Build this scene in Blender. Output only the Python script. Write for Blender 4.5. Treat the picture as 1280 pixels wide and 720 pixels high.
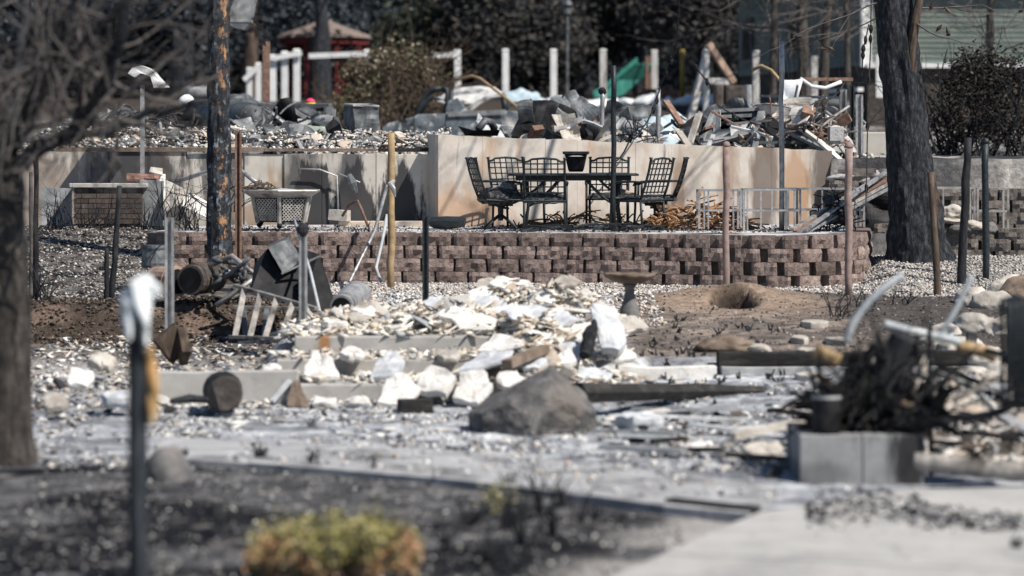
import bpy, bmesh, math, random
import numpy as np
from mathutils import Vector, Matrix, Euler
R = math.radians
for o in list(bpy.data.objects): bpy.data.objects.remove(o)
scn = bpy.context.scene
col = scn.collection
rng = np.random.default_rng(7)
random.seed(7)

# ------------------------------------------------------------ camera, sky, sun
CAMZ = 2.25
F = 3733.0                      # focal length in photo pixels (1280 wide)
cam = bpy.data.cameras.new('camera'); cam.lens = 105; cam.sensor_width = 36
cam.shift_y = -180/1280; cam.clip_end = 3000
cam.dof.use_dof = True; cam.dof.focus_distance = 38.0; cam.dof.aperture_fstop = 1.2
cob = bpy.data.objects.new('camera', cam); cob.location = (0, 0, CAMZ); cob.rotation_euler = (R(90), 0, 0)
col.objects.link(cob); scn.camera = cob

SUN = Vector((0.66, -0.50, 0.98)).normalized()
w = bpy.data.worlds.new('World'); scn.world = w; w.use_nodes = True
nt = w.node_tree; nt.nodes.clear()
sk = nt.nodes.new('ShaderNodeTexSky'); sk.sky_type = 'NISHITA'; sk.sun_disc = False
sk.sun_elevation = math.asin(SUN.z); sk.sun_rotation = math.atan2(SUN.x, SUN.y)
sk.air_density = 1.0; sk.dust_density = 0.2; sk.ozone_density = 2.2
bg = nt.nodes.new('ShaderNodeBackground'); bg.inputs[1].default_value = 0.07
out = nt.nodes.new('ShaderNodeOutputWorld')
nt.links.new(sk.outputs[0], bg.inputs[0]); nt.links.new(bg.outputs[0], out.inputs[0])
sl = bpy.data.lights.new('sun', 'SUN'); sl.energy = 5.0; sl.angle = R(0.53); sl.color = (1.0, 0.93, 0.83)
so = bpy.data.objects.new('sun', sl); so.rotation_euler = (-SUN).to_track_quat('-Z', 'Y').to_euler(); so.location = (30, -20, 40)
col.objects.link(so)
scn.view_settings.view_transform = 'Standard'; scn.view_settings.look = 'None'
scn.view_settings.exposure = 0.36; scn.view_settings.gamma = 1

# ------------------------------------------------------------ helpers
def at(px, py, D):
    return Vector(((px-640)*D/F, D, CAMZ-(py-180)*D/F))
def tag(o, label=None, cat=None, group=None, kind=None):
    if label: o['label'] = label
    if cat: o['category'] = cat
    if group: o['group'] = group
    if kind: o['kind'] = kind
    return o
def thing(name, label, cat, loc=(0, 0, 0), rz=0, group=None):
    o = bpy.data.objects.new(name, None); o.empty_display_size = .2
    o.location = loc; o.rotation_euler = (0, 0, rz); col.objects.link(o)
    return tag(o, label, cat, group)
def copy_tree(o, parent=None):
    c = o.copy(); col.objects.link(c); c.parent = parent
    for ch in [q for q in o.children]: copy_tree(ch, c)
    return c

class MB:
    def __init__(s): s.v = []; s.f = []
    def add(s, vs, fs):
        n = len(s.v); s.v.extend([Vector(a) for a in vs]); s.f.extend([tuple(i+n for i in f) for f in fs]); return s
    def box(s, c, size, rot=None, taper=1.0):
        h = Vector(size)/2; c = Vector(c); vs = []
        for z in (-1, 1):
            k = taper if z > 0 else 1
            for x, y in ((-1, -1), (1, -1), (1, 1), (-1, 1)):
                p = Vector((x*h.x*k, y*h.y*k, z*h.z))
                if rot is not None: p = rot @ p
                vs.append(c+p)
        return s.add(vs, [(3, 2, 1, 0), (4, 5, 6, 7), (0, 1, 5, 4), (1, 2, 6, 5), (2, 3, 7, 6), (3, 0, 4, 7)])
    def bar(s, p0, p1, w_, h_=None, up=(0, 0, 1)):
        p0 = Vector(p0); p1 = Vector(p1); d = (p1-p0); L = d.length
        if L < 1e-5: return s
        d.normalize(); up = Vector(up)
        if abs(d.dot(up)) > .97: up = Vector((0, 1, 0))
        x = d.cross(up).normalized(); y = x.cross(d)
        m = Matrix((x, d, y)).transposed()
        return s.box((p0+p1)/2, (w_, L, h_ or w_), m)
    def tube(s, pts, r, n=8, cap=True, sq=1.0):
        pts = [Vector(p) for p in pts]; k = len(pts)
        rr = r if isinstance(r, (list, tuple)) else [r]*k
        base = len(s.v); px = None
        for i, p in enumerate(pts):
            d = (pts[min(i+1, k-1)]-pts[max(i-1, 0)]).normalized()
            if px is None:
                a = Vector((1, 0, 0)) if abs(d.x) < .9 else Vector((0, 1, 0))
                px = (a-d*a.dot(d)).normalized()
            else: px = (px-d*px.dot(d)).normalized()
            py = d.cross(px)
            for j in range(n):
                t = 2*math.pi*j/n
                s.v.append(p+px*math.cos(t)*rr[i]+py*math.sin(t)*rr[i]*sq)
        for i in range(k-1):
            for j in range(n):
                a = base+i*n+j; b = base+i*n+(j+1) % n
                s.f.append((a, b, b+n, a+n))
        if cap:
            s.f.append(tuple(base+j for j in range(n))[::-1]); s.f.append(tuple(base+(k-1)*n+j for j in range(n)))
        return s
    def lathe(s, prof, n=20, c=(0, 0, 0), jit=0, open_=False):
        c = Vector(c); base = len(s.v)
        for r, z in prof:
            for j in range(n):
                t = 2*math.pi*j/n; q = 1+jit*random.uniform(-1, 1)
                s.v.append(c+Vector((r*q*math.cos(t), r*q*math.sin(t), z)))
        for i in range(len(prof)-1):
            for j in range(n):
                a = base+i*n+j; b = base+i*n+(j+1) % n
                s.f.append((a, b, b+n, a+n))
        if not open_:
            s.f.append(tuple(base+j for j in range(n))[::-1]); s.f.append(tuple(base+(len(prof)-1)*n+j for j in range(n)))
        return s
    def prism(s, poly, d):
        """poly: list of points; d: extrusion vector"""
        n = len(poly); d = Vector(d); vs = [Vector(p) for p in poly]+[Vector(p)+d for p in poly]
        fs = [tuple(range(n))[::-1], tuple(range(n, 2*n))]+[(i, (i+1) % n, (i+1) % n+n, i+n) for i in range(n)]
        return s.add(vs, fs)
    def xf(s, m, start=0):
        for i in range(start, len(s.v)): s.v[i] = m @ s.v[i]
        return s
    def jitter(s, a, freq=3.0, seed=0):
        from mathutils import noise
        for i, p in enumerate(s.v):
            q = p*freq+Vector((seed*7.1, seed*3.3, 0))
            s.v[i] = p+noise.noise_vector(q)*a
        return s
    def build(s, name, m, parent=None, smooth=False, bevel=0, sub=0, fix=True):
        me = bpy.data.meshes.new(name)
        vs = s.v
        off = Vector((0, 0, 0))
        if parent is not None:
            p = parent
            if not getattr(s, 'local', False):
                while p is not None: off += p.location; p = p.parent
        else:
            xs = [v.x for v in vs]; ys = [v.y for v in vs]; zs = [v.z for v in vs]
            off = Vector(((min(xs)+max(xs))/2, (min(ys)+max(ys))/2, min(zs)))
        me.from_pydata([v-off for v in vs], [], s.f)
        if fix:
            b = bmesh.new(); b.from_mesh(me); bmesh.ops.recalc_face_normals(b, faces=b.faces); b.to_mesh(me); b.free()
        if smooth: me.polygons.foreach_set('use_smooth', [True]*len(me.polygons))
        if m: me.materials.append(m)
        o = bpy.data.objects.new(name, me); col.objects.link(o)
        if parent is not None: o.parent = parent
        else: o.location = off
        if bevel:
            mo = o.modifiers.new('bevel', 'BEVEL'); mo.width = bevel; mo.segments = 2; mo.limit_method = 'ANGLE'; mo.angle_limit = R(40)
        if sub:
            mo = o.modifiers.new('sub', 'SUBSURF'); mo.levels = sub; mo.render_levels = sub
        return o
def L(): m = MB(); m.local = True; return m

TXA = bpy.data.textures.new('rough_a', 'CLOUDS'); TXA.noise_scale = .12; TXA.noise_depth = 4
TXB = bpy.data.textures.new('rough_b', 'CLOUDS'); TXB.noise_scale = .35; TXB.noise_depth = 3
def roughen(o, lv=3, st=.03, tex=None, simple=True):
    mo = o.modifiers.new('sub', 'SUBSURF'); mo.levels = lv; mo.render_levels = lv; mo.subdivision_type = 'SIMPLE' if simple else 'CATMULL_CLARK'
    mo = o.modifiers.new('dsp', 'DISPLACE'); mo.texture = tex or TXA; mo.strength = st; mo.texture_coords = 'GLOBAL'; return o
# numpy value noise
def _h(ix, iy, s):
    n = (ix*374761393+iy*668265263+s*974634521) & 0xffffffff
    n = ((n ^ (n >> 13))*1274126177) & 0xffffffff
    return ((n ^ (n >> 16)) & 0xffff)/65535.0
def vn(x, y, sc, s=0):
    x = np.asarray(x, float)*sc; y = np.asarray(y, float)*sc
    ix = np.floor(x).astype(np.int64); iy = np.floor(y).astype(np.int64)
    fx = x-ix; fy = y-iy; fx = fx*fx*(3-2*fx); fy = fy*fy*(3-2*fy)
    a = _h(ix, iy, s); b = _h(ix+1, iy, s); c = _h(ix, iy+1, s); d = _h(ix+1, iy+1, s)
    return (a*(1-fx)+b*fx)*(1-fy)+(c*(1-fx)+d*fx)*fy
def fbm(x, y, sc, s=0, o=4):
    t = 0; a = .5; k = 0
    for i in range(o): t = t+a*vn(x, y, sc*2**i, s+i); k += a; a *= .5
    return t/k
def sst(a, b, x):
    t = np.clip((x-a)/(b-a), 0, 1); return t*t*(3-2*t)

# ------------------------------------------------------------ materials
def mk(name, cols, scale=5, rough=.85, bump=.35, bscale=None, metal=0, rand=.25, stretch=(1, 1, 1), soot=None, spec=.18, detail=7, dist=.02, wear=None, off=True, stain_shade=(), soft=(1.85, 1.4)):
    m = bpy.data.materials.new(name); m.use_nodes = True; t = m.node_tree; N = t.nodes; K = t.links
    p = N['Principled BSDF']; p.inputs['Roughness'].default_value = rough; p.inputs['Metallic'].default_value = metal
    p.inputs['Specular IOR Level'].default_value = spec
    tc = N.new('ShaderNodeTexCoord'); mp = N.new('ShaderNodeMapping'); mp.inputs['Scale'].default_value = stretch
    oi = N.new('ShaderNodeObjectInfo')
    vm = N.new('ShaderNodeVectorMath'); vm.operation = 'MULTIPLY_ADD'
    (K.new(oi.outputs['Random'], vm.inputs[0]) if off else None); vm.inputs[1].default_value = (37, 53, 71); K.new(tc.outputs['Object'], vm.inputs[2])
    K.new(vm.outputs[0], mp.inputs['Vector'])
    nz = N.new('ShaderNodeTexNoise'); nz.inputs['Scale'].default_value = scale; nz.inputs['Detail'].default_value = detail; nz.inputs['Roughness'].default_value = .62
    K.new(mp.outputs[0], nz.inputs['Vector'])
    rp = N.new('ShaderNodeValToRGB'); e = rp.color_ramp.elements
    n = len(cols)
    for i, c in enumerate(cols):
        x = .28+.44*i/max(1, n-1)
        if i < 2: el = e[i]; el.position = x
        else: el = e.new(x)
        el.color = (*c, 1)
    if n == 1: e[1].color = (*cols[0], 1)
    K.new(nz.outputs['Fac'], rp.inputs['Fac']); cur = rp.outputs['Color']
    def mix(fac, a, bcol):
        mx = N.new('ShaderNodeMix'); mx.data_type = 'RGBA'
        K.new(fac, mx.inputs['Factor']); K.new(a, mx.inputs['A']); mx.inputs['B'].default_value = (*bcol, 1)
        return mx.outputs['Result']
    for k in ([soot] if soot else [])+([wear] if wear else []):
        c, lo, hi, sc, stz = k
        m2 = N.new('ShaderNodeMapping'); m2.inputs['Scale'].default_value = stz; K.new(vm.outputs[0], m2.inputs['Vector'])
        n2 = N.new('ShaderNodeTexNoise'); n2.inputs['Scale'].default_value = sc; n2.inputs['Detail'].default_value = 6; n2.inputs['Roughness'].default_value = .6
        K.new(m2.outputs[0], n2.inputs['Vector'])
        mr = N.new('ShaderNodeMapRange'); mr.inputs['From Min'].default_value = lo; mr.inputs['From Max'].default_value = hi
        K.new(n2.outputs['Fac'], mr.inputs['Value']); cur = mix(mr.outputs[0], cur, c)
    for (sc_, sr_, scol, amt) in stain_shade:
        s1 = N.new('ShaderNodeVectorMath'); s1.operation = 'SUBTRACT'; K.new(tc.outputs['Object'], s1.inputs[0]); s1.inputs[1].default_value = sc_
        s2 = N.new('ShaderNodeVectorMath'); s2.operation = 'DIVIDE'; K.new(s1.outputs[0], s2.inputs[0]); s2.inputs[1].default_value = sr_
        s3 = N.new('ShaderNodeVectorMath'); s3.operation = 'LENGTH'; K.new(s2.outputs[0], s3.inputs[0])
        n3 = N.new('ShaderNodeTexNoise'); n3.inputs['Scale'].default_value = 4.5; n3.inputs['Detail'].default_value = 7; n3.inputs['Roughness'].default_value = .65; m3 = N.new('ShaderNodeMapping'); m3.inputs['Scale'].default_value = (1.6, 1.6, .35); K.new(tc.outputs['Object'], m3.inputs[0]); K.new(m3.outputs[0], n3.inputs['Vector'])
        ad = N.new('ShaderNodeMath'); ad.operation = 'MULTIPLY_ADD'; K.new(n3.outputs['Fac'], ad.inputs[0]); ad.inputs[1].default_value = 1.5; K.new(s3.outputs['Value'], ad.inputs[2])
        mr = N.new('ShaderNodeMapRange'); mr.inputs['From Min'].default_value = soft[0]; mr.inputs['From Max'].default_value = soft[1]; mr.inputs['To Max'].default_value = amt; K.new(ad.outputs[0], mr.inputs['Value'])
        cur = mix(mr.outputs[0], cur, scol)
    if rand:
        hs = N.new('ShaderNodeHueSaturation'); mr = N.new('ShaderNodeMapRange')
        mr.inputs['To Min'].default_value = 1-rand; mr.inputs['To Max'].default_value = 1+rand
        K.new(oi.outputs['Random'], mr.inputs['Value']); K.new(mr.outputs[0], hs.inputs['Value']); K.new(cur, hs.inputs['Color']); cur = hs.outputs['Color']
    K.new(cur, p.inputs['Base Color'])
    if bump:
        bn = N.new('ShaderNodeTexNoise'); bn.inputs['Scale'].default_value = bscale or scale*5; bn.inputs['Detail'].default_value = 8; bn.inputs['Roughness'].default_value = .65
        K.new(mp.outputs[0], bn.inputs['Vector'])
        bp = N.new('ShaderNodeBump'); bp.inputs['Strength'].default_value = bump; bp.inputs['Distance'].default_value = dist
        K.new(bn.outputs['Fac'], bp.inputs['Height']); K.new(bp.outputs[0], p.inputs['Normal'])
    return m
def mka(name, rough=.95, bump=.4, bscale=25, var=(.6, 1.35), vscale=14, spec=.06, dist=.03, trans=0):
    m = bpy.data.materials.new(name); m.use_nodes = True; t = m.node_tree; N = t.nodes; K = t.links
    p = N['Principled BSDF']; p.inputs['Roughness'].default_value = rough; p.inputs['Specular IOR Level'].default_value = spec
    at_ = N.new('ShaderNodeAttribute'); at_.attribute_name = 'Col'
    tc = N.new('ShaderNodeTexCoord'); nz = N.new('ShaderNodeTexNoise'); nz.inputs['Scale'].default_value = vscale; nz.inputs['Detail'].default_value = 8; nz.inputs['Roughness'].default_value = .7
    K.new(tc.outputs['Object'], nz.inputs['Vector'])
    mr = N.new('ShaderNodeMapRange'); mr.inputs['From Min'].default_value = .3; mr.inputs['From Max'].default_value = .7
    mr.inputs['To Min'].default_value = var[0]; mr.inputs['To Max'].default_value = var[1]; K.new(nz.outputs['Fac'], mr.inputs['Value'])
    hs = N.new('ShaderNodeHueSaturation'); K.new(mr.outputs[0], hs.inputs['Value']); K.new(at_.outputs['Color'], hs.inputs['Color'])
    K.new(hs.outputs['Color'], p.inputs['Base Color'])
    if trans:
        p.inputs['Transmission Weight'].default_value = 0
    if bump:
        bn = N.new('ShaderNodeTexNoise'); bn.inputs['Scale'].default_value = bscale; bn.inputs['Detail'].default_value = 10; bn.inputs['Roughness'].default_value = .7
        K.new(tc.outputs['Object'], bn.inputs['Vector'])
        bp = N.new('ShaderNodeBump'); bp.inputs['Strength'].default_value = bump; bp.inputs['Distance'].default_value = dist
        K.new(bn.outputs['Fac'], bp.inputs['Height']); K.new(bp.outputs[0], p.inputs['Normal'])
    return m
M = {}
M['ground'] = mka('ground_soil', bump=.8, bscale=18, var=(.45, 1.5), vscale=11, dist=.05)
M['scatter'] = mka('rubble_bits', bump=.3, bscale=60, var=(.8, 1.15), vscale=30)
M['leaf'] = mka('leaves', bump=0, var=(.8, 1.2), rough=.75, spec=.25)
M['concrete'] = mk('concrete', [(.34, .32, .29), (.45, .43, .40), (.52, .50, .46)], 3, .9, .35, 40, rand=.06, soot=((.16, .15, .15), .55, .8, 1.1, (1, 1, .5)), dist=.006)
M['drive'] = mk('driveway_concrete', [(.33, .325, .32), (.39, .385, .375), (.44, .43, .42)], 2.5, .9, .4, 50, rand=.03, soot=((.2, .2, .205), .52, .75, .9, (1, 1, 1)), wear=((.16, .155, .155), .6, .7, 7, (1, 1, 1)), dist=.008)
M['path'] = mk('path_concrete', [(.27, .275, .285), (.33, .335, .345), (.4, .4, .41)], 2.5, .9, .3, 40, rand=.04, soot=((.12, .12, .125), .48, .66, 2.6, (1, 1, 1)), wear=((.52, .52, .53), .58, .68, 5, (1, 1, 1)), dist=.01)
M['step'] = mk('step_concrete', [(.3, .29, .28), (.38, .37, .355), (.45, .44, .425)], 4, .9, .4, 40, rand=.05, soot=((.14, .132, .125), .52, .75, 1.8, (1, 1, 1)), stain_shade=[((-.86, 1.95, .35), (.07, 2, .4), (.33, .17, .07), .9)], off=False, dist=.006)
M['cinder'] = mk('cinder_block', [(.16, .165, .17), (.23, .235, .24), (.29, .295, .3)], 4, .92, .5, 70, rand=.08, soot=((.02, .02, .022), .52, .66, 1.9, (1, 1, .6)), dist=.006)
M['planter'] = mk('sooty_planter_block', [(.2, .205, .21), (.27, .275, .285), (.35, .355, .36)], 4, .92, .5, 70, rand=.05, off=False, soot=((.06, .06, .065), .5, .66, 3, (1, 1, .6)), stain_shade=[((.3, 0, .18), (.16, 2, .3), (.012, .012, .014), .9), ((-.32, 0, .05), (.25, 2, .12), (.06, .06, .065), .5)], dist=.006)
M['fwall_r'] = mk('foundation_concrete_warm', [(.38, .325, .275), (.55, .50, .45), (.67, .635, .595)], 2.2, .9, .35, 30, rand=.035, off=False, soot=((.46, .31, .2), .56, .74, 1.7, (1.8, 1.8, .4)), wear=((.13, .10, .085), .64, .74, 2.6, (2.6, 2.6, .22)), dist=.006, stain_shade=[((4.5, 1.1, .7), (.22, 2, 1.2), (.15, .12, .105), .85), ((4.95, 1.2, .4), (.25, 2, .9), (.42, .27, .17), .85), ((5.42, 1.3, .6), (.28, 2, 1.2), (.12, .10, .09), .9), ((4.0, 1.0, .9), (.16, 2, .7), (.3, .21, .16), .7), ((.3, .2, .2), (.7, 2, .5), (.5, .33, .22), .8), ((3.3, .8, .6), (.12, 2, .7), (.25, .17, .12), .8), ((1.9, .5, -.1), (2.5, 2, .35), (.2, .17, .15), .6)])
M['fwall_l'] = mk('foundation_concrete_grey', [(.38, .36, .33), (.5, .47, .43), (.6, .57, .52)], 1.8, .9, .35, 30, rand=.12, off=False, soot=((.12, .118, .118), .5, .62, 1.5, (1.3, 1.3, .4)), wear=((.4, .29, .19), .56, .7, 1.9, (1.6, 1, .4)), dist=.006, soft=(1.78, 1.62), stain_shade=[((1.15, 0, .35), (.32, 2, .75), (.035, .036, .04), .95), ((1.72, 0, .3), (.28, 2, .72), (.04, .04, .045), .95), ((2.35, 0, .1), (.35, 2, .9), (.03, .032, .036), .95), ((-1.3, 0, .5), (.75, 2, 1.1), (.06, .062, .068), .85), ((-.1, 0, .7), (.3, 2, .8), (.06, .06, .065), .8), ((.42, 0, .3), (.35, 2, .2), (.3, .2, .13), .7), ((-2.4, 0, .4), (.5, 2, .8), (.2, .15, .12), .6)])  # darkest patch, at the right end, paints the beige wall's cast shadow
M['block'] = mk('split_face_block', [(.14, .105, .096), (.245, .188, .17), (.35, .285, .262)], 7, .95, .9, 38, rand=.2, soot=((.085, .066, .06), .56, .78, 1.2, (1, 1, 1)), dist=.03)
M['blockgrey'] = mk('split_face_block_grey', [(.10, .085, .078), (.17, .148, .135), (.25, .22, .20)], 7, .95, .9, 38, rand=.2, dist=.02)
M['char'] = mk('charred_wood', [(.008, .009, .011), (.02, .021, .025), (.05, .052, .058)], 14, .75, .8, 45, rand=.3, stretch=(1, 1, .3), dist=.015)
M['charh'] = mk('charred_beam', [(.012, .012, .013), (.025, .024, .024), (.06, .055, .05)], 12, .8, .8, 40, rand=.3, stretch=(.25, 1, 1), dist=.015)
M['bark'] = mk('scorched_bark', [(.010, .011, .014), (.03, .033, .04), (.10, .108, .125)], 22, .85, 1.0, 26, rand=.1, stretch=(1, 1, .38), dist=.06, wear=((.13, .085, .055), .62, .72, 2.2, (1.2, 1.2, .3)))
M['barkg'] = mk('grey_brown_bark', [(.022, .021, .021), (.07, .062, .057), (.16, .142, .128)], 12, .9, 1.0, 26, rand=.1, stretch=(1, 1, .4), dist=.05)
M['barkb'] = mk('brown_bark', [(.03, .024, .02), (.075, .056, .045), (.14, .105, .085)], 14, .9, .9, 30, rand=.25, stretch=(1, 1, .25), dist=.02)
M['twig'] = mk('grey_twig', [(.055, .05, .05), (.11, .10, .098), (.18, .168, .165)], 10, .9, .4, 30, rand=.3)
M['iron'] = mk('burnt_iron', [(.008, .011, .014), (.018, .024, .029), (.04, .048, .056)], 30, .55, .4, 90, rand=.15, metal=.3, spec=.5, dist=.004)
M['cushion'] = mk('burnt_cushion', [(.012, .014, .017), (.05, .055, .06), (.3, .31, .32)], 22, .95, 1, 60, rand=.2, dist=.03)
M['steel'] = mk('galvanised_steel', [(.25, .25, .26), (.4, .4, .41), (.55, .55, .56)], 12, .5, .2, 60, rand=.12, metal=.55, soot=((.08, .075, .07), .5, .75, 5, (1, 1, .3)), dist=.004)
M['alum'] = mk('sooty_aluminium', [(.26, .245, .23), (.42, .40, .38), (.56, .54, .52)], 10, .5, .2, 60, rand=.1, metal=.45, soot=((.09, .08, .075), .5, .7, 4, (1, 1, 1)), dist=.004)
M['ladder'] = mk('sooty_ladder', [(.16, .15, .142), (.27, .255, .242), (.4, .385, .37)], 10, .55, .2, 60, rand=.1, metal=.35, soot=((.05, .045, .042), .5, .66, 4, (1, 1, 1)), dist=.004)
M['sheet'] = mk('burnt_sheet_metal', [(.05, .055, .062), (.12, .13, .14), (.26, .27, .28)], 5, .55, .3, 30, rand=.25, metal=.35, soot=((.02, .021, .024), .5, .7, 2.2, (1, 1, 1)), dist=.008)
M['sheetpale'] = mk('pale_sheet_metal', [(.16, .17, .18), (.27, .28, .29), (.42, .43, .44)], 5, .6, .3, 30, rand=.15, metal=.25, soot=((.07, .07, .075), .52, .75, 3, (1, 1, 1)), dist=.008)
M['black'] = mk('black_metal', [(.006, .006, .007), (.014, .014, .016), (.03, .03, .034)], 8, .6, .3, 40, rand=.2, metal=.2, dist=.006)
M['rust'] = mk('rusty_steel', [(.10, .06, .045), (.2, .125, .095), (.3, .2, .16)], 14, .8, .3, 60, rand=.15, dist=.004)
M['pinkpost'] = mk('pinkish_brown_pipe', [(.17, .12, .11), (.26, .195, .18), (.34, .27, .25)], 9, .75, .2, 50, rand=.1, dist=.004)
M['orange'] = mk('scorched_orange_wood', [(.12, .065, .04), (.30, .17, .09), (.5, .34, .22)], 5, .85, .4, 50, rand=.3, soot=((.05, .035, .028), .5, .62, 4, (1, 1, 1)), dist=.006)
M['plaster'] = mk('broken_plaster', [(.5, .485, .465), (.66, .645, .62), (.78, .765, .74)], 7, .95, .6, 40, rand=.06, soot=((.22, .2, .19), .57, .72, 6, (1, 1, 1)), wear=((.5, .4, .31), .6, .72, 3, (1, 1, 1)), dist=.015)
M['plasterblue'] = mk('blue_grey_slab', [(.33, .355, .38), (.47, .49, .515), (.63, .645, .665)], 7, .9, .4, 40, rand=.12, soot=((.2, .17, .15), .58, .8, 5, (1, 1, 1)), dist=.01)
M['stone'] = mk('pale_boulder', [(.28, .25, .22), (.45, .42, .38), (.6, .57, .53)], 5, .95, .7, 25, rand=.18, soot=((.15, .13, .12), .58, .8, 3, (1, 1, 1)), dist=.02)
M['darkstone'] = mk('sooty_boulder', [(.075, .075, .08), (.14, .138, .14), (.24, .23, .225)], 4, .9, .6, 22, rand=.08, wear=((.34, .27, .23), .6, .75, 2.2, (1, 1, 1)), dist=.02)
M['brownstone'] = mk('brown_stone', [(.1, .075, .06), (.18, .14, .11), (.27, .22, .18)], 6, .95, .6, 25, rand=.15, dist=.02)
M['terrace'] = mk('terrace_paving', [(.3, .3, .31), (.45, .45, .46), (.6, .6, .6)], 3, .9, .5, 40, rand=.05, soot=((.05, .05, .055), .48, .62, 1.8, (1, 1, 1)), dist=.01)
M['white'] = mk('white_vinyl', [(.62, .63, .64), (.72, .73, .74), (.8, .8, .8)], 4, .55, .1, 30, rand=.05, soot=((.4, .39, .37), .6, .85, 3, (1, 1, .5)), dist=.004)
M['whitewood'] = mk('scorched_white_post', [(.36, .34, .32), (.55, .54, .53), (.7, .7, .7)], 6, .8, .3, 30, rand=.1, stretch=(1, 1, .3), soot=((.16, .13, .11), .55, .75, 2.5, (1, 1, .4)), dist=.006)
M['red'] = mk('red_paint', [(.08, .016, .018), (.12, .024, .026), (.16, .032, .034)], 4, .6, .1, rand=.05)
M['shingle'] = mk('shingle_roof', [(.12, .09, .08), (.2, .16, .145), (.28, .23, .21)], 12, .9, .5, 30, rand=.15)
M['siding'] = mk('green_siding', [(.11, .135, .122), (.15, .18, .165), (.19, .22, .2)], 2, .7, .1, 30, rand=.04)
M['sidingdark'] = mk('green_siding_side', [(.16, .22, .21), (.2, .27, .25), (.23, .3, .28)], 2, .7, .1, 30, rand=.04)
M['glass'] = mk('window_glass', [(.02, .025, .03), (.03, .035, .04)], 2, .08, 0, rand=0, spec=.6)
M['slide'] = mk('green_slide_plastic', [(.02, .12, .10), (.03, .17, .14), (.06, .24, .2)], 3, .4, .05, rand=.05, spec=.5)
M['tarp'] = mk('blue_grey_tarp', [(.3, .4, .46), (.4, .5, .56), (.52, .6, .65)], 2.5, .6, .3, 12, rand=.05, dist=.02)
M['whitebag'] = mk('white_plastic', [(.55, .58, .62), (.7, .73, .76), (.82, .84, .86)], 5, .6, .4, 20, rand=.06, dist=.02)
M['brick'] = mk('red_brick', [(.13, .07, .055), (.22, .12, .095), (.32, .2, .16)], 9, .9, .5, 50, rand=.3, dist=.008)
M['brickdark'] = mk('scorched_brick', [(.045, .038, .036), (.085, .068, .06), (.14, .112, .098)], 9, .9, .5, 50, rand=.3, dist=.008)
M['clay'] = mk('clay_pot', [(.3, .2, .15), (.4, .28, .22), (.5, .38, .3)], 6, .85, .3, 30, rand=.1, soot=((.07, .06, .055), .55, .75, 3, (1, 1, 1)), dist=.006)
M['darkclay'] = mk('sooty_drum', [(.035, .03, .028), (.07, .06, .055), (.13, .11, .1)], 6, .8, .4, 30, rand=.1, dist=.008)
M['tan'] = mk('tan_rod', [(.2, .14, .08), (.32, .23, .13), (.44, .33, .2)], 9, .7, .2, 40, rand=.1, dist=.004)
M['paper'] = mk('weathered_plastic_wrap', [(.5, .54, .57), (.64, .68, .71), (.75, .78, .8)], 5, .6, .3, 20, rand=.05, dist=.01)
M['amber'] = mk('amber_melted_plastic', [(.22, .11, .04), (.42, .26, .11), (.6, .5, .34)], 6, .5, .3, 20, rand=.05, dist=.01)
M['hose'] = mk('pale_grey_hose', [(.3, .32, .34), (.42, .45, .48), (.55, .58, .6)], 6, .7, .2, 30, rand=.1, dist=.004)
M['ash'] = mk('ash_pile', [(.3, .3, .31), (.45, .45, .46), (.62, .62, .62)], 8, .95, .8, 30, rand=.1, dist=.02)
M['wicker'] = mk('scorched_twisted_strips', [(.10, .06, .04), (.3, .17, .09), (.5, .33, .2)], 5, .85, .3, 40, rand=.2, dist=.005)
M['pvc'] = mk('cream_pipe', [(.5, .4, .32), (.62, .52, .43), (.7, .6, .5)], 5, .6, .1, rand=.05)
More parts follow.
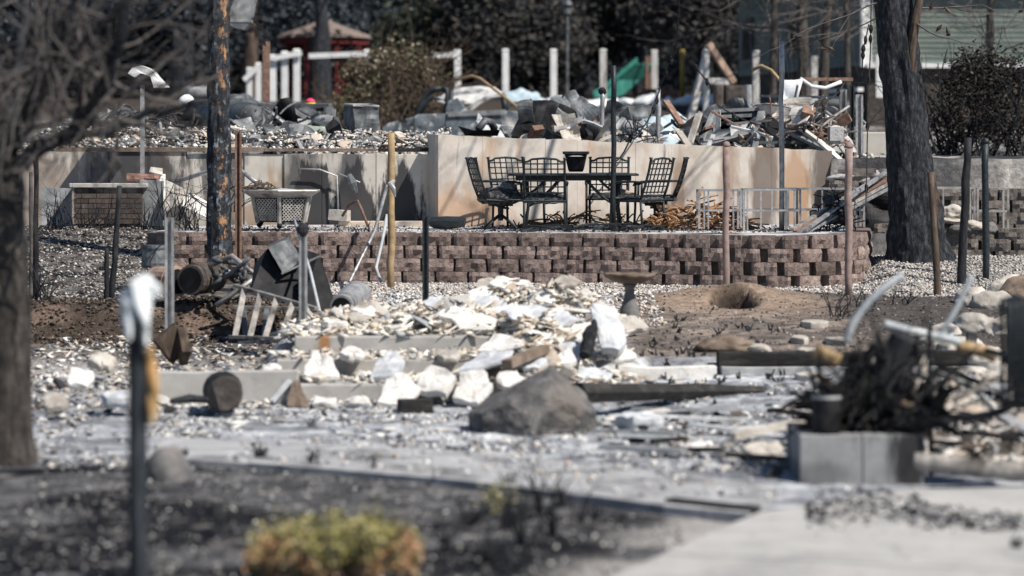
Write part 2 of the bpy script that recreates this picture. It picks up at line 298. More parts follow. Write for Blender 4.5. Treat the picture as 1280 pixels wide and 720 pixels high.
# ------------------------------------------------------------ terrain
WP = [(182, 37.3), (400, 37.2), (560, 37.1), (760, 36.6), (960, 35.9), (1030, 36.0), (1065, 36.4), (1085, 37.1), (1092, 38.0), (1092, 39.5)]
WXY = [((p-640)*d/F, d) for p, d in WP]
wx = [a for a, b in WXY]; wy = [b for a, b in WXY]
ANG = R(14); CX, CY = -0.998, 40.4
def PXY(px, py, z): 
    D = F*(CAMZ-z)/(py-180); return ((px-640)*D/F, D)
def G(x, y):
    x = np.asarray(x, float); y = np.asarray(y, float)
    n = fbm(x, y, .9, 3)-.5; n2 = fbm(x, y, 4, 9)-.5
    zR = np.interp(y, [25.3, 25.6, 28.0, 28.3, 31, 34, 37.5, 39], [0, .05, .08, .22, .36, .5, .55, .56])
    zR = zR+sst(4.2, 4.7, x)*sst(34.6, 37.6, y)*.25
    zM = np.interp(y, [25.9, 28.3, 28.7, 29, 34, 37.5], [0, 0, .38, .42, .5, .52])
    zL = np.interp(y, [25.9, 26.3, 32.6, 33.3, 34, 37], [0, .08, .15, .47, .5, .53])
    wob = .5*(vn(x, y*0, 1.1, 5)-.5)
    zL2 = np.interp(y+wob, [25.9, 26.3, 32.6, 33.2, 34, 37], [0, .08, .13, .47, .5, .53]); zL = zL2
    a = sst(.55, .95, x); b = sst(-2.15, -2.5, x)
    z = zM*(1-a)*(1-b)+zR*a+zL*b
    # slope at the far left instead of the block wall
    sl_ = np.interp(y, [35.0, 39.5, 60], [0, .62, .62])
    z = z+sst(-4.15, -4.6, x)*sl_
    yw = np.interp(x, wx[:-1], wy[:-1])
    t = sst(0.12, .3, y-yw)*sst(-4.75, -4.2, x)*(1-sst(4.4, 4.62, x))
    z = z*(1-t)+1.08*t
    t2 = sst(38.6, 38.75, y)*sst(4.5, 4.75, x); z = z*(1-t2)+1.08*t2
    yb = np.where(x < CX, 41.12, CY+(x-CX)*math.tan(ANG)+.14)
    yb = np.where(x > 4.45, 41.6, yb)
    t3 = sst(0, .1, y-yb)
    up = np.interp(y, [42, 60, 66, 80, 93, 110, 140, 200, 400, 900], [2.04, 2.1, 2.2, 2.9, 3.62, 4.0, 5, 9, 40, 80])
    z = z*(1-t3)+up*t3
    # spoil mound and pit in the dirt
    z = z+.15*np.exp(-((x-2.55)/.75)**2-((y-33.95)/.55)**2)*(1+.5*n2)
    z = z-.7*np.exp(-(((x-2.47)/.21)**2+((y-33.3)/.45)**2)**3)
    amp = np.where(y < 42, .06, .18)
    flat = 1-.85*np.exp(-((y-38.8)/1.5)**4)*(np.abs(x) < 4.6)
    return z+(n*amp+n2*.025)*flat
def Gz(x, y): return float(G(np.array([x]), np.array([y]))[0])

def axis(lo, hi, st, far0, far1, g=1.22):
    a = list(np.arange(lo, hi+1e-6, st)); s = st
    while a[-1] < far1: s *= g; a.append(a[-1]+s)
    s = st; b = [lo]
    while b[-1] > far0: s *= g; b.append(b[-1]-s)
    return np.array(b[::-1][:-1]+a)
gx = axis(-7.6, 7.6, .085, -200, 200)
gy = np.concatenate([np.arange(-30, 13.5, 1.5), np.arange(13.8, 42.4, .085), axis(42.5, 60, .3, 42.4, 300, 1.12)[1:]])
X, Y = np.meshgrid(gx, gy); Z = G(X, Y)
def lerp(a, b, t): return a+(np.array(b)-a)*t[..., None]
n1 = fbm(X, Y, .7, 21); n2 = fbm(X, Y, 2.6, 31); n3 = fbm(X, Y, 8, 41); n4 = vn(X, Y, 16, 51)
CH = np.zeros(X.shape+(3,))+np.array((.365, .385, .42))                     # pale ash
CH = lerp(CH, (.62, .64, .67), sst(.45, .6, n2*.5+n3*.5)); CH = lerp(CH, (.2, .21, .235), sst(.5, .62, fbm(X, Y, 5, 61)))
CH = lerp(CH, (.16, .16, .17), sst(.57, .70, n1*.5+n3*.5))
# burnt yard in front of the path
pathn = np.interp((X/Y)*F+640, [0, 200, 430, 640, 830, 940, 1280], [20.6, 20.95, 20.3, 19.3, 18.25, 17.85, 17.5])
yard = sst(.25, -.15, Y-pathn)
yc = lerp(np.zeros(X.shape+(3,))+np.array((.075, .076, .082)), (.16, .16, .165), sst(.5, .62, n3)); yc = lerp(yc, (.014, .015, .019), sst(.46, .56, fbm(X, Y, 1.1, 77)+.12*sst(18.5, 16, Y)-.06))
yc = lerp(yc, (.38, .36, .34), sst(.6, .95, n4)*sst(.5, .6, n2)*.7)
wr = sst(-.1, .55, X-(Y-15.5)*.28); yc = lerp(yc, (.40, .385, .37), wr*sst(.32, .55, n2+.1*n1))
CH = CH*(1-yard[..., None])+yc*yard[..., None]
# left rubble court and the eroded bank
lf = sst(-2.0, -2.6, X)
t = lf*sst(25.8, 26.4, Y); CH = lerp(CH, (.34, .32, .30), t*.7); CH = lerp(CH, (.10, .09, .083), t*sst(28.5, 30.5, Y)); CH = lerp(CH, (.3, .28, .26), t*sst(.52, .62, n2)*.6)
t = lf*sst(31, 32.4, Y)*sst(34.2, 33.6, Y); CH = lerp(CH, (.07, .055, .045), t*.95)
CH = lerp(CH, (.17, .125, .1), t*sst(.52, .62, n2))
t = lf*sst(33.4, 34, Y)*sst(40.6, 40, Y); CH = lerp(CH, (.10, .092, .088), t*.95)
CH = lerp(CH, (.3, .29, .28), t*sst(.55, .7, n3)*.8); CH = lerp(CH, (.025, .025, .027), t*sst(.52, .62, n2))
# bare dirt on the right
t = sst(.9, 1.3, X)*sst(28.2, 28.6, Y)*sst(35.2, 34.6, Y)
dirt = lerp(np.zeros(X.shape+(3,))+np.array((.175, .15, .135)), (.3, .25, .215), sst(.45, .62, n2)); dirt = lerp(dirt, (.09, .08, .075), sst(.58, .7, n3))
md = np.exp(-((X-2.3)/1.3)**2-((Y-33.4)/1.2)**2); dirt = lerp(dirt, (.33, .245, .185), md*.9)
dirt = lerp(dirt, (.075, .07, .068), sst(3.2, 3.9, X)*.85)
CH = CH*(1-t[..., None])+dirt*t[..., None]
t = np.exp(-(((X-2.47)/.26)**2+((Y-33.35)/.6)**2)**3); CH = lerp(CH, (.012, .011, .011), t)  # shade inside the pit painted into the ground colour
t = sst(-2.4, -1.9, X)*sst(34.4, 35.2, Y)*sst(42, 41, Y); CH = lerp(CH, (.36, .34, .325), t*.85); CH = lerp(CH, (.12, .115, .11), t*sst(.5, .62, n3)*.7)
t = sst(37, 37.6, Y)*sst(42, 41.4, Y)*sst(-4.5, -4.2, X); CH = lerp(CH, (.12, .12, .125), t)
# upper lot and beyond
t = sst(41.0, 41.6, Y); CH = CH*(1-t[..., None])+lerp(lerp(np.zeros(X.shape+(3,))+np.array((.2, .195, .19)), (.42, .4, .38), sst(.5, .62, n2)), (.05, .05, .055), sst(.5, .6, n1))*t[..., None]
t = sst(60, 90, Y); CH = lerp(CH, (.06, .05, .043), t); t = sst(92, 104, Y); CH = lerp(CH, (.022, .021, .019), t)
def grid_obj(name, X, Y, Z, C, m):
    ny, nx = X.shape
    v = np.stack([X, Y, Z], -1).reshape(-1, 3)
    i = np.arange(ny*nx).reshape(ny, nx)
    f = np.stack([i[:-1, :-1], i[:-1, 1:], i[1:, 1:], i[1:, :-1]], -1).reshape(-1, 4)
    me = bpy.data.meshes.new(name); me.from_pydata(v.tolist(), [], f.tolist())
    ca = me.color_attributes.new('Col', 'FLOAT_COLOR', 'POINT')
    ca.data.foreach_set('color', np.concatenate([C.reshape(-1, 3), np.ones((ny*nx, 1))], 1).astype(np.float32).ravel())
    me.polygons.foreach_set('use_smooth', [True]*len(me.polygons)); me.materials.append(m)
    o = bpy.data.objects.new(name, me); col.objects.link(o); return o
tag(grid_obj('ground', X, Y, Z, CH, M['ground']), kind='structure')

# ------------------------------------------------------------ scatter of small bits
def hull(seed, n=9, flat=(1, 1, 1)):
    r = np.random.default_rng(seed); b = bmesh.new()
    for i in range(n):
        p = r.normal(size=3); p /= np.linalg.norm(p); p *= r.uniform(.7, 1.1)
        b.verts.new((p[0]*flat[0], p[1]*flat[1], p[2]*flat[2]))
    g = bmesh.ops.convex_hull(b, input=b.verts)
    bmesh.ops.delete(b, geom=[v for v in b.verts if not v.link_faces], context='VERTS')
    bmesh.ops.triangulate(b, faces=b.faces); b.verts.index_update()
    V = np.array([v.co[:] for v in b.verts]); Fc = np.array([[q.index for q in f.verts] for f in b.faces]); b.free()
    return V, Fc
TPX = [hull(200+i, 8, (2.2, .55, .22)) for i in range(5)]+[hull(220+i, 8, (1.3, 1.0, .16)) for i in range(4)]
TPL = [hull(i, 8, (1, .8, .6)) for i in range(6)]+[hull(20+i, 9, (1.1, .9, .3)) for i in range(6)]
def rotm(n, r, tilt=6.28):
    a = r.uniform(0, 6.283, n); b = r.uniform(-tilt, tilt, n)/2; c = r.uniform(-tilt, tilt, n)/2
    ca, sa, cb, sb, cc, sc = np.cos(a), np.sin(a), np.cos(b), np.sin(b), np.cos(c), np.sin(c)
    z = np.zeros(n); o = np.ones(n)
    A = np.stack([ca, -sa, z, sa, ca, z, z, z, o], -1).reshape(n, 3, 3)
    B = np.stack([o, z, z, z, cb, -sb, z, sb, cb], -1).reshape(n, 3, 3)
    C = np.stack([cc, z, sc, z, o, z, -sc, z, cc], -1).reshape(n, 3, 3)
    return A @ B @ C
def raw_mesh(name, V, Fl, C, m, k=3):
    me = bpy.data.meshes.new(name); nv = len(V); nf = len(Fl)
    me.vertices.add(nv); me.vertices.foreach_set('co', V.astype(np.float32).ravel())
    me.loops.add(nf*k); me.loops.foreach_set('vertex_index', Fl.astype(np.int32).ravel())
    me.polygons.add(nf); me.polygons.foreach_set('loop_start', np.arange(0, nf*k, k, dtype=np.int32)); 
    me.update(calc_edges=True); me.validate()
    ca = me.color_attributes.new('Col', 'FLOAT_COLOR', 'POINT')
    ca.data.foreach_set('color', np.concatenate([C, np.ones((nv, 1))], 1).astype(np.float32).ravel())
    me.materials.append(m)
    return me
def link(name, me, parent=None, loc=None):
    o = bpy.data.objects.new(name, me); col.objects.link(o)
    if parent is not None: o.parent = parent
    if loc is not None: o.location = loc
    return o
def bits(name, P, S, C, label, cat, tpl=None, tilt=1.2, seed=1, m=None):
    """P Nx3, S N sizes, C Nx3 colours -> one stuff object"""
    r = np.random.default_rng(seed); tpl = tpl or TPL; Vs = []; Fs = []; Cs = []; base = 0
    pick = r.integers(0, len(tpl), len(P)); Rm = rotm(len(P), r, tilt)
    for k, (V, Fc) in enumerate(tpl):
        ix = np.where(pick == k)[0]
        if not len(ix): continue
        v = np.einsum('nij,vj->nvi', Rm[ix], V)*S[ix][:, None, None]+P[ix][:, None, :]
        f = Fc[None]+(np.arange(len(ix))*len(V))[:, None, None]+base
        Vs.append(v.reshape(-1, 3)); Fs.append(f.reshape(-1, 3)); Cs.append(np.repeat(C[ix], len(V), 0)); base += len(ix)*len(V)
    me = raw_mesh(name, np.concatenate(Vs), np.concatenate(Fs), np.concatenate(Cs), m or M['scatter'])
    return tag(link(name, me), label, cat, kind='stuff')
def pal(n, cols, wts, seed):
    r = np.random.default_rng(seed); w = np.array(wts, float); w /= w.sum()
    c = np.array(cols)[r.choice(len(cols), n, p=w)]
    return c*r.uniform(.75, 1.2, (n, 1))
PALE = [(.72, .71, .69), (.62, .58, .53), (.5, .42, .35), (.4, .42, .45), (.12, .12, .13), (.03, .03, .032)]
def scat(n, fx, seed, smin, smax, lift=0.3, p=2.2):
    """fx(u,v)->x,y arrays"""
    r = np.random.default_rng(seed); u = r.random(n); v = r.random(n); x, y = fx(u, v)
    s = smin+(smax-smin)*r.random(n)**p
    return np.stack([x, y, G(x, y)+s*lift], -1), s

# ------------------------------------------------------------ paving
def slab(mb, pts, z0, z1): mb.prism([(x, y, z0) for x, y in pts], (0, 0, z1-z0))
dw = tag(bpy.data.objects.new('driveway', None), kind='structure'); col.objects.link(dw)
zD = .045
def dp(px, py): return PXY(px, py, zD)
j0 = dp(829, 690); j1 = dp(1290, 713)
a = dp(945, 641); b = dp(1000, 632); c = dp(1120, 612); d = dp(1420, 606); e = dp(1420, 716)
sl1 = MB(); slab(sl1, [j0, j1, e, d, c, b, a], -.1, zD); sl1.build('slab', M['drive'], dw, bevel=.006)
g = .035
sl2 = MB(); k0 = (j0[0]-.005, j0[1]-g); k1 = (j1[0], j1[1]-g)
slab(sl2, [(-.75, 12), (-.75+6, 11.4), (e[0]-.2, e[1]-.2-g), k1, k0], -.1, zD-.003); sl2.build('slab', M['drive'], dw, bevel=.006)
pth = tag(bpy.data.objects.new('path', None), kind='structure'); col.objects.link(pth)
near = [(190, 571), (310, 577), (430, 586), (540, 595), (640, 606), (740, 618), (830, 630), (935, 640)]
far_ = [(200, 545), (310, 548), (430, 553), (540, 560), (640, 568), (740, 578), (830, 588), (975, 606)]
for i in range(len(near)-1):
    q = [PXY(*near[i], .06), PXY(*near[i+1], .06), PXY(*far_[i+1], .06), PXY(*far_[i], .06)]
    cxx = sum(k[0] for k in q)/4; cyy = sum(k[1] for k in q)/4
    q = [(cxx+(x-cxx)*.999, y) for x, y in q]
    mb = MB(); slab(mb, q, -.08, .05+.003*(i % 2)); mb.build('slab', M['path'], pth)
# terrace floor behind the block wall
ter = MB()
tp = [(x, y+.27) for x, y in WXY[:-1]]+[(4.5, 41.3), (-.9, 40.3), (-1.0, 40.95), (-4.3, 40.95)]
slab(ter, tp, .9, 1.142); tag(ter.build('terrace', M['terrace']), kind='structure')
# upper lot edge slab
# ------------------------------------------------------------ block retaining wall
def block_mesh(seed, wdt=.388, hgt=.157, dep=.26):
    r = random.Random(seed); nx, nz = 9, 4; vs = []; fs = []
    for k in range(nz):
        for i in range(nx):
            u = i/(nx-1); v = k/(nz-1); e_ = (i in (0, nx-1)) or (k in (0, nz-1))
            yy = r.uniform(-.026, .010) if not e_ else r.uniform(-.006, .014)
            if i in (0, nx-1): yy += r.uniform(.0, .01)
            vs.append(((u-.5)*wdt*(1 if not e_ else .985)+r.uniform(-.006, .006), yy, (v-.5)*hgt+(r.uniform(-.003, .003) if 0 < k < nz-1 else 0)))
    for k in range(nz-1):
        for i in range(nx-1):
            a_ = k*nx+i; fs.append((a_, a_+1, a_+1+nx, a_+nx))
    n0 = len(vs); t_ = .80
    for z in (-.5, .5):
        for x in (-.5, .5): vs.append((x*wdt*t_, dep, z*hgt))
    bl, br, tl, tr = n0, n0+1, n0+2, n0+3
    fs += [tuple(range(nx))[::-1]+(bl, br), tuple((nz-1)*nx+i for i in range(nx))+(tr, tl)]
    fs += [tuple(k*nx for k in range(nz))+(tl, bl), tuple(k*nx+nx-1 for k in range(nz))[::-1]+(br, tr), (br, bl, tl, tr)]
    me = bpy.data.meshes.new('block'); me.from_pydata(vs, [], fs)
    b_ = bmesh.new(); b_.from_mesh(me); bmesh.ops.recalc_face_normals(b_, faces=b_.faces); b_.to_mesh(me); b_.free()
    return me
BM = []; BG = []
for i in range(8):
    me = block_mesh(i); me.materials.append(M['block']); BM.append(me)
for i in range(5):
    me = block_mesh(50+i); me.materials.append(M['blockgrey']); BG.append(me)
def course_pts(poly, off, step):
    out_ = []; acc = -off
    seg = [(Vector((*poly[i], 0)), Vector((*poly[i+1], 0))) for i in range(len(poly)-1)]
    tot = sum((b-a).length for a, b in seg); s = off
    while s < tot:
        r_ = s
        for a, b in seg:
            l = (b-a).length
            if r_ <= l: d_ = (b-a).normalized(); out_.append((a+d_*r_, math.atan2(d_.y, d_.x))); break
            r_ -= l
        s += step
    return out_
def block_wall(name, label, poly, z0, n, meshes, seed, hgt=.162, step=.414, core=True, skip=0):
    r = random.Random(seed); base = Vector((poly[0][0], poly[0][1], z0))
    t_ = thing(name, label, 'retaining wall', base)
    for k in range(n):
        off = (.12 if k % 2 else .12+step/2)+r.uniform(-.03, .03)
        for p, an in course_pts(poly, off, step):
            if r.random() < skip and k == n-1: continue
            o = bpy.data.objects.new('block', r.choice(meshes)); col.objects.link(o); o.parent = t_
            nrm = Vector((-math.sin(an), math.cos(an), 0))
            o.location = p+nrm*(.012*k+r.uniform(-.006, .006))+Vector((0, 0, z0+hgt*(k+.5)))-base
            o.rotation_euler = (0, 0, an+r.uniform(-.03, .03))
            o.scale = ((1+r.uniform(-.02, .02))*(1-.2*float(sst(1.4, 2.6, p.x))*(1 if p.y < 37.6 else 0)), 1, 1)
    cm = MB(); 
    P = [Vector((*p, 0)) for p in poly]
    for i in range(len(P)-1):
        d_ = (P[i+1]-P[i]).normalized(); nn = Vector((-d_.y, d_.x, 0))
        q = [P[i]+nn*.13, P[i+1]+nn*.13, P[i+1]+nn*.25, P[i]+nn*.25]
        cm.prism([v+Vector((0, 0, z0)) for v in q], (0, 0, hgt*n-.015))
    cm.build('core', M['blockgrey'], t_)
    return t_
fine = []
from mathutils import geometry
P3 = [Vector((*p, 0)) for p in WXY]
for i in range(len(P3)-1):
    p0 = P3[max(i-1, 0)]; p1 = P3[i]; p2 = P3[i+1]; p3 = P3[min(i+2, len(P3)-1)]
    for k in range(6):
        t = k/6; q = .5*((2*p1)+(p2-p0)*t+(2*p0-5*p1+4*p2-p3)*t*t+(3*p1-p0-3*p2+p3)*t**3); fine.append((q.x, q.y))
fine.append(WXY[-1])
block_wall('retaining_wall', 'long curved wall of reddish split-face blocks holding up the patio', fine, .34, 5, BM, 3)
w2 = [at(1172, 300, 38.4), at(1230, 300, 38.35), at(1300, 300, 38.1)]
block_wall('retaining_wall', 'short grey-brown block wall to the right of the big scorched trunk', [(p.x, p.y) for p in w2], .6, 4, BG, 5, hgt=.14, skip=.25)
w3 = [at(1178, 260, 40.6), at(1300, 260, 40.4)]
block_wall('retaining_wall', 'upper block wall behind the pale metal frames at far right', [(p.x, p.y) for p in w3], 1.0, 4, BG, 6)
# ------------------------------------------------------------ concrete foundation walls
ca_, sa_ = math.cos(ANG), math.sin(ANG); LEN = 5.643
def wp(t, d, z): return Vector((CX+t*ca_-d*sa_, CY+t*sa_+d*ca_, z))
fw = thing('foundation_wall', 'warm beige concrete foundation wall behind the table and chairs', 'wall', wp(0, 0, 1.0))
cuts = [0, .62, 1.5, 1.95, 2.78, 3.3, 4.05, 4.75, LEN]
topz = lambda t: 2.38-.22*t/LEN
for i in range(len(cuts)-1):
    a, b = cuts[i]+(.0016 if i else 0), cuts[i+1]-.0016; dd = .0025*(i % 2)
    mb = MB(); q = [wp(a, dd, 1.0), wp(b, dd, 1.0), wp(b, dd, topz(b)), wp(a, dd, topz(a))]
    nseg = 6; tops = [wp(a+(b-a)*k/nseg, dd, topz(a+(b-a)*k/nseg)+random.uniform(-.012, .008)) for k in range(nseg+1)]
    mb.prism([wp(a, dd, 1.0), wp(b, dd, 1.0)]+tops[::-1], Vector((-sa_, ca_, 0))*.2); mb.build('panel', M['fwall_r'], fw)
mb = MB(); mb.prism([wp(.004, .202, 1.0), wp(.2, .202, 1.0), wp(.2, .202, 2.375), wp(.004, .202, 2.385)], Vector((-sa_, ca_, 0))*.5); mb.build('return', M['concrete'], fw, bevel=.006)
fl = thing('foundation_wall', 'grey soot-streaked concrete foundation wall behind the lattice planter', 'wall', (-3.9, 41, 1.0))
lw = [(20, .0), (135, .03), (232, .05), (305, .03), (355, .0), (402, .012), (470, .004), (560, 0)]
for i in range(len(lw)-1):
    x0 = (lw[i][0]-640)*41/F+.002; x1 = (lw[i+1][0]-640)*41/F-.002; yy = 41.0+lw[i][1]; zt = 2.118+(.03 if i < 2 else 0)
    nseg = 6; tops = [(x0+(x1-x0)*k/nseg, yy, zt+random.uniform(-.012, .006)) for k in range(nseg+1)]
    mb = MB(); mb.prism([(x0, yy, 1.0), (x1, yy, 1.0)]+tops[::-1], (0, .2, 0)); mb.build('panel', M['fwall_l'], fl, bevel=.006)
mb = MB(); y_ = 40.985
for (p0, p1, h) in ((70, 330, .055), (331, 470, .04), (472, 541, .05)):
    mb = MB(); x0 = (p0-640)*41/F; x1 = (p1-640)*41/F; mb.box(((x0+x1)/2, 41.08, 2.135+h/2+.012), (x1-x0, .16, h)); mb.jitter(.012, 4, p0); 
    o = mb.build('sill_board', M['brownstone'] if p0 != 472 else M['charh'])
    tag(o, {70: 'long scorched sill board under the rubble above the brick pedestal', 331: 'brown sill board on the wall above the lattice planter', 472: 'short blackened sill board beside the tan rod'}[p0], 'board')
# ------------------------------------------------------------ front steps and low walls
st = thing('concrete_steps', 'three broad grey concrete steps buried in pale rubble', 'steps', (-.9, 26, 0))
for i, (pl, pr, yf, z) in enumerate(((318, 735, 26.05, .155), (345, 720, 27.0, .30), (368, 700, 27.95, .45))):
    x0 = (pl-640)*yf/F; x1 = (pr-640)*yf/F; zb = [-.1, .05, .2][i]
    mb = MB(); mb.box(((x0+x1)/2, yf+(2.2-.3*i)/2, (z+zb)/2), (x1-x0, 2.2-.3*i, z-zb)); o = mb.build('step', M['step'], st, bevel=.015)
def lowwall(name, label, p0, p1, D0, D1, z0, z1, m, th=.18, cat='wall', jit=.006):
    a = Vector(((p0-640)*D0/F, D0, z0)); b = Vector(((p1-640)*D1/F, D1, z0)); d_ = (b-a).normalized(); n_ = Vector((-d_.y, d_.x, 0))
    k = max(2, int((b-a).length/.25)); mb = MB()
    bot = [a+(b-a)*i/k for i in range(k+1)]; top = [p+Vector((0, 0, z1-z0+random.uniform(-jit, jit))) for p in bot]
    mb.prism(bot+top[::-1], n_*th); return tag(mb.build(name, m, bevel=.008), label, cat)
lowwall('low_wall', 'low pale grey concrete kerb wall behind the charred log end', 196, 372, 25.9, 25.9, -.05, .28, M['step'], jit=.014)
q = MB(); q.tube([at(722, 492, 24.6), at(800, 490, 25.2), at(880, 489, 25.8), at(955, 490, 26.3)], [.11, .1, .08, .05], 6, sq=.9); q.jitter(.02, 4, 3); tag(q.build('charred_beam', M['charh']), 'long black charred timber lying right of the big boulder', 'beam')
lowwall('charred_beam', 'black charred timber edging along the top of the low footing', 898, 1300, 28.0, 28.2, .17, .29, M['charh'], .16, 'beam', .012)
lowwall('footing', 'pale concrete footing below the black timber edging', 902, 1300, 27.93, 28.13, -.1, .165, M['path'], .2, 'footing')
lowwall('footing', 'broken white plastered footing right of the rubble heap', 772, 896, 27.6, 27.7, -.05, .2, M['plaster'], .15, 'footing', .03)
# ------------------------------------------------------------ patio dining set
TZ = 1.144
def arc(p0, p1, bulge, n=8):
    p0 = Vector(p0); p1 = Vector(p1); bulge = Vector(bulge)
    return [p0+(p1-p0)*i/n+bulge*4*(i/n)*(1-i/n) for i in range(n+1)]
def chair(label, loc, face, swivel=False, cush=1.0, seed=0):
    """face = heading (radians) of the sitter, local +Y is forward"""
    t = thing('patio_chair', label, 'chair', loc, face-math.pi/2, 'burnt patio chairs'); t.scale = (.95, .95, .94)
    m = M['iron']; hw = .27; posts = []
    def bp(x, h): # point on the leaning back
        k = (h-.42)/.56; return Vector((x, -.22-.17*k-.02*math.sin(k*3), h))
    for s in (-1, 1):
        q = L(); q.tube([bp(s*hw, .40), bp(s*hw, .6), bp(s*hw, .8), bp(s*hw, .965), bp(s*hw*1.02, .99)], [.019, .018, .018, .018, .028], 7)
        if not swivel: q.tube([Vector((s*hw, -.25, .0)), Vector((s*hw, -.235, .2)), bp(s*hw, .42)], .018, 7)
        posts.append(q)
        if not swivel:
            q = L(); q.tube([(s*.285, .27, 0), (s*.285, .25, .3), (s*.285, .245, .62)], [.017, .018, .018], 7); q.build('leg', m, t, smooth=True)
        q = L(); q.tube([bp(s*hw, .66), (s*.29, -.05, .665), (s*.292, .15, .655), (s*.288, .26, .63), (s*.288, .285, .60)], [.016, .022, .026, .024, .016], 7, sq=.7)
        if swivel: q.tube([(s*.285, .24, .63), (s*.285, .245, .42)], .017, 7)
        q.build('armrest', m, t, smooth=True)
    q = L(); q.tube([bp(-hw, .935), bp(-hw*.8, .94), bp(-hw*.6, .972), bp(0, .985), bp(hw*.6, .972), bp(hw*.8, .94), bp(hw, .935)], .019, 7, sq=.8); bk = q.build('backrest', m, t, smooth=True)
    for q in posts: q.build('back_post', m, bk, smooth=True)
    for i in range(1, 6):
        x = -hw+2*hw*i/6; tp = .93+.045*math.cos((x/hw)*1.5); q = L(); q.tube([bp(x, .5), bp(x, tp)], .0095, 5); q.build('lattice_bar', m, bk)
    for h in (.52, .6, .68, .76, .84, .91): q = L(); q.tube([bp(-hw, h), bp(hw, h)], .0095, 5); q.build('lattice_bar', m, bk)
    q = L(); q.tube([(-.28, -.23, .41), (-.285, .27, .405), (.285, .27, .405), (.28, -.23, .41), (-.28, -.23, .41)], .02, 6)
    for i in range(5): q.bar((-.27, -.15+.09*i, .405), (.27, -.15+.09*i, .405), .03, .008)
    q.build('seat_frame', m, t)
    r = random.Random(seed); nx = 12; q = L(); vs = []; 
    for sgn in (0, 1):
        for i in range(nx):
            for j in range(nx):
                u = i/(nx-1)*2-1; v = j/(nx-1)*2-1; ed = (1-u**6)*(1-v**6)
                z = .425-.07*cush*max(0, ed)**.5*fbm(u*2+seed, v*2+5, 1.5, seed+4).item() if sgn == 0 else .425+cush*(.025+.07*max(0, ed)**.5*(.35+.65*fbm(u*2+seed*3, v*2, 1.7, seed).item())+r.uniform(-.008, .008))
                vs.append((u*.265+r.uniform(-.006, .006), v*.25+.01, z-.04*(1-sgn)*(ed < .1)))
    fs = []
    for i in range(nx-1):
        for j in range(nx-1):
            a = i*nx+j; fs.append((a, a+1, a+nx+1, a+nx)); b = a+nx*nx; fs.append((b, b+nx, b+nx+1, b+1))
    for i in range(nx-1):
        for (a, b) in ((i, i+1), ((nx-1)*nx+i, (nx-1)*nx+i+1), (i*nx, (i+1)*nx), (i*nx+nx-1, (i+1)*nx+nx-1)): fs.append((a, b, b+nx*nx, a+nx*nx))
    q.add(vs, fs); q.build('cushion', M['cushion'], t, smooth=False)
    if cush > 1.5:
        b_ = bmesh.new(); bmesh.ops.create_icosphere(b_, subdivisions=4, radius=1); q = L()
        from mathutils import noise as nz2
        for v in b_.verts: p = v.co*(1+.3*nz2.noise(v.co*2+Vector((3, 0, 0)))+.14*nz2.noise(v.co*7)+.06*nz2.noise(v.co*16)); q.v.append(Vector((.02+p.x*.15, .1+p.y*.14, .54+p.z*.1)))
        q.f = [tuple(v.index for v in f.verts) for f in b_.faces]; b_.free(); q.build('ash_lump', mk('ash_lump', [(.05, .055, .06), (.3, .32, .33), (.55, .57, .58)], 16, .95, 1, 60, rand=0), t)
    if swivel:
        q = L(); q.tube([(0, .02, .39), (0, .02, .33), (0, .02, .3), (0, .02, .12)], [.11, .1, .04, .035], 10); q.box((0, .02, .35), (.2, .3, .06))
        q.tube([(0, .02, .30), (.12, .1, .29)], .018, 6); q.build('pedestal', m, t)
        for k in range(4):
            an = k*math.pi/2+.6; q = L()
            q.tube([(0, .02, .2), (.12*math.cos(an), .02+.12*math.sin(an), .14), (.3*math.cos(an), .02+.3*math.sin(an), .015)], [.026, .02, .018], 7); q.build('leg', m, t, smooth=True)
    return t
def tpos(px, D): return ((px-640)*D/F, D, TZ)
chair('swivel chair in profile at the left end with ash heaped on its seat', tpos(624, 38.75), R(14), True, 1.9, 1)
chair('chair behind the table at left, its grid back turned to us at an angle', tpos(647, 39.75), R(-64), False, 1, 2)
chair('chair at the front left whose full grid back faces us squarely', tpos(681, 37.95), R(88), False, 1.3, 3)
chair('chair behind the table just right of the black pot', tpos(760, 39.75), R(-95), False, .8, 4)
chair('chair at the front right with its grid back tilted to the right', tpos(798, 38.35), R(143), False, .6, 5)
chair('swivel chair in profile at the right end, its back leaning right', tpos(822, 39.0), R(173), True, .6, 6)
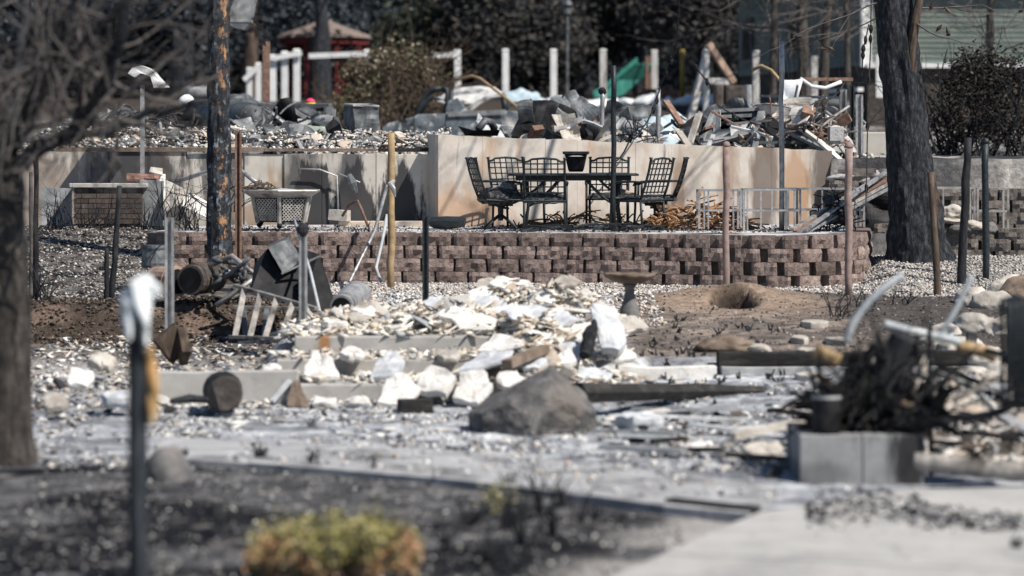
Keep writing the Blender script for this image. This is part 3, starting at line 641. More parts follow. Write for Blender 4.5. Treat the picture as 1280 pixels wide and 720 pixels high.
# table
tb = thing('patio_table', 'long black burnt metal patio table with curved braces', 'table', tpos(716, 38.85))
m = M['iron']; TL, TW, TH = .845, .47, .715
q = L(); prof = []
for k in range(4):
    cx = (TL-.12)*(1 if k in (0, 3) else -1); cy = (TW-.12)*(1 if k < 2 else -1)
    for i in range(5): a = [0, 90, 180, 270][k]+i*22.5; prof.append((cx+.12*math.cos(R(a)), cy+.12*math.sin(R(a)), TH-.02))
q.prism(prof, (0, 0, .028)); q.build('tabletop', m, tb, bevel=.006)
q = L()
for s in (-1, 1): q.bar((-TL+.1, s*(TW-.08), TH-.05), (TL-.1, s*(TW-.08), TH-.05), .03, .06); q.bar((s*(TL-.12), -TW+.1, TH-.05), (s*(TL-.12), TW-.1, TH-.05), .03, .06)
q.build('apron', m, tb)
for sx in (-1, 1):
    for sy in (-1, 1):
        q = L(); q.tube([(sx*.62, sy*.33, 0), (sx*.58, sy*.3, .3), (sx*.6, sy*.34, TH-.03)], [.022, .02, .024], 7); lg_ = q.build('leg', m, tb, smooth=True)
        q = L(); q.tube(arc((sx*.585, sy*.3, .3), (sx*.15, sy*.36, TH-.04), (0, 0, -.05)), .018, 6); q.build('brace', m, lg_, smooth=True)
        q = L(); q.tube(arc((sx*.6, sy*.31, .45), (sx*.32, sy*.36, TH-.04), (0, 0, -.03)), .014, 6); q.build('brace', m, lg_, smooth=True)
# pot on the table
pt = thing('pot', 'square black scorched pot standing on the patio table', 'pot', (tpos(720, 38.8)[0], 38.8, TZ+TH+.01))
q = L(); q.lathe([(.12, 0), (.14, .03), (.195, .215), (.198, .22)], 4, (0, 0, .02)); q.xf(Matrix.Rotation(R(41), 4, 'Z')); q.build('body', M['black'], pt, bevel=.01)
q = L(); q.lathe([(.198, .22), (.235, .235), (.235, .265), (.2, .265), (.18, .235)], 4, (0, 0, .02)); q.xf(Matrix.Rotation(R(41), 4, 'Z')); q.build('rim', M['iron'], pt)
q = L(); q.lathe([(.185, .2), (.05, .245), (.01, .255)], 10, (0, 0, .02), .1); q.build('soil', M['ash'], pt)

# ------------------------------------------------------------ stakes and posts
def upost(name, label, px, yt, yb, D, wpx, m, kind='u', lean=0, group=None, cap=None, hole=True, cat='post'):
    """vertical post from pixel rows yt..yb at distance D"""
    b = at(px, yb, D); tpt = at(px+lean, yt, D); wd = wpx*D/F
    t = thing(name, label, cat, b, 0, group)
    q = MB(); ax = tpt-b
    if kind == 'u':
        n = 5
        for dx, dy, w_, d_ in ((0, .3*wd, wd*.5, wd*.1), (-.36*wd, 0, wd*.28, wd*.6), (.36*wd, 0, wd*.28, wd*.6)):
            q.box((b+tpt)/2+Vector((dx, dy, 0)), (w_, d_, ax.length))
        if lean: 
            for i, v in enumerate(q.v): k = (v.z-b.z)/ax.length; q.v[i] = v+Vector((ax.x*k-ax.x*.5, 0, 0))
    elif kind == 'round':
        q.tube([b-Vector((0, 0, .1))]+[b+ax*f+Vector((random.uniform(-.14, .14)*wd, 0, 0)) for f in (.15, .32, .5, .68, .85)]+[tpt], [wd*.5*random.uniform(.93, 1.07) for k_ in range(7)], 10)
    elif kind == 'rough':
        n = 7; q.tube([b-Vector((0, 0, .1))]+[b+ax*i/n+Vector((random.uniform(-.1, .1)*wd, 0, 0)) for i in range(n+1)], [wd*.62]+[wd*(.58-.12*i/n)*random.uniform(.88, 1.1) for i in range(n+1)], 8)
    q.build('shaft', m, t, smooth=(kind != 'u'))
    if cap == 'ball':
        c = MB(); c.lathe([(.001, 0), (wd*.55, wd*.1), (wd*.6, wd*.35), (wd*.4, wd*.75), (.001, wd*.9)], 10, tpt); c.build('cap', m, t, smooth=True)
    if cap == 'char':
        c = MB(); c.lathe([(wd*.4, -wd*1.2), (wd*.75, -wd*.6), (wd*.8, 0), (wd*.35, wd*.5)], 9, tpt, .2); c.build('burnt_tip', M['char'], t)
    return t
upost('fence_post', 'grey metal channel post with a burnt plant tip, left of the scorched pole', 212, 272, 425, 31.0, 11, M['steel'])
upost('fence_post', 'pale metal post with red edge and charred tip by the ladder', 379, 284, 402, 29.6, 10, M['steel'], cap='char')
upost('fence_post', 'rusty red-edged metal post just right of the scorched pole', 298, 163, 322, 36.6, 8, M['rust'])
upost('rod', 'tall tan rod with a strap knotted round it', 489, 166, 361, 35.9, 9, M['tan'], 'round', cat='rod')
upost('fence_post', 'short dark metal post left of the foundation wall corner', 532, 270, 384, 31.6, 8, M['iron'])
upost('fence_post', 'pinkish brown pipe post in front of the wall, under the wall edge', 908, 184, 366, 35.0, 8.5, M['pinkpost'], 'round', cap='ball')
upost('fence_post', 'pinkish brown pipe post at the right end of the block wall', 1061, 186, 371, 34.2, 9.5, M['pinkpost'], 'round', cap='ball')
upost('stake', 'leaning charred black stake right of the big trunk', 1201, 172, 362, 35.6, 10, M['char'], 'rough', lean=9, cat='stake')
upost('fence_post', 'straight dark metal pipe post at the far right', 1232, 180, 358, 36.0, 9, M['iron'], 'round', cap='ball')
upost('sapling', 'thin brown bare sapling stem in front of the big trunk', 1172, 215, 370, 34.6, 9, M['barkb'], 'rough', lean=-9, cat='sapling')
upost('pole', 'tall slim pole, black above and bare grey below, behind the metal racks', 977, 52, 284, 38.2, 6.5, M['steel'], 'round', cat='pole')
upost('pole', 'dark metal pole rising through the patio table area', 767, 82, 279, 37.9, 6.5, M['iron'], 'round', cat='pole')
upost('pole', 'short grey pole with a burnt lamp head on the wall', 753, 112, 182, 43.5, 6, M['steel'], 'round', cap='char', cat='pole')
upost('pole', 'grey steel pole standing on the wall before the blue tarp', 823, 112, 190, 43.5, 6, M['steel'], 'round', cat='pole')
upost('pole', 'grey galvanised channel pole left of the big trunk', 1054, 112, 205, 44, 9, M['steel'], cat='pole')
upost('pole', 'thinner dark pole beside the galvanised channel pole', 1065, 106, 205, 44.6, 6, M['iron'], cat='pole')
upost('pole', 'bright galvanised channel pole nearest the big trunk', 1074, 118, 208, 44, 9, M['steel'], cat='pole')
upost('stake', 'thin blackened stake standing in the left slope', 140, 232, 366, 34.0, 7, M['char'], 'rough', lean=10, cat='stake')
upost('stake', 'short burnt stub beside the thin stake on the left slope', 133, 310, 368, 33.8, 6, M['char'], 'rough', cat='stake')
upost('stake', 'black stake close beside the left foreground trunk', 45, 195, 372, 33.8, 7, M['char'], 'rough', cat='stake')
upost('stake', 'pale grey stake close beside the left foreground trunk', 39, 215, 372, 34.2, 5, M['twig'], 'rough', cat='stake')
upost('stake', 'thin dark stake through the burnt brush at right', 1164, 402, 580, 20.3, 6, M['char'], 'round', lean=-2, cat='stake')
# strap on the tan rod, hanging strips
q = MB(); q.tube([at(493, 226, 35.8), at(487, 230, 35.75), at(492, 236, 35.75), at(494, 246, 35.75)], [.02, .035, .03, .01], 7); tag(q.build('strap', M['steel']), 'grey strap knotted around the tan rod', 'strap')
for lab, pts, r_, mm in (('grey pole leaning diagonally against the tan rod', [(437, 352, 35.2), (468, 290, 36.5), (484, 232, 37)], .022, 'steel'),
        ('bent rusty rod standing on the patio edge', [(460, 283, 37.6), (452, 262, 37.7), (447, 251, 37.8), (437, 256, 37.9), (428, 270, 38)], .018, 'rust'),
        ('pale strip hanging over the block wall by the tan rod', [(484, 268, 36.6), (478, 300, 36.5), (470, 335, 36.3), (476, 352, 36)], .02, 'hose'),
        ('thin leaning rod in front of the charred hood', [(404, 408, 30), (388, 340, 31), (368, 275, 33)], .016, 'hose'),
        ('long pale pipe sagging behind the scorched pole', [(200, 228, 40), (230, 224, 39.6), (262, 214, 39.2), (300, 212, 39), (325, 232, 38.6)], .03, 'steel')):
    q = MB(); q.tube([at(*p) for p in pts], r_, 7); tag(q.build('rod', M[mm], smooth=True), lab, 'rod')
# ------------------------------------------------------------ burnt string lights
def wire(label, pts, r_=.007, blobs=(), m='char'):
    P = [at(*p) for p in pts]; Q = []
    for i in range(len(P)-1):
        for k in range(5): Q.append(P[i]+(P[i+1]-P[i])*k/5+Vector((0, 0, -.04*4*(k/5)*(1-k/5)*(P[i+1]-P[i]).length)))
    Q.append(P[-1]); t = thing('string_lights', label, 'string lights', P[0])
    q = MB(); q.tube(Q, r_, 5); q.build('wire', M[m], t)
    for f in blobs:
        p = Q[int(f*(len(Q)-1))]; q = MB(); q.lathe([(.004, .05), (.02, .03), (.03, -.02), (.012, -.07)], 7, p, .2); q.build('bulb', M['black'], t)
    return t
wire('burnt light string rising from the dark table pole to the wall pole', [(768, 202, 37.9), (788, 172, 39.5), (803, 160, 41), (825, 110, 43)], .012, (.35, .6, .9, .98))
wire('burnt light string rising from the wall pole out of the picture top', [(823, 112, 43.4), (835, 82, 43), (845, 58, 42.5), (850, -12, 41)], .009, (.3, .5, .7))
wire('burnt light string sagging over the collapsed metal frame', [(866, 78, 43), (888, 106, 43)], .011, (.2, .8))
wire('burnt light string running up to the galvanised poles', [(898, 132, 42.8), (945, 155, 42.6), (1005, 160, 42.5), (1035, 125, 43), (1056, 103, 43.8)], .011, (.1, .3, .5, .7, .9))
wire('burnt light string hanging straight down beside the trunk', [(1089, -10, 40), (1088, 60, 40), (1085, 122, 39.6), (1084, 175, 39.2), (1082, 265, 38)], .009, (.15, .24, .42, .66, .9))
wire('shorter burnt light string hanging left of the trunk', [(1086, 30, 40), (1079, 60, 40), (1077, 95, 40)], .009, (.3, .5, .6))
# ------------------------------------------------------------ rusty strip heap and racks on the patio
def tangle(name, label, cat, c, ext, n, m, r0, seed, lmin=.2, lmax=.6, curl=.15, flat=.25):
    r = random.Random(seed); q = MB()
    for i in range(n):
        u = r.uniform(-1, 1); p = Vector(c)+Vector((u*ext[0], r.uniform(-1, 1)*ext[1], r.random()*ext[2]*(1-abs(u)**2)))
        an = r.uniform(0, 6.28); el = r.gauss(0, flat); l = r.uniform(lmin, lmax)
        d = Vector((math.cos(an)*math.cos(el), math.sin(an)*math.cos(el), math.sin(el)))
        s_ = Vector((r.uniform(-1, 1), r.uniform(-1, 1), r.uniform(-.3, .8)))*curl
        q.tube(arc(p-d*l/2, p+d*l/2, s_, 5), r0*r.uniform(.6, 1.4), 5)
    return tag(q.build(name, m), label, cat, kind='stuff')
c = at(876, 286, 38.6); tangle('wood_strips', 'heap of scorched orange-brown bent strips right of the chairs', 'debris', c, (.66, .42, .36), 150, M['orange'], .012, 3, .2, .7, .06, .3)
c = at(735, 288, 39.4); tangle('wood_strips', 'scorched orange-brown strips on the ground under the table', 'debris', c, (1.0, .3, .22), 110, M['orange'], .010, 4, .15, .5, .05, .35)
c = at(745, 287, 37.6); tangle('charred_sticks', 'black charred slats lying on the patio edge below the pot', 'debris', c, (.85, .15, .07), 40, M['iron'], .014, 5, flat=.06, curl=.03)
q = MB(); q.tube([at(776, 240, 39.3), at(838, 262, 38.9)], .05, 10); tag(q.build('pipe', M['pvc'], smooth=True), 'cream pipe lying behind the front right chair', 'pipe')
def rack(label, p0, p1, D0, D1, yt, yb, mids, depth=.4, m='steel', r_=.014, ym=(.5,)):
    a = at(p0, yb, D0); b = at(p1, yb, D1); h = (yb-yt)*D0/F
    t = thing('metal_rack', label, 'rack', a); n = Vector((0, depth, 0)); up = Vector((0, 0, h))
    for base in (a, b):
        for o_ in (Vector((0, 0, 0)), n):
            q = MB(); q.bar(base+o_, base+o_+up, r_*2); q.build('leg', M[m], t)
    for z in (1.0,)+ym:
        for o_ in (Vector((0, 0, 0)), n): q = MB(); q.bar(a+o_+up*z, b+o_+up*z, r_*1.8); q.build('rail', M[m], t)
        for base in (a, b): q = MB(); q.bar(base+up*z, base+n+up*z, r_*1.8); q.build('rail', M[m], t)
    for f in mids:
        q = MB(); p = a+(b-a)*f; q.bar(p, p+up, r_*1.5); q.build('upright', M[m], t)
    return t
rack('rusty white metal rack nearest the orange strip heap', 874, 926, 38.0, 38.0, 238, 286, (.12, .22, .82, .93), ym=(.48,))
rack('rusty white metal rack in the middle, behind the slim pole', 930, 1000, 38.0, 38.0, 237, 287, (.06, .3, .5, .75, .9), ym=(.48,))
rack('rusty white metal rack behind the leaning aluminium strips', 985, 1080, 38.9, 38.9, 236, 284, (.45, .9), ym=(.45,))
rack('pale metal frame on the wall top just right of the big trunk', 1166, 1218, 39.2, 39.2, 235, 284, (.1, .25, .9), m='alum')
rack('pale metal frame on the wall top at the far right', 1222, 1260, 39.2, 39.2, 236, 288, (.85,), m='alum', ym=(.46,))
for i, (y0, y1, mm) in enumerate(((287, 212, 'alum'), (290, 220, 'rust'), (291, 226, 'alum'), (293, 232, 'steel'), (288, 207, 'steel'))):
    q = MB(); q.bar(at(990+i*4, y0, 37.4-.05*i), at(1114+i, y1, 39.6), .055, .03)
    tag(q.build('metal_strip', M[mm]), ['uppermost', 'rust brown', 'pale middle', 'lowest', 'rearmost'][i]+' long metal strip leaning against the wall by the trunk', 'metal strip')
tangle('burnt_stalks', 'black burnt stalks at the foot of the leaning strips', 'plant', at(1040, 288, 38.2), (.25, .2, .45), 60, M['char'], .008, 9, .15, .45, .1, 1.0)
q = MB(); q.lathe([(.02, 0), (.07, .03), (.08, .1), (.05, .15)], 8, at(1036, 258, 38), .15); q.tube([at(1037, 290, 38), at(1036, 256, 38)], .012, 5); tag(q.build('garden_light', M['iron']), 'small burnt garden light among the leaning strips', 'light')
# ------------------------------------------------------------ lattice planter
pl = thing('lattice_planter', 'hexagonal cast metal planter with lattice panels and a flared pale rim', 'planter', at(352, 283, 38.3), R(30))
H = .42; prof = [(.36, .06), (.42, H-.05)]
q = L(); n = 6
q.lathe([(.33, .06), (.40, H-.04)], 6); q.xf(Matrix.Rotation(R(0), 4, 'Z')); q.build('body', M['black'], pl)
q = L(); q.lathe([(.40, H-.05), (.47, H-.02), (.55, H+.03), (.55, H+.055), (.43, H+.03), (.36, H)], 6); q.build('rim', M['alum'], pl, bevel=.01)
def hexp(r_, k, z): a = k*math.pi/3; return Vector((r_*math.cos(a), r_*math.sin(a), z))
for k in range(6):
    q = L(); q.tube([hexp(.335, k, .05), hexp(.41, k, H-.03)], .03, 6); q.build('corner_post', M['alum'], pl)
    A0, A1, B0, B1 = hexp(.345, k, .08), hexp(.345, k+1, .08), hexp(.412, k, H-.06), hexp(.412, k+1, H-.06)
    q = L()
    def pp(u, v): return (A0+(A1-A0)*u)*(1-v)+(B0+(B1-B0)*u)*v
    N_ = 6
    for i in range(-N_, N_+1):
        u0, v0 = max(0, i/N_), max(0, -i/N_); l = 1-max(u0, v0)
        if l > .05:
            q.bar(pp(.12+.76*u0, v0), pp(.12+.76*(u0+l), v0+l), .012); q.bar(pp(.88-.76*u0, v0), pp(.88-.76*(u0+l), v0+l), .012)
    q.build('lattice', M['alum'] if k in (3, 4) else M['steel'], pl)
q = L(); q.lathe([(.42, H-.01), (.25, H+.04), (.1, H+.06), (.01, H+.07)], 12, (0, 0, 0), .12); q.build('soil', M['ash'], pl)
for k in (0, 2, 4): q = L(); q.tube([hexp(.3, k, .08), hexp(.33, k, .03), hexp(.36, k, 0)], .035, 6); q.build('foot', M['black'], pl)
tangle('twigs', 'burnt twigs piled in the lattice planter', 'debris', at(325, 240, 38.3), (.3, .2, .12), 30, M['barkb'], .01, 31, .1, .4, .06, .3)
# wall tap pipe, cloth, white cut lumber on the terrace
q = MB(); q.tube([at(375, 211, 40.9), at(400, 212, 40.9), at(421, 220, 40.9), at(423, 262, 40.9)], .014, 6); q.tube([at(421, 216, 40.9), at(436, 222, 40.9), at(450, 228, 40.8)], .01, 5); tag(q.build('pipe', M['steel'], smooth=True), 'thin pale water pipe running down the grey wall', 'pipe')
q = MB(); q.tube([at(436, 218, 40.85), at(441, 228, 40.8), at(446, 242, 40.85)], [.03, .06, .02], 6, sq=.5); q.jitter(.02, 9, 3); tag(q.build('rag', M['sheet']), 'grey rag hanging from the pipe on the grey wall', 'rag')
q = MB(); p0 = at(425, 281, 40.3); p1 = at(527, 281, 40.2); q.bar(p0, p1, .28, .1); q.jitter(.01, 5, 2); tag(q.build('beam', M['clay'] if 0 else M['pvc'], bevel=.01), 'pale scorched beam lying at the foot of the grey wall', 'beam')
q = MB(); q.bar(at(413, 268, 40.2), at(436, 270, 40.1), .12, .14); q.jitter(.01, 6, 5); tag(q.build('concrete_chunk', M['stone']), 'ribbed pale block at the foot of the grey wall', 'block')
# dark cloth lump at wall corner
q = MB(); V, Fc = hull(77, 26, (1, .6, .3)); q.add([Vector(v)*.32+at(560, 286, 38.6)+Vector((0, 0, .08)) for v in V], [tuple(f) for f in Fc]); q.jitter(.04, 6, 4); tag(q.build('burnt_cloth', M['iron']), 'black burnt cloth heap at the corner of the beige wall', 'cloth')
from mathutils import noise
# ------------------------------------------------------------ scorched pole, trunks
def pole_mat():
    m = mk('charred_pole', [(.008, .009, .012), (.024, .028, .034), (.085, .095, .11)], 16, .7, 1.0, 26, rand=0, stretch=(1, 1, .6), dist=.03, wear=((.22, .245, .28), .58, .66, 13, (1, 1, .6)))
    t = m.node_tree; N = t.nodes; K = t.links; p = N['Principled BSDF']
    tc = N.new('ShaderNodeTexCoord'); sp = N.new('ShaderNodeSeparateXYZ'); K.new(tc.outputs['Object'], sp.inputs[0])
    mr = N.new('ShaderNodeMapRange'); mr.inputs['From Min'].default_value = -.02; mr.inputs['From Max'].default_value = .05; K.new(sp.outputs['X'], mr.inputs['Value'])
    mr3 = N.new('ShaderNodeMapRange'); mr3.inputs['From Min'].default_value = .13; mr3.inputs['From Max'].default_value = .095; K.new(sp.outputs['X'], mr3.inputs['Value'])
    nz = N.new('ShaderNodeTexNoise'); nz.inputs['Scale'].default_value = 7; nz.inputs['Detail'].default_value = 9; nz.inputs['Roughness'].default_value = .65
    mp = N.new('ShaderNodeMapping'); mp.inputs['Scale'].default_value = (1.1, 1.1, .75); K.new(tc.outputs['Object'], mp.inputs[0]); K.new(mp.outputs[0], nz.inputs['Vector'])
    m2 = N.new('ShaderNodeMapRange'); m2.inputs['From Min'].default_value = .53; m2.inputs['From Max'].default_value = .60; K.new(nz.outputs['Fac'], m2.inputs['Value'])
    mu = N.new('ShaderNodeMath'); mu.operation = 'MULTIPLY'; K.new(mr.outputs[0], mu.inputs[0]); K.new(m2.outputs[0], mu.inputs[1])
    mu2 = N.new('ShaderNodeMath'); mu2.operation = 'MULTIPLY'; K.new(mu.outputs[0], mu2.inputs[0]); K.new(mr3.outputs[0], mu2.inputs[1])
    mx = N.new('ShaderNodeMix'); mx.data_type = 'RGBA'; old = p.inputs['Base Color'].links[0].from_socket
    K.new(mu2.outputs[0], mx.inputs['Factor']); K.new(old, mx.inputs['A']); mx.inputs['B'].default_value = (.42, .235, .125, 1); K.new(mx.outputs['Result'], p.inputs['Base Color'])
    return m
def rough_trunk(path, rad, n=20, amp=.05, freq=4, seed=0, fine_=3):
    q = MB(); P = []; Rr = []
    for i in range(len(path)-1):
        for k in range(fine_*4): f = k/(fine_*4); P.append(Vector(path[i]).lerp(Vector(path[i+1]), f)); Rr.append(rad[i]*(1-f)+rad[i+1]*f)
    P.append(Vector(path[-1])); Rr.append(rad[-1]); q.tube(P, Rr, n)
    k = len(P)
    for i in range(k):
        for j in range(n):
            v = q.v[i*n+j]; d = (v-P[i]); rr = d.length
            w_ = noise.noise(Vector((v.x*freq*2, v.y*freq*2, v.z*freq*.45))+Vector((seed, 0, 0)))+.5*noise.noise(Vector((v.x*freq*5, v.y*freq*5, v.z*freq*1.2))+Vector((seed, 9, 0)))
            q.v[i*n+j] = P[i]+d*(1+amp*w_/max(rr, .05)*.3)
    return q
b = at(274, 318, 36.6); q = rough_trunk([b-Vector((0, 0, .2)), b+Vector((0, 0, 2)), b+Vector((-.03, 0, 5.5)), b+Vector((-.04, 0, 9))], [.15, .137, .128, .12], 26, .09, 7, 3, 12)
tag(q.build('utility_pole', pole_mat(), smooth=False), 'tall charred pole with flakes of orange bare wood showing', 'pole')
# big trunk on the right
def limb(path, rad, n=8): q = MB(); q.tube([Vector(p) for p in path], rad, n); return q
tr = thing('scorched_tree', 'thick scorched tree trunk leaning left in front of the pale gravel', 'tree', at(1147, 326, 37.5))
D = 37.4
q = rough_trunk([at(1150, 336, D), at(1147, 300, D), at(1142, 250, D), at(1135, 180, D), at(1128, 100, D), at(1121, 45, D), at(1114, -10, D), at(1105, -150, D), at(1090, -330, D)], [.46, .37, .315, .285, .255, .245, .235, .21, .16], 34, .16, 4.2, 8, 5)
q.build('trunk', M['bark'], tr, smooth=False)
q = rough_trunk([at(1136, 92, D-.15), at(1139, 60, D-.22), at(1144, 30, D-.25), at(1150, -5, D-.2), at(1168, -90, D), at(1180, -200, D)], [.1, .065, .055, .055, .05, .03], 10, .05, 5, 2); q.build('limb', M['barkb'], tr)
rt = random.Random(5)
def twigs(mb, p, d, l, r_, depth, rr, n=3, droop=0, spread=.7):
    pts = [p]; rad = [r_]; k = 5; q_ = p.copy(); dd = d.copy()
    for i in range(k):
        dd = (dd+Vector((rr.gauss(0, .16), rr.gauss(0, .16), rr.gauss(0, .16)-droop))).normalized(); q_ = q_+dd*l/k; pts.append(q_.copy()); rad.append(r_*(1-.6*(i+1)/k))
    mb.tube(pts, rad, 5 if r_ > .012 else 4, cap=False)
    if depth > 0:
        for i in range(n):
            j = rr.randint(2, k); nd = (dd*.6+Vector((rr.gauss(0, spread), rr.gauss(0, spread), rr.gauss(0, spread)))).normalized()
            twigs(mb, pts[j], nd, l*rr.uniform(.45, .75), rad[j]*.75, depth-1, rr, n, droop, spread)
q = MB()
for (p0, dr, l) in (((1108, 0, 37.3), (-.9, -.1, -.45), 1.3), ((1102, 20, 37.3), (-.9, 0, -.35), 1.1), ((1150, 10, 37.2), (.8, -.1, -.1), 1.0), ((1146, 30, 37.1), (.7, -.2, -.5), .8), ((1108, -40, 37.3), (-.8, -.2, .1), 1.5), ((1152, -40, 37.2), (.9, 0, .2), 1.5)):
    twigs(q, at(*p0), Vector(dr).normalized(), l, .012, 2, rt, 2)
for k in range(6): twigs(q, at(1100-k*2, -160-k*28, 37.4), Vector((rt.uniform(-1, 1), rt.uniform(-1, 1), .5)).normalized(), 2.2, .05, 3, rt, 3)
q.build('crown', M['twig'], tr)
q = MB()
for (px, py) in ((1180, 8), (1183, 33), (1188, 42), (1178, 30), (1166, 2), (1021, 60), (1033, 58), (1279, 12)):
    p = at(px, py, 37); r_ = .07; a = Vector((rt.uniform(-1, 1), rt.uniform(-1, 1), rt.uniform(-1, 0))).normalized(); s_ = a.cross(Vector((0, 1, .3))).normalized()
    q.add([p, p+a*r_+s_*r_*.4, p+a*r_*2, p+a*r_-s_*r_*.4, p+a*r_+Vector((0, -.02, 0))], [(0, 1, 4), (1, 2, 4), (2, 3, 4), (3, 0, 4)])
q.build('leaf', M['barkb'], tr)
# ------------------------------------------------------------ foreground tree at the left edge
lt = thing('bare_tree', 'bare burnt tree with a grey tangle of twigs at the left edge', 'tree', at(12, 588, 20.8))
D = 20.8
q = rough_trunk([at(14, 600, D), at(14, 540, D), at(12, 420, D), at(8, 320, D), at(2, 240, D), at(-6, 190, D), at(-30, 60, D), at(-60, -120, D)], [.2, .155, .145, .15, .155, .14, .1, .06], 20, .07, 3, 4)
q.build('trunk', M['barkg'], lt)
limbs = [([(10, 215, D), (50, 185, D-.1), (95, 160, D-.3), (130, 110, D-.6), (150, 40, D-.9), (165, -60, D-1)], .07),
         ([(8, 225, D), (60, 178, D+.2), (120, 165, D+.3), (185, 145, D+.3), (260, 128, D+.2)], .05),
         ([(0, 200, D), (35, 120, D-.4), (75, 60, D-.8), (105, -20, D-1)], .05),
         ([(95, 160, D-.3), (105, 100, D-.2), (98, 40, D), (92, -40, D)], .035),
         ([(60, 60, D-.6), (130, 100, D-.6), (180, 118, D-.5), (225, 130, D-.4)], .022),
         ([(100, 85, D-.5), (160, 45, D-.6), (210, 5, D-.7)], .018),
         ([(-5, 190, D), (20, 90, D+.3), (30, 0, D+.5), (25, -90, D+.6)], .05),
         ([(110, 90, D-.3), (118, 140, D-.4), (112, 185, D-.5)], .016),
         ([(150, 120, D-.2), (200, 80, D-.2), (235, 72, D-.2)], .016),
         ([(190, 80, D), (240, 50, D), (285, 5, D)], .014),
         ([(150, 150, D+.2), (215, 172, D+.2), (250, 160, D+.2)], .02),
         ([(20, 190, D), (70, 90, D-.5), (140, 20, D-.9), (190, -60, D-1.2)], .03)]
rt = random.Random(12)
for pts, r_ in limbs:
    q = MB(); P = [at(*p) for p in pts]; Q = []
    for i in range(len(P)-1):
        for k in range(4): Q.append(P[i].lerp(P[i+1], k/4)+Vector((rt.gauss(0, .012), rt.gauss(0, .012), rt.gauss(0, .012))))
    Q.append(P[-1]); n_ = len(Q); q.tube(Q, [r_*(1-.55*i/(n_-1)) for i in range(n_)], 7); q.build('limb', M['bark'] if r_ > .04 else M['twig'], lt, smooth=True)
q = MB()
for pts, r_ in limbs:
    for k in range(8):
        i = rt.randint(0, len(pts)-2); p = at(*pts[i]).lerp(at(*pts[i+1]), rt.random())
        if (p.x/p.y)*F+640 > 165 and rt.random() < .75: continue
        d = Vector((rt.gauss(-.1, .55), rt.gauss(0, .7), rt.gauss(.1, .8))).normalized()
        twigs(q, p, d, rt.uniform(.5, 1.1), rt.uniform(.008, .016), 2, rt, 2, .02)
for k in range(26):
    p = at(rt.uniform(-20, 150), rt.uniform(0, 200), D+rt.uniform(-1.2, .8)); d = Vector((rt.gauss(0, .35), rt.gauss(0, .5), rt.choice((-1, 1))*rt.uniform(.5, 1))).normalized()
    twigs(q, p, d, rt.uniform(.5, 1.1), rt.uniform(.007, .015), 2, rt, 2, .02)
q.build('crown', M['twig'], lt)
# ------------------------------------------------------------ wrapped post in the left foreground
D = 15.3
wpst = thing('wrapped_post', 'black charred post with torn pale wrap and an amber melted strip', 'post', at(173, 800, D))
q = rough_trunk([at(173, 800, D), at(173, 600, D), at(172, 480, D), at(170, 352, D)], [.051, .05, .049, .045], 12, .02, 6, 1); q.build('shaft', mk('post_char', [(.012, .015, .02), (.03, .035, .042), (.075, .085, .1)], 10, .6, .6, 40, rand=0, stretch=(1, 1, .2), dist=.01), wpst)
def cloth(poly_pts, m, name, parent, seed, n=10, amp=.012, th=.006):
    """strip defined by left/right edges (px,py,D) lists"""
    Lh, Rh = poly_pts; q = MB(); k = len(Lh); rows = []
    for i in range((k-1)*n+1):
        a = min(i//n, k-2); f = i/n-a; l = at(*Lh[a]).lerp(at(*Lh[a+1]), f); r_ = at(*Rh[a]).lerp(at(*Rh[a+1]), f); row = []
        for j in range(9):
            p = l.lerp(r_, j/8); p = p+Vector((0, noise.noise(p*9+Vector((seed, 0, 0)))*amp*3-.02*math.sin(j/8*3.14), 0))+noise.noise_vector(p*14)*amp*.5; row.append(p)
        rows.append(row)
    vs = [p for r_ in rows for p in r_]; fs = []
    for i in range(len(rows)-1):
        for j in range(8): a = i*9+j; fs.append((a, a+1, a+10, a+9))
    q.add(vs, fs); o = q.build(name, m, parent, smooth=True); mo = o.modifiers.new('s', 'SOLIDIFY'); mo.thickness = th; return o
cloth(([(150, 366, D-.04), (149, 378, D-.07), (152, 404, D-.07), (160, 428, D-.06)], [(178, 352, D-.08), (171, 380, D-.1), (168, 404, D-.09), (164, 426, D-.07)]), M['paper'], 'wrap', wpst, 1)
cloth(([(162, 350, D-.09), (167, 370, D-.1), (176, 400, D-.1), (180, 430, D-.09)], [(190, 350, D-.06), (189, 380, D-.08), (187, 410, D-.08), (186, 432, D-.08)]), M['paper'], 'wrap', wpst, 2)
q = MB(); V, Fc = hull(5, 24, (1.1, .6, .7)); q.add([Vector(v)*.066+at(179, 353, D-.03) for v in V], [tuple(f) for f in Fc]); q.tube([at(184, 356, D-.03), at(196, 362, D-.03), at(198, 372, D-.03)], [.03, .03, .015], 6, sq=.5); q.build('wrap_knot', M['paper'], wpst)
cloth(([(183, 432, D-.05), (184, 460, D-.06), (184, 500, D-.06), (186, 531, D-.05)], [(189, 432, D-.04), (198, 462, D-.03), (200, 490, D-.03), (195, 531, D-.03)]), M['amber'], 'melted_strip', wpst, 3, amp=.02, th=.02)
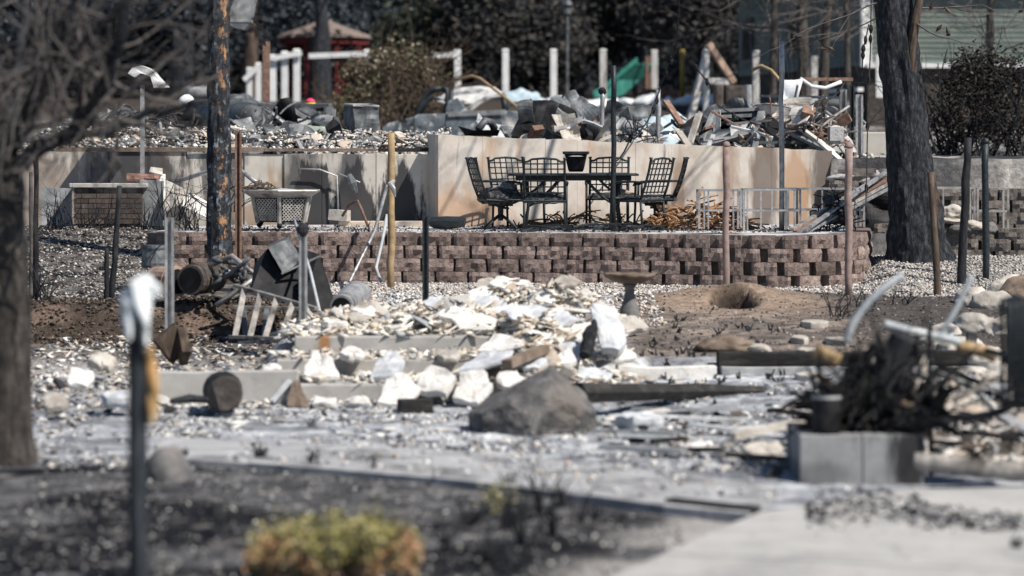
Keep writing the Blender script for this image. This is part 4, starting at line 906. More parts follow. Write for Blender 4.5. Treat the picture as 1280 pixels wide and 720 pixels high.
# ------------------------------------------------------------ rocks
def rock(name, label, c, size, m, seed, cat='rock', sub=3, amp=.16, rot=0, group=None):
    b_ = bmesh.new(); bmesh.ops.create_icosphere(b_, subdivisions=sub, radius=1)
    q = MB(); off = Vector((seed*3.7, seed*1.3, seed*2.1))
    for v in b_.verts:
        p = v.co.copy(); k = 1+amp*2*noise.noise(p*.9+off)+amp*noise.noise(p*2.3+off)+amp*.35*noise.noise(p*6+off)
        p = p*k; p.z = max(p.z, -.55); p = Matrix.Rotation(rot, 3, 'Z') @ Vector((p.x*size[0], p.y*size[1], p.z*size[2]))
        q.v.append(Vector(c)+p)
    q.f = [tuple(v.index for v in f.verts) for f in b_.faces]; b_.free()
    o = tag(q.build(name, m, smooth=True), label, cat, group); return roughen(o, 1, min(size)*.35, TXA) if size[0] > .1 else o
# big boulder from an outline
def outline_rock(label, outl, D, dep, m, seed):
    pts = [at(x, y, D) for x, y in outl]; cx = sum((p.x for p in pts))/len(pts); cz = sum((p.z for p in pts))/len(pts)
    q = MB(); rings = [(-.5, .2), (-.47, .4), (-.42, .6), (-.33, .78), (-.2, .91), (-.1, .97), (0, 1), (.15, .97), (.3, .85), (.42, .6), (.5, .25)]; pts = [pts[i].lerp(pts[(i+1) % len(pts)], f/3) for i in range(len(pts)) for f in range(3)]; n = len(pts)
    for dy, s_ in rings:
        for p in pts:
            v = Vector((cx+(p.x-cx)*s_, D+dy*dep, cz+(p.z-cz)*s_-(.0 if dy < 0 else 0)-(1-s_)*.0)); v = v+noise.noise_vector(v*3+Vector((seed, 0, 0)))*.05+noise.noise_vector(v*11)*.015; q.v.append(v)
    for i in range(len(rings)-1):
        for j in range(n): a = i*n+j; b_ = i*n+(j+1) % n; q.f.append((a, b_, b_+n, a+n))
    q.f.append(tuple(range(n))[::-1]); q.f.append(tuple((len(rings)-1)*n+j for j in range(n)))
    o = tag(q.build('boulder', m, smooth=True), label, 'boulder'); return roughen(o, 2, .07, TXB)
def cut_rock(label, c, size, planes, m, seed):
    b_ = bmesh.new(); bmesh.ops.create_icosphere(b_, subdivisions=5, radius=1); q = MB(); pl_ = [(Vector(n).normalized(), d) for n, d in planes]
    for v in b_.verts:
        d = v.co.normalized(); r_ = 1.25
        for n, k in pl_:
            dn = d.dot(n)
            if dn > 1e-3: r_ = min(r_, k/dn)
        p = d*r_; o_ = Vector((seed*3.1, 0, 0)); p = p*(1+.05*noise.noise(p*2.2+o_)+.035*noise.noise(p*5+o_)+.022*noise.noise(p*15+o_))
        q.v.append(Vector(c)+Vector((p.x*size[0], p.y*size[1], p.z*size[2])))
    q.f = [tuple(v.index for v in f.verts) for f in b_.faces]; b_.free(); return tag(q.build('boulder', m, smooth=False), label, 'boulder')
M['boulder'] = mk('sooty_brown_boulder', [(.06, .06, .063), (.13, .127, .127), (.25, .24, .235)], 8, .92, 1.0, 20, rand=0, off=False, soot=((.035, .035, .038), .5, .66, 2.5, (1, 1, 1)), stain_shade=[((.28, -.3, .28), (.2, .6, .22), (.23, .2, .18), .5)], dist=.03)
bc = at(668, 512, 23.4); cut_rock('large sooty brown-grey boulder half buried before the rubble heap', (bc.x, 23.4, .19), (.455, .42, .33), [((-.6, -.1, .8), .50), ((.8, -.15, .58), .70), ((.05, -.85, .52), .70), ((.95, -.3, 0), .9), ((-.95, -.3, .1), .95), ((0, 1, .3), .9), ((.5, -.8, -.1), .84), ((-.5, -.85, .05), .84), ((-.2, -.6, .78), .68), ((0, 0, -1), .6)], M['boulder'], 2)
g = at(212, 604, 20.0); rock('stone', 'smooth rounded grey stone just right of the wrapped post', (g.x, 20.0, .05), (.16, .16, .17), M['cinder'] if 0 else M['darkstone'], 4, amp=.06)
lg = thing('log', 'charred log lying end-on by the low kerb wall', 'log', at(281, 516, 24.6))
q = rough_trunk([at(281, 492, 24.6), at(277, 488, 25.25)], [.155, .16], 18, .06, 4, 6); q.build('bark', M['char'], lg)
q = MB(); c0 = at(281, 492, 24.595); q.tube([c0+Vector((0, -.006, 0)), c0+Vector((0, .03, 0))], [.14, .148], 18); q.build('cut_end', M['brownstone'] if 0 else mk('log_end', [(.05, .045, .04), (.09, .08, .075), (.15, .135, .125)], 14, .95, .8, 50, rand=0), lg)
q = MB(); q.tube([at(214, 500, 24.4), at(236, 498, 24.5), at(258, 499, 24.6)], [.03, .05, .04], 8, sq=.7); q.jitter(.02, 6, 2); tag(q.build('charred_branch', M['char']), 'black charred stick lying left of the log end', 'branch')
# pale boulders on the right
spots = [(1243, 388, .2, .1), (1262, 378, .2, .12), (1216, 385, .18, .1), (1275, 400, .17, .12), (1250, 405, .16, .1), (1222, 404, .2, .1), (1200, 418, .2, .09), (1232, 422, .15, .09), (1258, 428, .2, .11), (1278, 422, .15, .1), (1240, 436, .2, .09), (1216, 430, .16, .08), (1182, 406, .12, .06), (1196, 440, .22, .1), (1166, 412, .1, .05), (1150, 408, .1, .05)]
whr = ['topmost', 'rear right', 'rear left', 'far right', 'central', 'broad left', 'flat left', 'middle', 'front right', 'rightmost front', 'front', 'front left', 'small outlying', 'wide lowest', 'smaller outlying', 'leftmost tiny']
for i, (px, py, sx, sz) in enumerate(spots):
    D = F*(CAMZ-.42)/(py-180); rock('boulder', whr[i]+' pale stone of the bleached rock pile at right', (at(px, py, D).x, D, Gz(at(px, py, D).x, D)+sz*.35), (sx*1.3, sx*1.05, sz*1.5), M['stone'], i+10, sub=3, group='bleached stones at the right')
for lab, px, py, D, sx, sz in (('round grey stone on the wall just right of the big trunk', 1187, 265, 38.55, .14, .1), ('long pale stone on the wall right of the leaning stake', 1220, 283, 38.5, .2, .08), ('lower dark stone on the wall under the long pale stone', 1200, 287, 38.4, .14, .07), ('smooth stone on the wall beside the dark pipe post', 1236, 286, 38.45, .13, .09), ('flat ledge stone under the round grey stone', 1186, 276, 38.5, .17, .04)):
    p = at(px, py, D); rock('stone', lab, p, (sx, sx*.8, sz), M['stone'] if 'dark' not in lab else M['darkstone'], px % 17)
p = at(1268, 357, 34); rock('boulder', 'brown boulder cut off at the right edge beside the gravel', (at(1282, 362, 34).x, 34, .52), (.28, .25, .22), M['brownstone'], 5)
for i, (px, py, w_) in enumerate(((1018, 411, 30), (1000, 422, 22), (1050, 423, 34), (1012, 431, 30), (1078, 434, 40), (1012, 441, 30))):
    D = F*(CAMZ-.33)/(py-180); c = at(px, py, D); gz = Gz(c.x, D); q = MB(); n = 9; r_ = random.Random(i)
    q.prism([(c.x+w_*.55*D/F*math.cos(6.283*k/n)*r_.uniform(.8, 1.15), D+.28*math.sin(6.283*k/n)*r_.uniform(.8, 1.1), gz-.02) for k in range(n)], (0, 0, .075))
    tag(q.build('flagstone', M['stone'], bevel=.012), ['thin rear', 'small left', 'broad middle', 'dark-edged left', 'long right', 'nearest half buried'][i]+' flat stone lying in the bare dirt', 'flagstone', 'flat stones in the dirt')
p = at(905, 436, 28.9); rock('stone', 'brown flat-topped stone half sunk in the dirt right of the bird bath', (p.x, 28.9, .3), (.27, .25, .1), M['brownstone'], 8)
p = at(950, 440, 28.6); rock('stone', 'small pale stone beside the black timber edging', (p.x, 28.6, .28), (.12, .1, .06), M['stone'], 9)
# bird bath
D = 30.2; bb = thing('bird_bath', 'stone bird bath with scalloped bowl on a turned pedestal', 'bird bath', at(786, 415, D)); bz = at(786, 415, D); s_ = D/F
q = MB(); n = 28; base = at(787, 342, D)
prof = [(.03, -13), (14, -12), (24, -8), (31, -4), (33, 0), (31, .5), (26, -2.5), (12, -5), (.03, -5.5)]
q.lathe([(r_*s_, z*s_) for r_, z in prof], n, base)
for i in range(len(q.v)):
    v = q.v[i]; d = v-base; rr = math.hypot(d.x, d.y)
    if rr > 20*s_: a = math.atan2(d.y, d.x); q.v[i] = v+Vector((d.x, d.y, 0))*(.04*math.sin(a*10))+Vector((0, 0, .006*math.sin(a*10)))
q.build('bowl', M['brownstone'], bb, smooth=True)
q = MB(); q.lathe([(r_*s_, z*s_) for r_, z in [(13, -73), (13, -66), (10, -62), (12.5, -52), (12, -44), (8, -34), (6, -24), (6.5, -17), (10, -13)]], 16, base); q.build('pedestal', M['darkstone'], bb, smooth=True)
# ------------------------------------------------------------ fallen hood, ladder, drums at left
D = 32.0
hd = thing('metal_hood', 'toppled black sheet-metal fire hood with a square grey flue end', 'hood', at(365, 400, D))
q = MB(); 
tip = [at(333, 312, D-.2), at(352, 302, D-.2), at(374, 330, D-.1), at(352, 342, D-.3)]
wide = [at(312, 368, D-.5), at(318, 330, D+.4), at(400, 318, D+.5), at(424, 398, D-.5)]
q.add(tip+wide, [(0, 1, 5, 4), (1, 2, 6, 5), (2, 3, 7, 6), (3, 0, 4, 7), (4, 5, 6, 7)]); q.build('hood_body', M['black'], hd)
q = MB(); a0 = [at(335, 309, D-.38), at(359, 299, D-.3), at(378, 327, D-.28), at(353, 341, D-.42)]
q.prism(a0, Vector((-.02, .3, .02))); roughen(q.build('flue_end', M['sheet'], hd), 3, .03)
q = MB(); q.prism([at(378, 340, D-.45), at(398, 318, D-.4), at(424, 398, D-.6), at(372, 396, D-.7)], (0.01, .03, .0)); q.build('flange', M['black'], hd)
q = MB(); q.bar(at(352, 342, D-.42), at(400, 320, D-.4), .03, .02); q.build('edge', M['sheetpale'], hd)
# ladder: rungs near vertical, rails run left-right, it lies on its side
ld = thing('stepladder', 'sooty aluminium stepladder lying on its side below the bank', 'ladder', at(330, 428, 30))
D = 30.6
railA = (at(294, 357, D+.3), at(396, 386, D-.6)); railB = (at(288, 421, D-.1), at(384, 424, D-1)); railC = (at(292, 384, D+.5), at(392, 386, D+.1)); railD = (at(300, 428, D-.2), at(372, 426, D-1.1))
for a, b in (railA, railB, railC, railD): q = MB(); q.bar(a, b, .06, .035); q.build('rail', M['ladder'], ld, bevel=.004)
for i in range(5):
    f = .12+.2*i; q = MB(); a = railA[0].lerp(railA[1], f); b = railB[0].lerp(railB[1], f-.06); q.bar(a, b, .06, .03, up=(0, 1, 0)); q.build('rung', M['ladder'], ld, bevel=.004)
for i in range(3):
    f = .12+.3*i; q = MB(); a = railC[0].lerp(railC[1], f); b = railD[0].lerp(railD[1], f); q.bar(a, b, .05, .03, up=(0, 1, 0)); q.build('rung', M['sheet'], ld)
def drum(label, name, p0, p1, r0, r1, m, cat, rings=2, rim=True):
    p0 = Vector(p0); p1 = Vector(p1); t = thing(name, label, cat, Vector((p0.x, p0.y, min(p0.z, p1.z)-r0)))
    q = MB(); ax = p1-p0; q.tube([p0, p0+ax*.1, p0+ax*.5, p0+ax*.9, p1], [r0*.98, r0, (r0+r1)/2*1.03, r1, r1*.98], 18); q.jitter(.008, 5, 2); q.build('body', m, t, smooth=False)
    for k in range(rings):
        f = .15+.7*k/max(1, rings-1); q = MB(); c_ = p0+ax*f; d = ax.normalized(); rr = (r0+(r1-r0)*f)*1.05; q.tube([c_-d*.012, c_+d*.012], rr, 18); q.build('hoop', m, t)
    if rim: q = MB(); d = ax.normalized(); q.tube([p0-d*.004, p0+d*.01], r0*.82, 16); q.build('opening', M['black'], t)
    return t
drum('dented galvanised bucket lying beside the charred hood', 'bucket', at(427, 384, 30.4), at(447, 368, 31), .125, .15, M['steel'], 'bucket', 2)
drum('sooty dark drum lying by the tangle of hoses', 'drum', at(238, 350, 32.8), at(268, 346, 33.3), .17, .165, M['darkclay'], 'drum', 2)
drum('tan clay pot lying behind the wrapped post', 'pot', at(222, 352, 33), at(196, 350, 33.4), .17, .15, M['clay'], 'pot', 1)
drum('grey metal bucket standing upside down on the left slope', 'bucket', at(194, 334, 35), at(194, 306, 35), .16, .14, M['sheet'], 'bucket', 2)
r_ = random.Random(3)
for i in range(9):
    q = MB(); P = [at(r_.uniform(250, 320), r_.uniform(318, 366), 33+r_.uniform(-.5, .5)) for k in range(4)]; Q = []
    for k in range(3):
        for f in range(6): t = f/6; Q.append(P[k].lerp(P[k+1], t)+Vector((0, 0, .05*math.sin(t*3.14))))
    Q = [P[0]*(1-t)**3+P[1]*3*t*(1-t)**2+P[2]*3*t*t*(1-t)+P[3]*t**3 for t in [k/16 for k in range(17)]]
    q.tube(Q, .024, 7); tag(q.build('bent_tube', M['sheet'], smooth=True), ['lowest', 'leftmost', 'longest', 'tightly curled', 'rear', 'front', 'rightmost', 'thin-looking', 'upper'][i]+' bent sooty tube in the tangle between drum and hood', 'tube', 'tangled tubes beside the drum')
q = MB(); q.tube([at(262, 332, 33), at(290, 320, 32.8), at(322, 345, 32.6), at(270, 382, 32.5)], .03, 8); tag(q.build('bent_tube', M['alum'], smooth=True), 'paler thick bent tube on top of the tangle', 'tube')
q = MB(); q.bar(at(203, 440, 28.5), at(228, 418, 28.6), .1, .28); q.bar(at(226, 418, 28.6), at(232, 448, 28.4), .08, .2); q.jitter(.015, 5, 3); tag(roughen(q.build('broken_box', M['barkb']), 3, .03), 'broken wooden box end below the grey channel post', 'box')
# brick pedestal and panels on the left slope
def brick_block(label, px0, px1, yt, yb, D, dep, m, cap=True):
    a = at(px0, yb, D); b = at(px1, yb, D); h = (yb-yt)*D/F; wd = b.x-a.x; t = thing('brick_pedestal', label, 'pedestal', ((a.x+b.x)/2, D, a.z))
    q = MB(); q.box(((a.x+b.x)/2, D+dep/2, a.z+h/2-.1), (wd-.03, dep-.03, h+.15)); q.build('core', M['darkclay'], t)
    bl, bh = .2, .068; me = None; rows = int(h/bh); rr = random.Random(2)
    for k in range(rows):
        x = a.x-(bl/2 if k % 2 else 0)
        while x < b.x-.03:
            x0 = max(x, a.x); x1 = min(x+bl-.008, b.x)
            if x1-x0 > .03:
                q = MB(); q.box(((x0+x1)/2, D+.03, a.z+bh*(k+.5)), (x1-x0, .1, bh-.009)); q.jitter(.004, 9, k); q.build('brick', m, t)
            x += bl
    for s0, s1 in ((a.x, -1), (b.x, 1)):
        for k in range(rows):
            q = MB(); q.box((s0-s1*.03, D+.1+(dep-.1)/2, a.z+bh*(k+.5)), (.1, dep-.12, bh-.009)); q.build('brick', m, t)
    if cap: q = MB(); q.box(((a.x+b.x)/2, D+dep/2, a.z+h+.02), (wd+.12, dep+.12, .055)); q.jitter(.01, 4, 3); q.build('cap', M['concrete'], t, bevel=.008)
    return t
brick_block('scorched brick pedestal with a pale stone cap on the left slope', 93, 178, 234, 280, 39.5, .5, M['brickdark'])
def panel(name, label, corners, m, th=.02, cat='panel', bev=.003):
    q = MB(); P = [at(*c) for c in corners]; n = (P[1]-P[0]).cross(P[2]-P[0]).normalized(); q.prism(P, n*th); return tag(q.build(name, m, bevel=bev), label, cat)
panel('metal_sheet', 'blue-grey metal sheet standing left of the brick pedestal', [(52, 282, 39.9), (90, 282, 39.9), (90, 236, 40), (52, 234, 40)], M['sheetpale'])
panel('metal_locker', 'blue-grey metal locker right of the brick pedestal', [(179, 282, 40), (208, 282, 40), (208, 226, 40), (179, 224, 40)], M['sheetpale'], .4)
panel('board', 'dull red board lying on top of the metal cabinet', [(158, 226, 39.9), (206, 228, 39.9), (206, 221, 40.3), (158, 219, 40.3)], M['red'] if 0 else M['brick'], .03)
panel('panel', 'pale warped upright panel beside the grey channel post', [(199, 268, 39.6), (207, 268, 39.6), (207, 218, 39.8), (199, 218, 39.8)], M['plaster'])
panel('panel', 'pale triangular sheet leaning left of the scorched pole', [(209, 266, 39.2), (222, 258, 39.1), (238, 240, 39.3), (209, 226, 39.6)], M['stone'])
panel('panel', 'bright slanted sheet lying left of the scorched pole', [(226, 258, 39), (262, 275, 39), (262, 256, 39.5), (235, 240, 39.5)], M['plaster'])
panel('panel', 'small crumpled pale strip on the cabinet top', [(186, 216, 39.7), (203, 220, 39.7), (203, 212, 39.9), (188, 210, 39.9)], M['stone'])
for i, (px, py, D, h, n) in enumerate(((216, 272, 34.5, .5, 14), (285, 262, 38.6, .5, 16), (240, 285, 38.3, .4, 20), (115, 282, 38.6, .4, 18), (70, 284, 38.8, .5, 18), (180, 284, 38.5, .35, 16), (55, 366, 33.6, .4, 12), (1050, 393, 32, .3, 12), (1076, 380, 33, .2, 8), (1124, 375, 33, .2, 8), (1230, 372, 34.4, .25, 8), (440, 290, 37.6, .12, 10), (470, 290, 37.6, .12, 10))):
    rr = random.Random(i+40); q = MB(); p = at(px, py, D); p.z = min(p.z, Gz(p.x, D)+.05) if py > 300 else p.z
    for k in range(n): twigs(q, p+Vector((rr.gauss(0, .1), rr.gauss(0, .1), -.03)), Vector((rr.gauss(0, .35), rr.gauss(0, .35), 1)).normalized(), h*rr.uniform(.6, 1.2), .008, 1, rr, 2)
    tag(q.build('burnt_shrub', M['char']), ['burnt twigs tipping the grey channel post', 'burnt twig clump left of the scorched pole', 'low burnt twigs in front of the bright sheet', 'burnt twigs at the brick pedestal foot', 'burnt twigs before the blue-grey panel', 'burnt twigs before the metal cabinet', 'burnt stubble at the left trunk', 'black burnt shrublet in the dirt left of the pale hose', 'tiny burnt tuft at the gravel edge', 'tiny burnt tuft left of the sapling', 'burnt tuft by the dark pipe post', 'small burnt sprig on the patio edge left', 'small burnt sprig on the patio edge right'][i], 'shrub')
# ------------------------------------------------------------ broken slabs on the steps
def shard(name, label, pts, th, m, cat='slab', seed=0, group=None):
    """irregular broken plate; pts = (px,py,D) outline"""
    P = [at(*p) for p in pts]; n = (P[1]-P[0]).cross(P[2]-P[0]).normalized()
    if n.y > 0: n = -n
    Q = []; rr = random.Random(seed)
    for i in range(len(P)):
        a = P[i]; b = P[(i+1) % len(P)]
        for k in range(3): Q.append(a.lerp(b, k/3)+Vector((rr.uniform(-.012, .012), 0, rr.uniform(-.012, .012))))
    c_ = sum(Q, Vector())/len(Q); q = MB(); k = len(Q)
    for sc_, dz in ((.45, th*.18), (.8, th*.12), (1, 0), (1.02, -th*.5), (.95, -th), (.4, -th*1.05)):
        for p in Q: q.v.append(c_+(p-c_)*sc_+n*dz)
    for i in range(5):
        for j in range(k): a = i*k+j; b = i*k+(j+1) % k; q.f.append((a, b, b+k, a+k))
    q.f.append(tuple(range(k))); q.f.append(tuple(5*k+j for j in range(k))); q.jitter(.02, 6, seed)
    return roughen(tag(q.build(name, m, smooth=False), label, cat, group), 1, .035)
S = 26.0
shard('plaster_slab', 'big bright white plaster slab leaning on the lower steps', [(474, 503, 25.6), (516, 505, 25.6), (524, 482, 25.8), (500, 462, 26.0), (484, 474, 25.9)], .07, M['plaster'], seed=1)
shard('plaster_slab', 'white spotted plaster slab right of the big bright one', [(522, 488, 25.8), (556, 490, 25.7), (569, 470, 25.9), (540, 454, 26.2), (524, 468, 26)], .07, M['plaster'], seed=2)
shard('plaster_slab', 'rounded white plaster slab left of the big boulder', [(566, 498, 25.5), (598, 504, 25.4), (614, 480, 25.6), (604, 462, 26), (576, 464, 26)], .08, M['plaster'], seed=3)
shard('plaster_slab', 'blue-grey slab tilted across the two lower risers', [(463, 470, 26.2), (490, 472, 26.1), (506, 450, 26.6), (492, 436, 26.9), (472, 448, 26.6)], .06, M['plasterblue'], seed=4)
shard('plaster_slab', 'upright blue-grey slab at the right end of the heap', [(752, 436, 26.9), (776, 436, 26.9), (784, 424, 27), (772, 386, 27.3), (744, 376, 27.3), (738, 388, 27.2)], .1, M['plasterblue'], seed=5)
shard('plaster_slab', 'pale plaster shard left of the tilted blue-grey slab', [(378, 468, 26.2), (400, 474, 26.1), (424, 470, 26.2), (414, 446, 26.5), (390, 438, 26.8)], .06, M['plaster'], seed=6)
shard('plaster_slab', 'long flat pale sheet sloping down the right of the steps', [(572, 462, 26.3), (632, 450, 26.2), (642, 438, 26.9), (600, 438, 27.2)], .05, M['plasterblue'], seed=7)
shard('plaster_slab', 'flat pale sheet above the sloping one', [(600, 436, 27), (650, 430, 27), (652, 418, 27.8), (618, 418, 27.9)], .05, M['plaster'], seed=8)
shard('plaster_slab', 'flat white shard lying before the lowest step', [(392, 504, 25.3), (418, 506, 25.2), (420, 497, 25.6), (394, 495, 25.7)], .04, M['plaster'], seed=9)
shard('stone_slab', 'dark wedge of stone leaning on the lowest step', [(360, 508, 25.5), (388, 510, 25.4), (374, 474, 25.9), (362, 478, 25.9)], .05, M['brownstone'], seed=10)
shard('plaster_slab', 'small white shard at the foot of the big bright slab', [(434, 503, 25.4), (462, 505, 25.3), (458, 495, 25.6), (440, 494, 25.6)], .04, M['plaster'], seed=11)
shard('plaster_slab', 'white shard lying right below the big boulder', [(704, 549, 23.2), (736, 552, 23.1), (730, 538, 23.5), (708, 538, 23.5)], .04, M['plasterblue'], seed=12)
q = MB(); q.bar(at(340, 502, 25.7), at(362, 476, 25.9), .04, .03); tag(q.build('strip', M['hose']), 'pale blue strip leaning on the lowest step at left', 'strip')
q = MB(); c = at(519, 508, 25.1); q.box((c.x, 25.1, c.z), (.28, .22, .13), Matrix.Rotation(.2, 3, 'Z')); q.jitter(.02, 5, 6); tag(q.build('charred_box', M['charh'], bevel=.01), 'dark charred box below the big bright slab', 'box')
q = MB(); q.bar(at(634, 455, 26.0), at(682, 436, 26.6), .1, .07); q.jitter(.015, 5, 8); tag(q.build('plank', M['brownstone']), 'grey-brown plank poking out of the rubble heap', 'plank')
q = rough_trunk([at(730, 445, 26.7), at(738, 420, 26.9), at(742, 402, 27.1)], [.06, .07, .03], 10, .12, 5, 4); tag(q.build('charred_stump', M['char']), 'black burnt stump beside the upright blue-grey slab', 'stump')
q = MB(); q.bar(at(838, 627, 18.35), at(945, 639, 17.9), .09, .05); q.jitter(.012, 4, 8); tag(q.build('charred_plank', M['charh']), 'thin black plank lying where path meets driveway', 'plank')
# ------------------------------------------------------------ rubble individuals
def chunkset(seed, flat, m, n=7):
    out_ = []
    for i in range(n):
        V, Fc = hull(seed+i, 11, flat); me = bpy.data.meshes.new('rubble_chunk'); me.from_pydata(V.tolist(), [], Fc.tolist()); me.materials.append(m)
        out_.append(me)
    return out_
M['chunkA'] = mk('rubble_pale', [(.52, .49, .45), (.7, .68, .64), (.83, .81, .78)], 11, .95, .8, 45, rand=.16, soot=((.24, .21, .19), .58, .72, 8, (1, 1, 1)), dist=.02)
M['chunkB'] = mk('rubble_tan', [(.34, .27, .21), (.47, .39, .32), (.6, .53, .46)], 9, .95, .5, 45, rand=.25, dist=.01)
M['chunkC'] = mk('rubble_grey', [(.16, .17, .18), (.28, .29, .31), (.42, .44, .47)], 9, .95, .5, 45, rand=.25, dist=.01)
M['chunkD'] = mk('rubble_black', [(.015, .015, .017), (.03, .03, .033), (.07, .07, .075)], 9, .9, .6, 45, rand=.25, dist=.01)
CK = {k: chunkset(100*i, (1, .8, .5), M['chunk'+k], 4)+chunkset(100*i+50, (1.3, .9, .24), M['chunk'+k], 8) for i, k in enumerate('ABCD')}
def chunks(n, fx, seed, smin, smax, kinds, label, group, lift=.35, zf=None, name='rubble_chunk'):
    rr = random.Random(seed)
    for i in range(n):
        x, y = fx(rr.random(), rr.random()); s_ = smin+(smax-smin)*rr.random()**2
        k = rr.choice(kinds); o = bpy.data.objects.new(name, rr.choice(CK[k])); col.objects.link(o)
        z = (zf(x, y) if zf else Gz(x, y))
        o.location = (x, y, z+s_*lift); o.scale = (s_, s_*rr.uniform(.7, 1), s_*rr.uniform(.7, 1.1)); o.rotation_euler = (rr.gauss(0, .4), rr.gauss(0, .4), rr.uniform(0, 6.3))
        nm = {'A': 'pale', 'B': 'tan', 'C': 'blue-grey', 'D': 'black charred'}[k]
        tag(o, nm+' '+label, 'rubble', nm+' '+group)
def heap(x, y):
    """rubble heap lying on the landing and spilling down the right of the steps"""
    x = np.asarray(x, float); y = np.asarray(y, float); nz_ = fbm(x, y, 2.2, 71); n5 = fbm(x, y, 6, 72)
    top = sst(28.05, 28.7, y)*sst(31.5, 29.6, y)*sst(-2.15, -1.7, x)*sst(1.3, .5, x)*(.05+.40*nz_*(.35+.9*sst(-1.6, .3, x)))
    xr = x+.25*(n5-.5)+(y-28)*.05
    spill = sst(-.45, .1, xr)*sst(1.3, .25, x)*sst(25.6, 26.3, y)*sst(30, 29, y)
    base = np.interp(y, [25.6, 26.3, 28.2, 29], [-.05, .16, .6, .66])
    return top, spill, base, nz_, n5
def stepz(x, y):
    z = .155 if y > 26.05 else 0
    if y > 27.0: z = .30
    if y > 27.95: z = .45
    t_, s_, b_, n_, n5 = heap(x, y); return max(z+float(t_), float(s_)*(float(b_)+.28*float(n_)-.08)+(1-float(s_))*-.1)
hx, hy = np.meshgrid(np.arange(-2.25, 1.3, .045), np.arange(25.6, 31.6, .045))
t_, s_, b_, nz_, n5 = heap(hx, hy); zst = np.where(hy > 27.95, .45, np.where(hy > 27, .3, np.where(hy > 26.05, .155, 0)))
hz_ = np.maximum(np.where((hy > 28.0) & (hx > -2.0) & (hx < .42), .43+t_*1.05, -.2), s_*(b_+.28*nz_-.08)-(1-s_)*.3)+.05*(n5-.5)
hz_ = np.where(hy > 29.2, np.maximum(hz_, G(hx, hy)-.04), hz_)
HC = lerp(lerp(np.zeros(hx.shape+(3,))+np.array((.66, .62, .56)), (.8, .78, .74), sst(.45, .6, n5)), (.36, .28, .21), sst(.54, .64, fbm(hx, hy, 4, 74)))
HC = lerp(HC, (.12, .11, .1), sst(.6, .68, fbm(hx, hy, 3, 75)))
tag(grid_obj('rubble_heap', hx, hy, hz_, HC, M['scatter']), 'cream heap of fine rubble and ash covering the landing', 'rubble', kind='stuff')
def heapxy(u, v): return (-1.95+3.0*u, 26.1+3.2*v)
chunks(84, lambda u, v: (-1.85+2.75*u**.75, 28.2+1.4*v), 1, 0.05, 0.15, 'AAAABBC', 'fragment on the rubble heap topping the concrete steps', 'fragments on the steps', zf=stepz)
chunks(44, lambda u, v: (-.3+1.2*u, 26.1+2.4*v), 2, 0.05, 0.16, 'AAABBC', 'lump in the rubble spilling past the right of the steps', 'lumps right of the steps', zf=stepz)
chunks(16, lambda u, v: (-2.1+1.9*u, 26.3+.6*v), 3, 0.045, 0.09, 'AAAC', 'fragment lying on the lowest concrete tread', 'fragments on the lowest tread', zf=stepz)
chunks(16, lambda u, v: (-1.9+2.0*u, 27.2+.6*v), 4, 0.045, 0.09, 'AAAB', 'fragment lying on the middle concrete tread', 'fragments on the middle tread', zf=stepz)
chunks(46, lambda u, v: (-4.2+1.9*u**1.3, 24.6+4.0*v), 5, 0.05, 0.14, 'AAABBCCD', 'fragment in the rubble field left of the low kerb wall', 'fragments at the left')
chunks(16, lambda u, v: (-3.1+1.1*u, 26.6+3.5*v), 6, 0.05, 0.1, 'AABBC', 'fragment in the rubble between kerb wall and ladder', 'fragments behind the kerb wall')
chunks(34, lambda u, v: (.9+1.75*u, 19.8+5.2*v), 7, 0.045, 0.11, 'AABCCCD', 'fragment in the ash field left of the block planter', 'fragments in the ash field')
chunks(44, lambda u, v: (3.0+1.3*u, 20.6+5.0*v), 8, 0.06, 0.17, 'AABBCD', 'lump in the debris pile right of the burnt brush', 'lumps right of the brush', zf=lambda x, y: Gz(x, y)+.42*float(sst(20.6, 22.4, y)*sst(26.4, 24.2, y)*sst(2.55, 3.1, x)*(.35+.9*fbm(x, y, 1.5, 83))))
chunks(12, lambda u, v: (-1.9+2.2*u, 23.2+2.6*v), 9, 0.04, 0.09, 'AAACD', 'fragment on the ash before the steps', 'fragments before the steps')
chunks(10, lambda u, v: (1.2+.9*u, 26.0+2.0*v), 10, 0.05, 0.1, 'AABC', 'lump between the black timber and the broken footing', 'lumps by the footing')
px_, py_ = np.meshgrid(np.arange(2.5, 4.9, .05), np.arange(20.4, 26.6, .05))
def pile(x, y): return .42*sst(20.6, 22.4, y)*sst(26.4, 24.2, y)*sst(2.55, 3.1, x)*(.35+.9*fbm(x, y, 1.5, 83))
pz_ = G(px_, py_)+pile(px_, py_)+.08*(fbm(px_, py_, 6, 84)-.5)-.02
PC = lerp(lerp(np.zeros(px_.shape+(3,))+np.array((.42, .38, .34)), (.66, .63, .59), sst(.48, .6, fbm(px_, py_, 4, 85))), (.06, .055, .05), sst(.5, .6, fbm(px_, py_, 3, 86)))
tag(grid_obj('debris_heap', px_, py_, pz_, PC, M['scatter']), 'broad heap of ash and debris right of the burnt brush', 'rubble', kind='stuff')
P1, S1 = scat(3500, lambda u, v: (2.6+2.2*u, 20.5+5.8*v), 23, .012, .07, p=2.4); P1[:, 2] += pile(P1[:, 0], P1[:, 1]); bits('ash_rubble', P1, S1, pal(len(P1), PALE, [4, 4, 3, 2, 2.5, 2], 17), 'crumbs and splinters on the heap right of the brush', 'rubble', TPL+TPX, seed=17)
rs = random.Random(19)
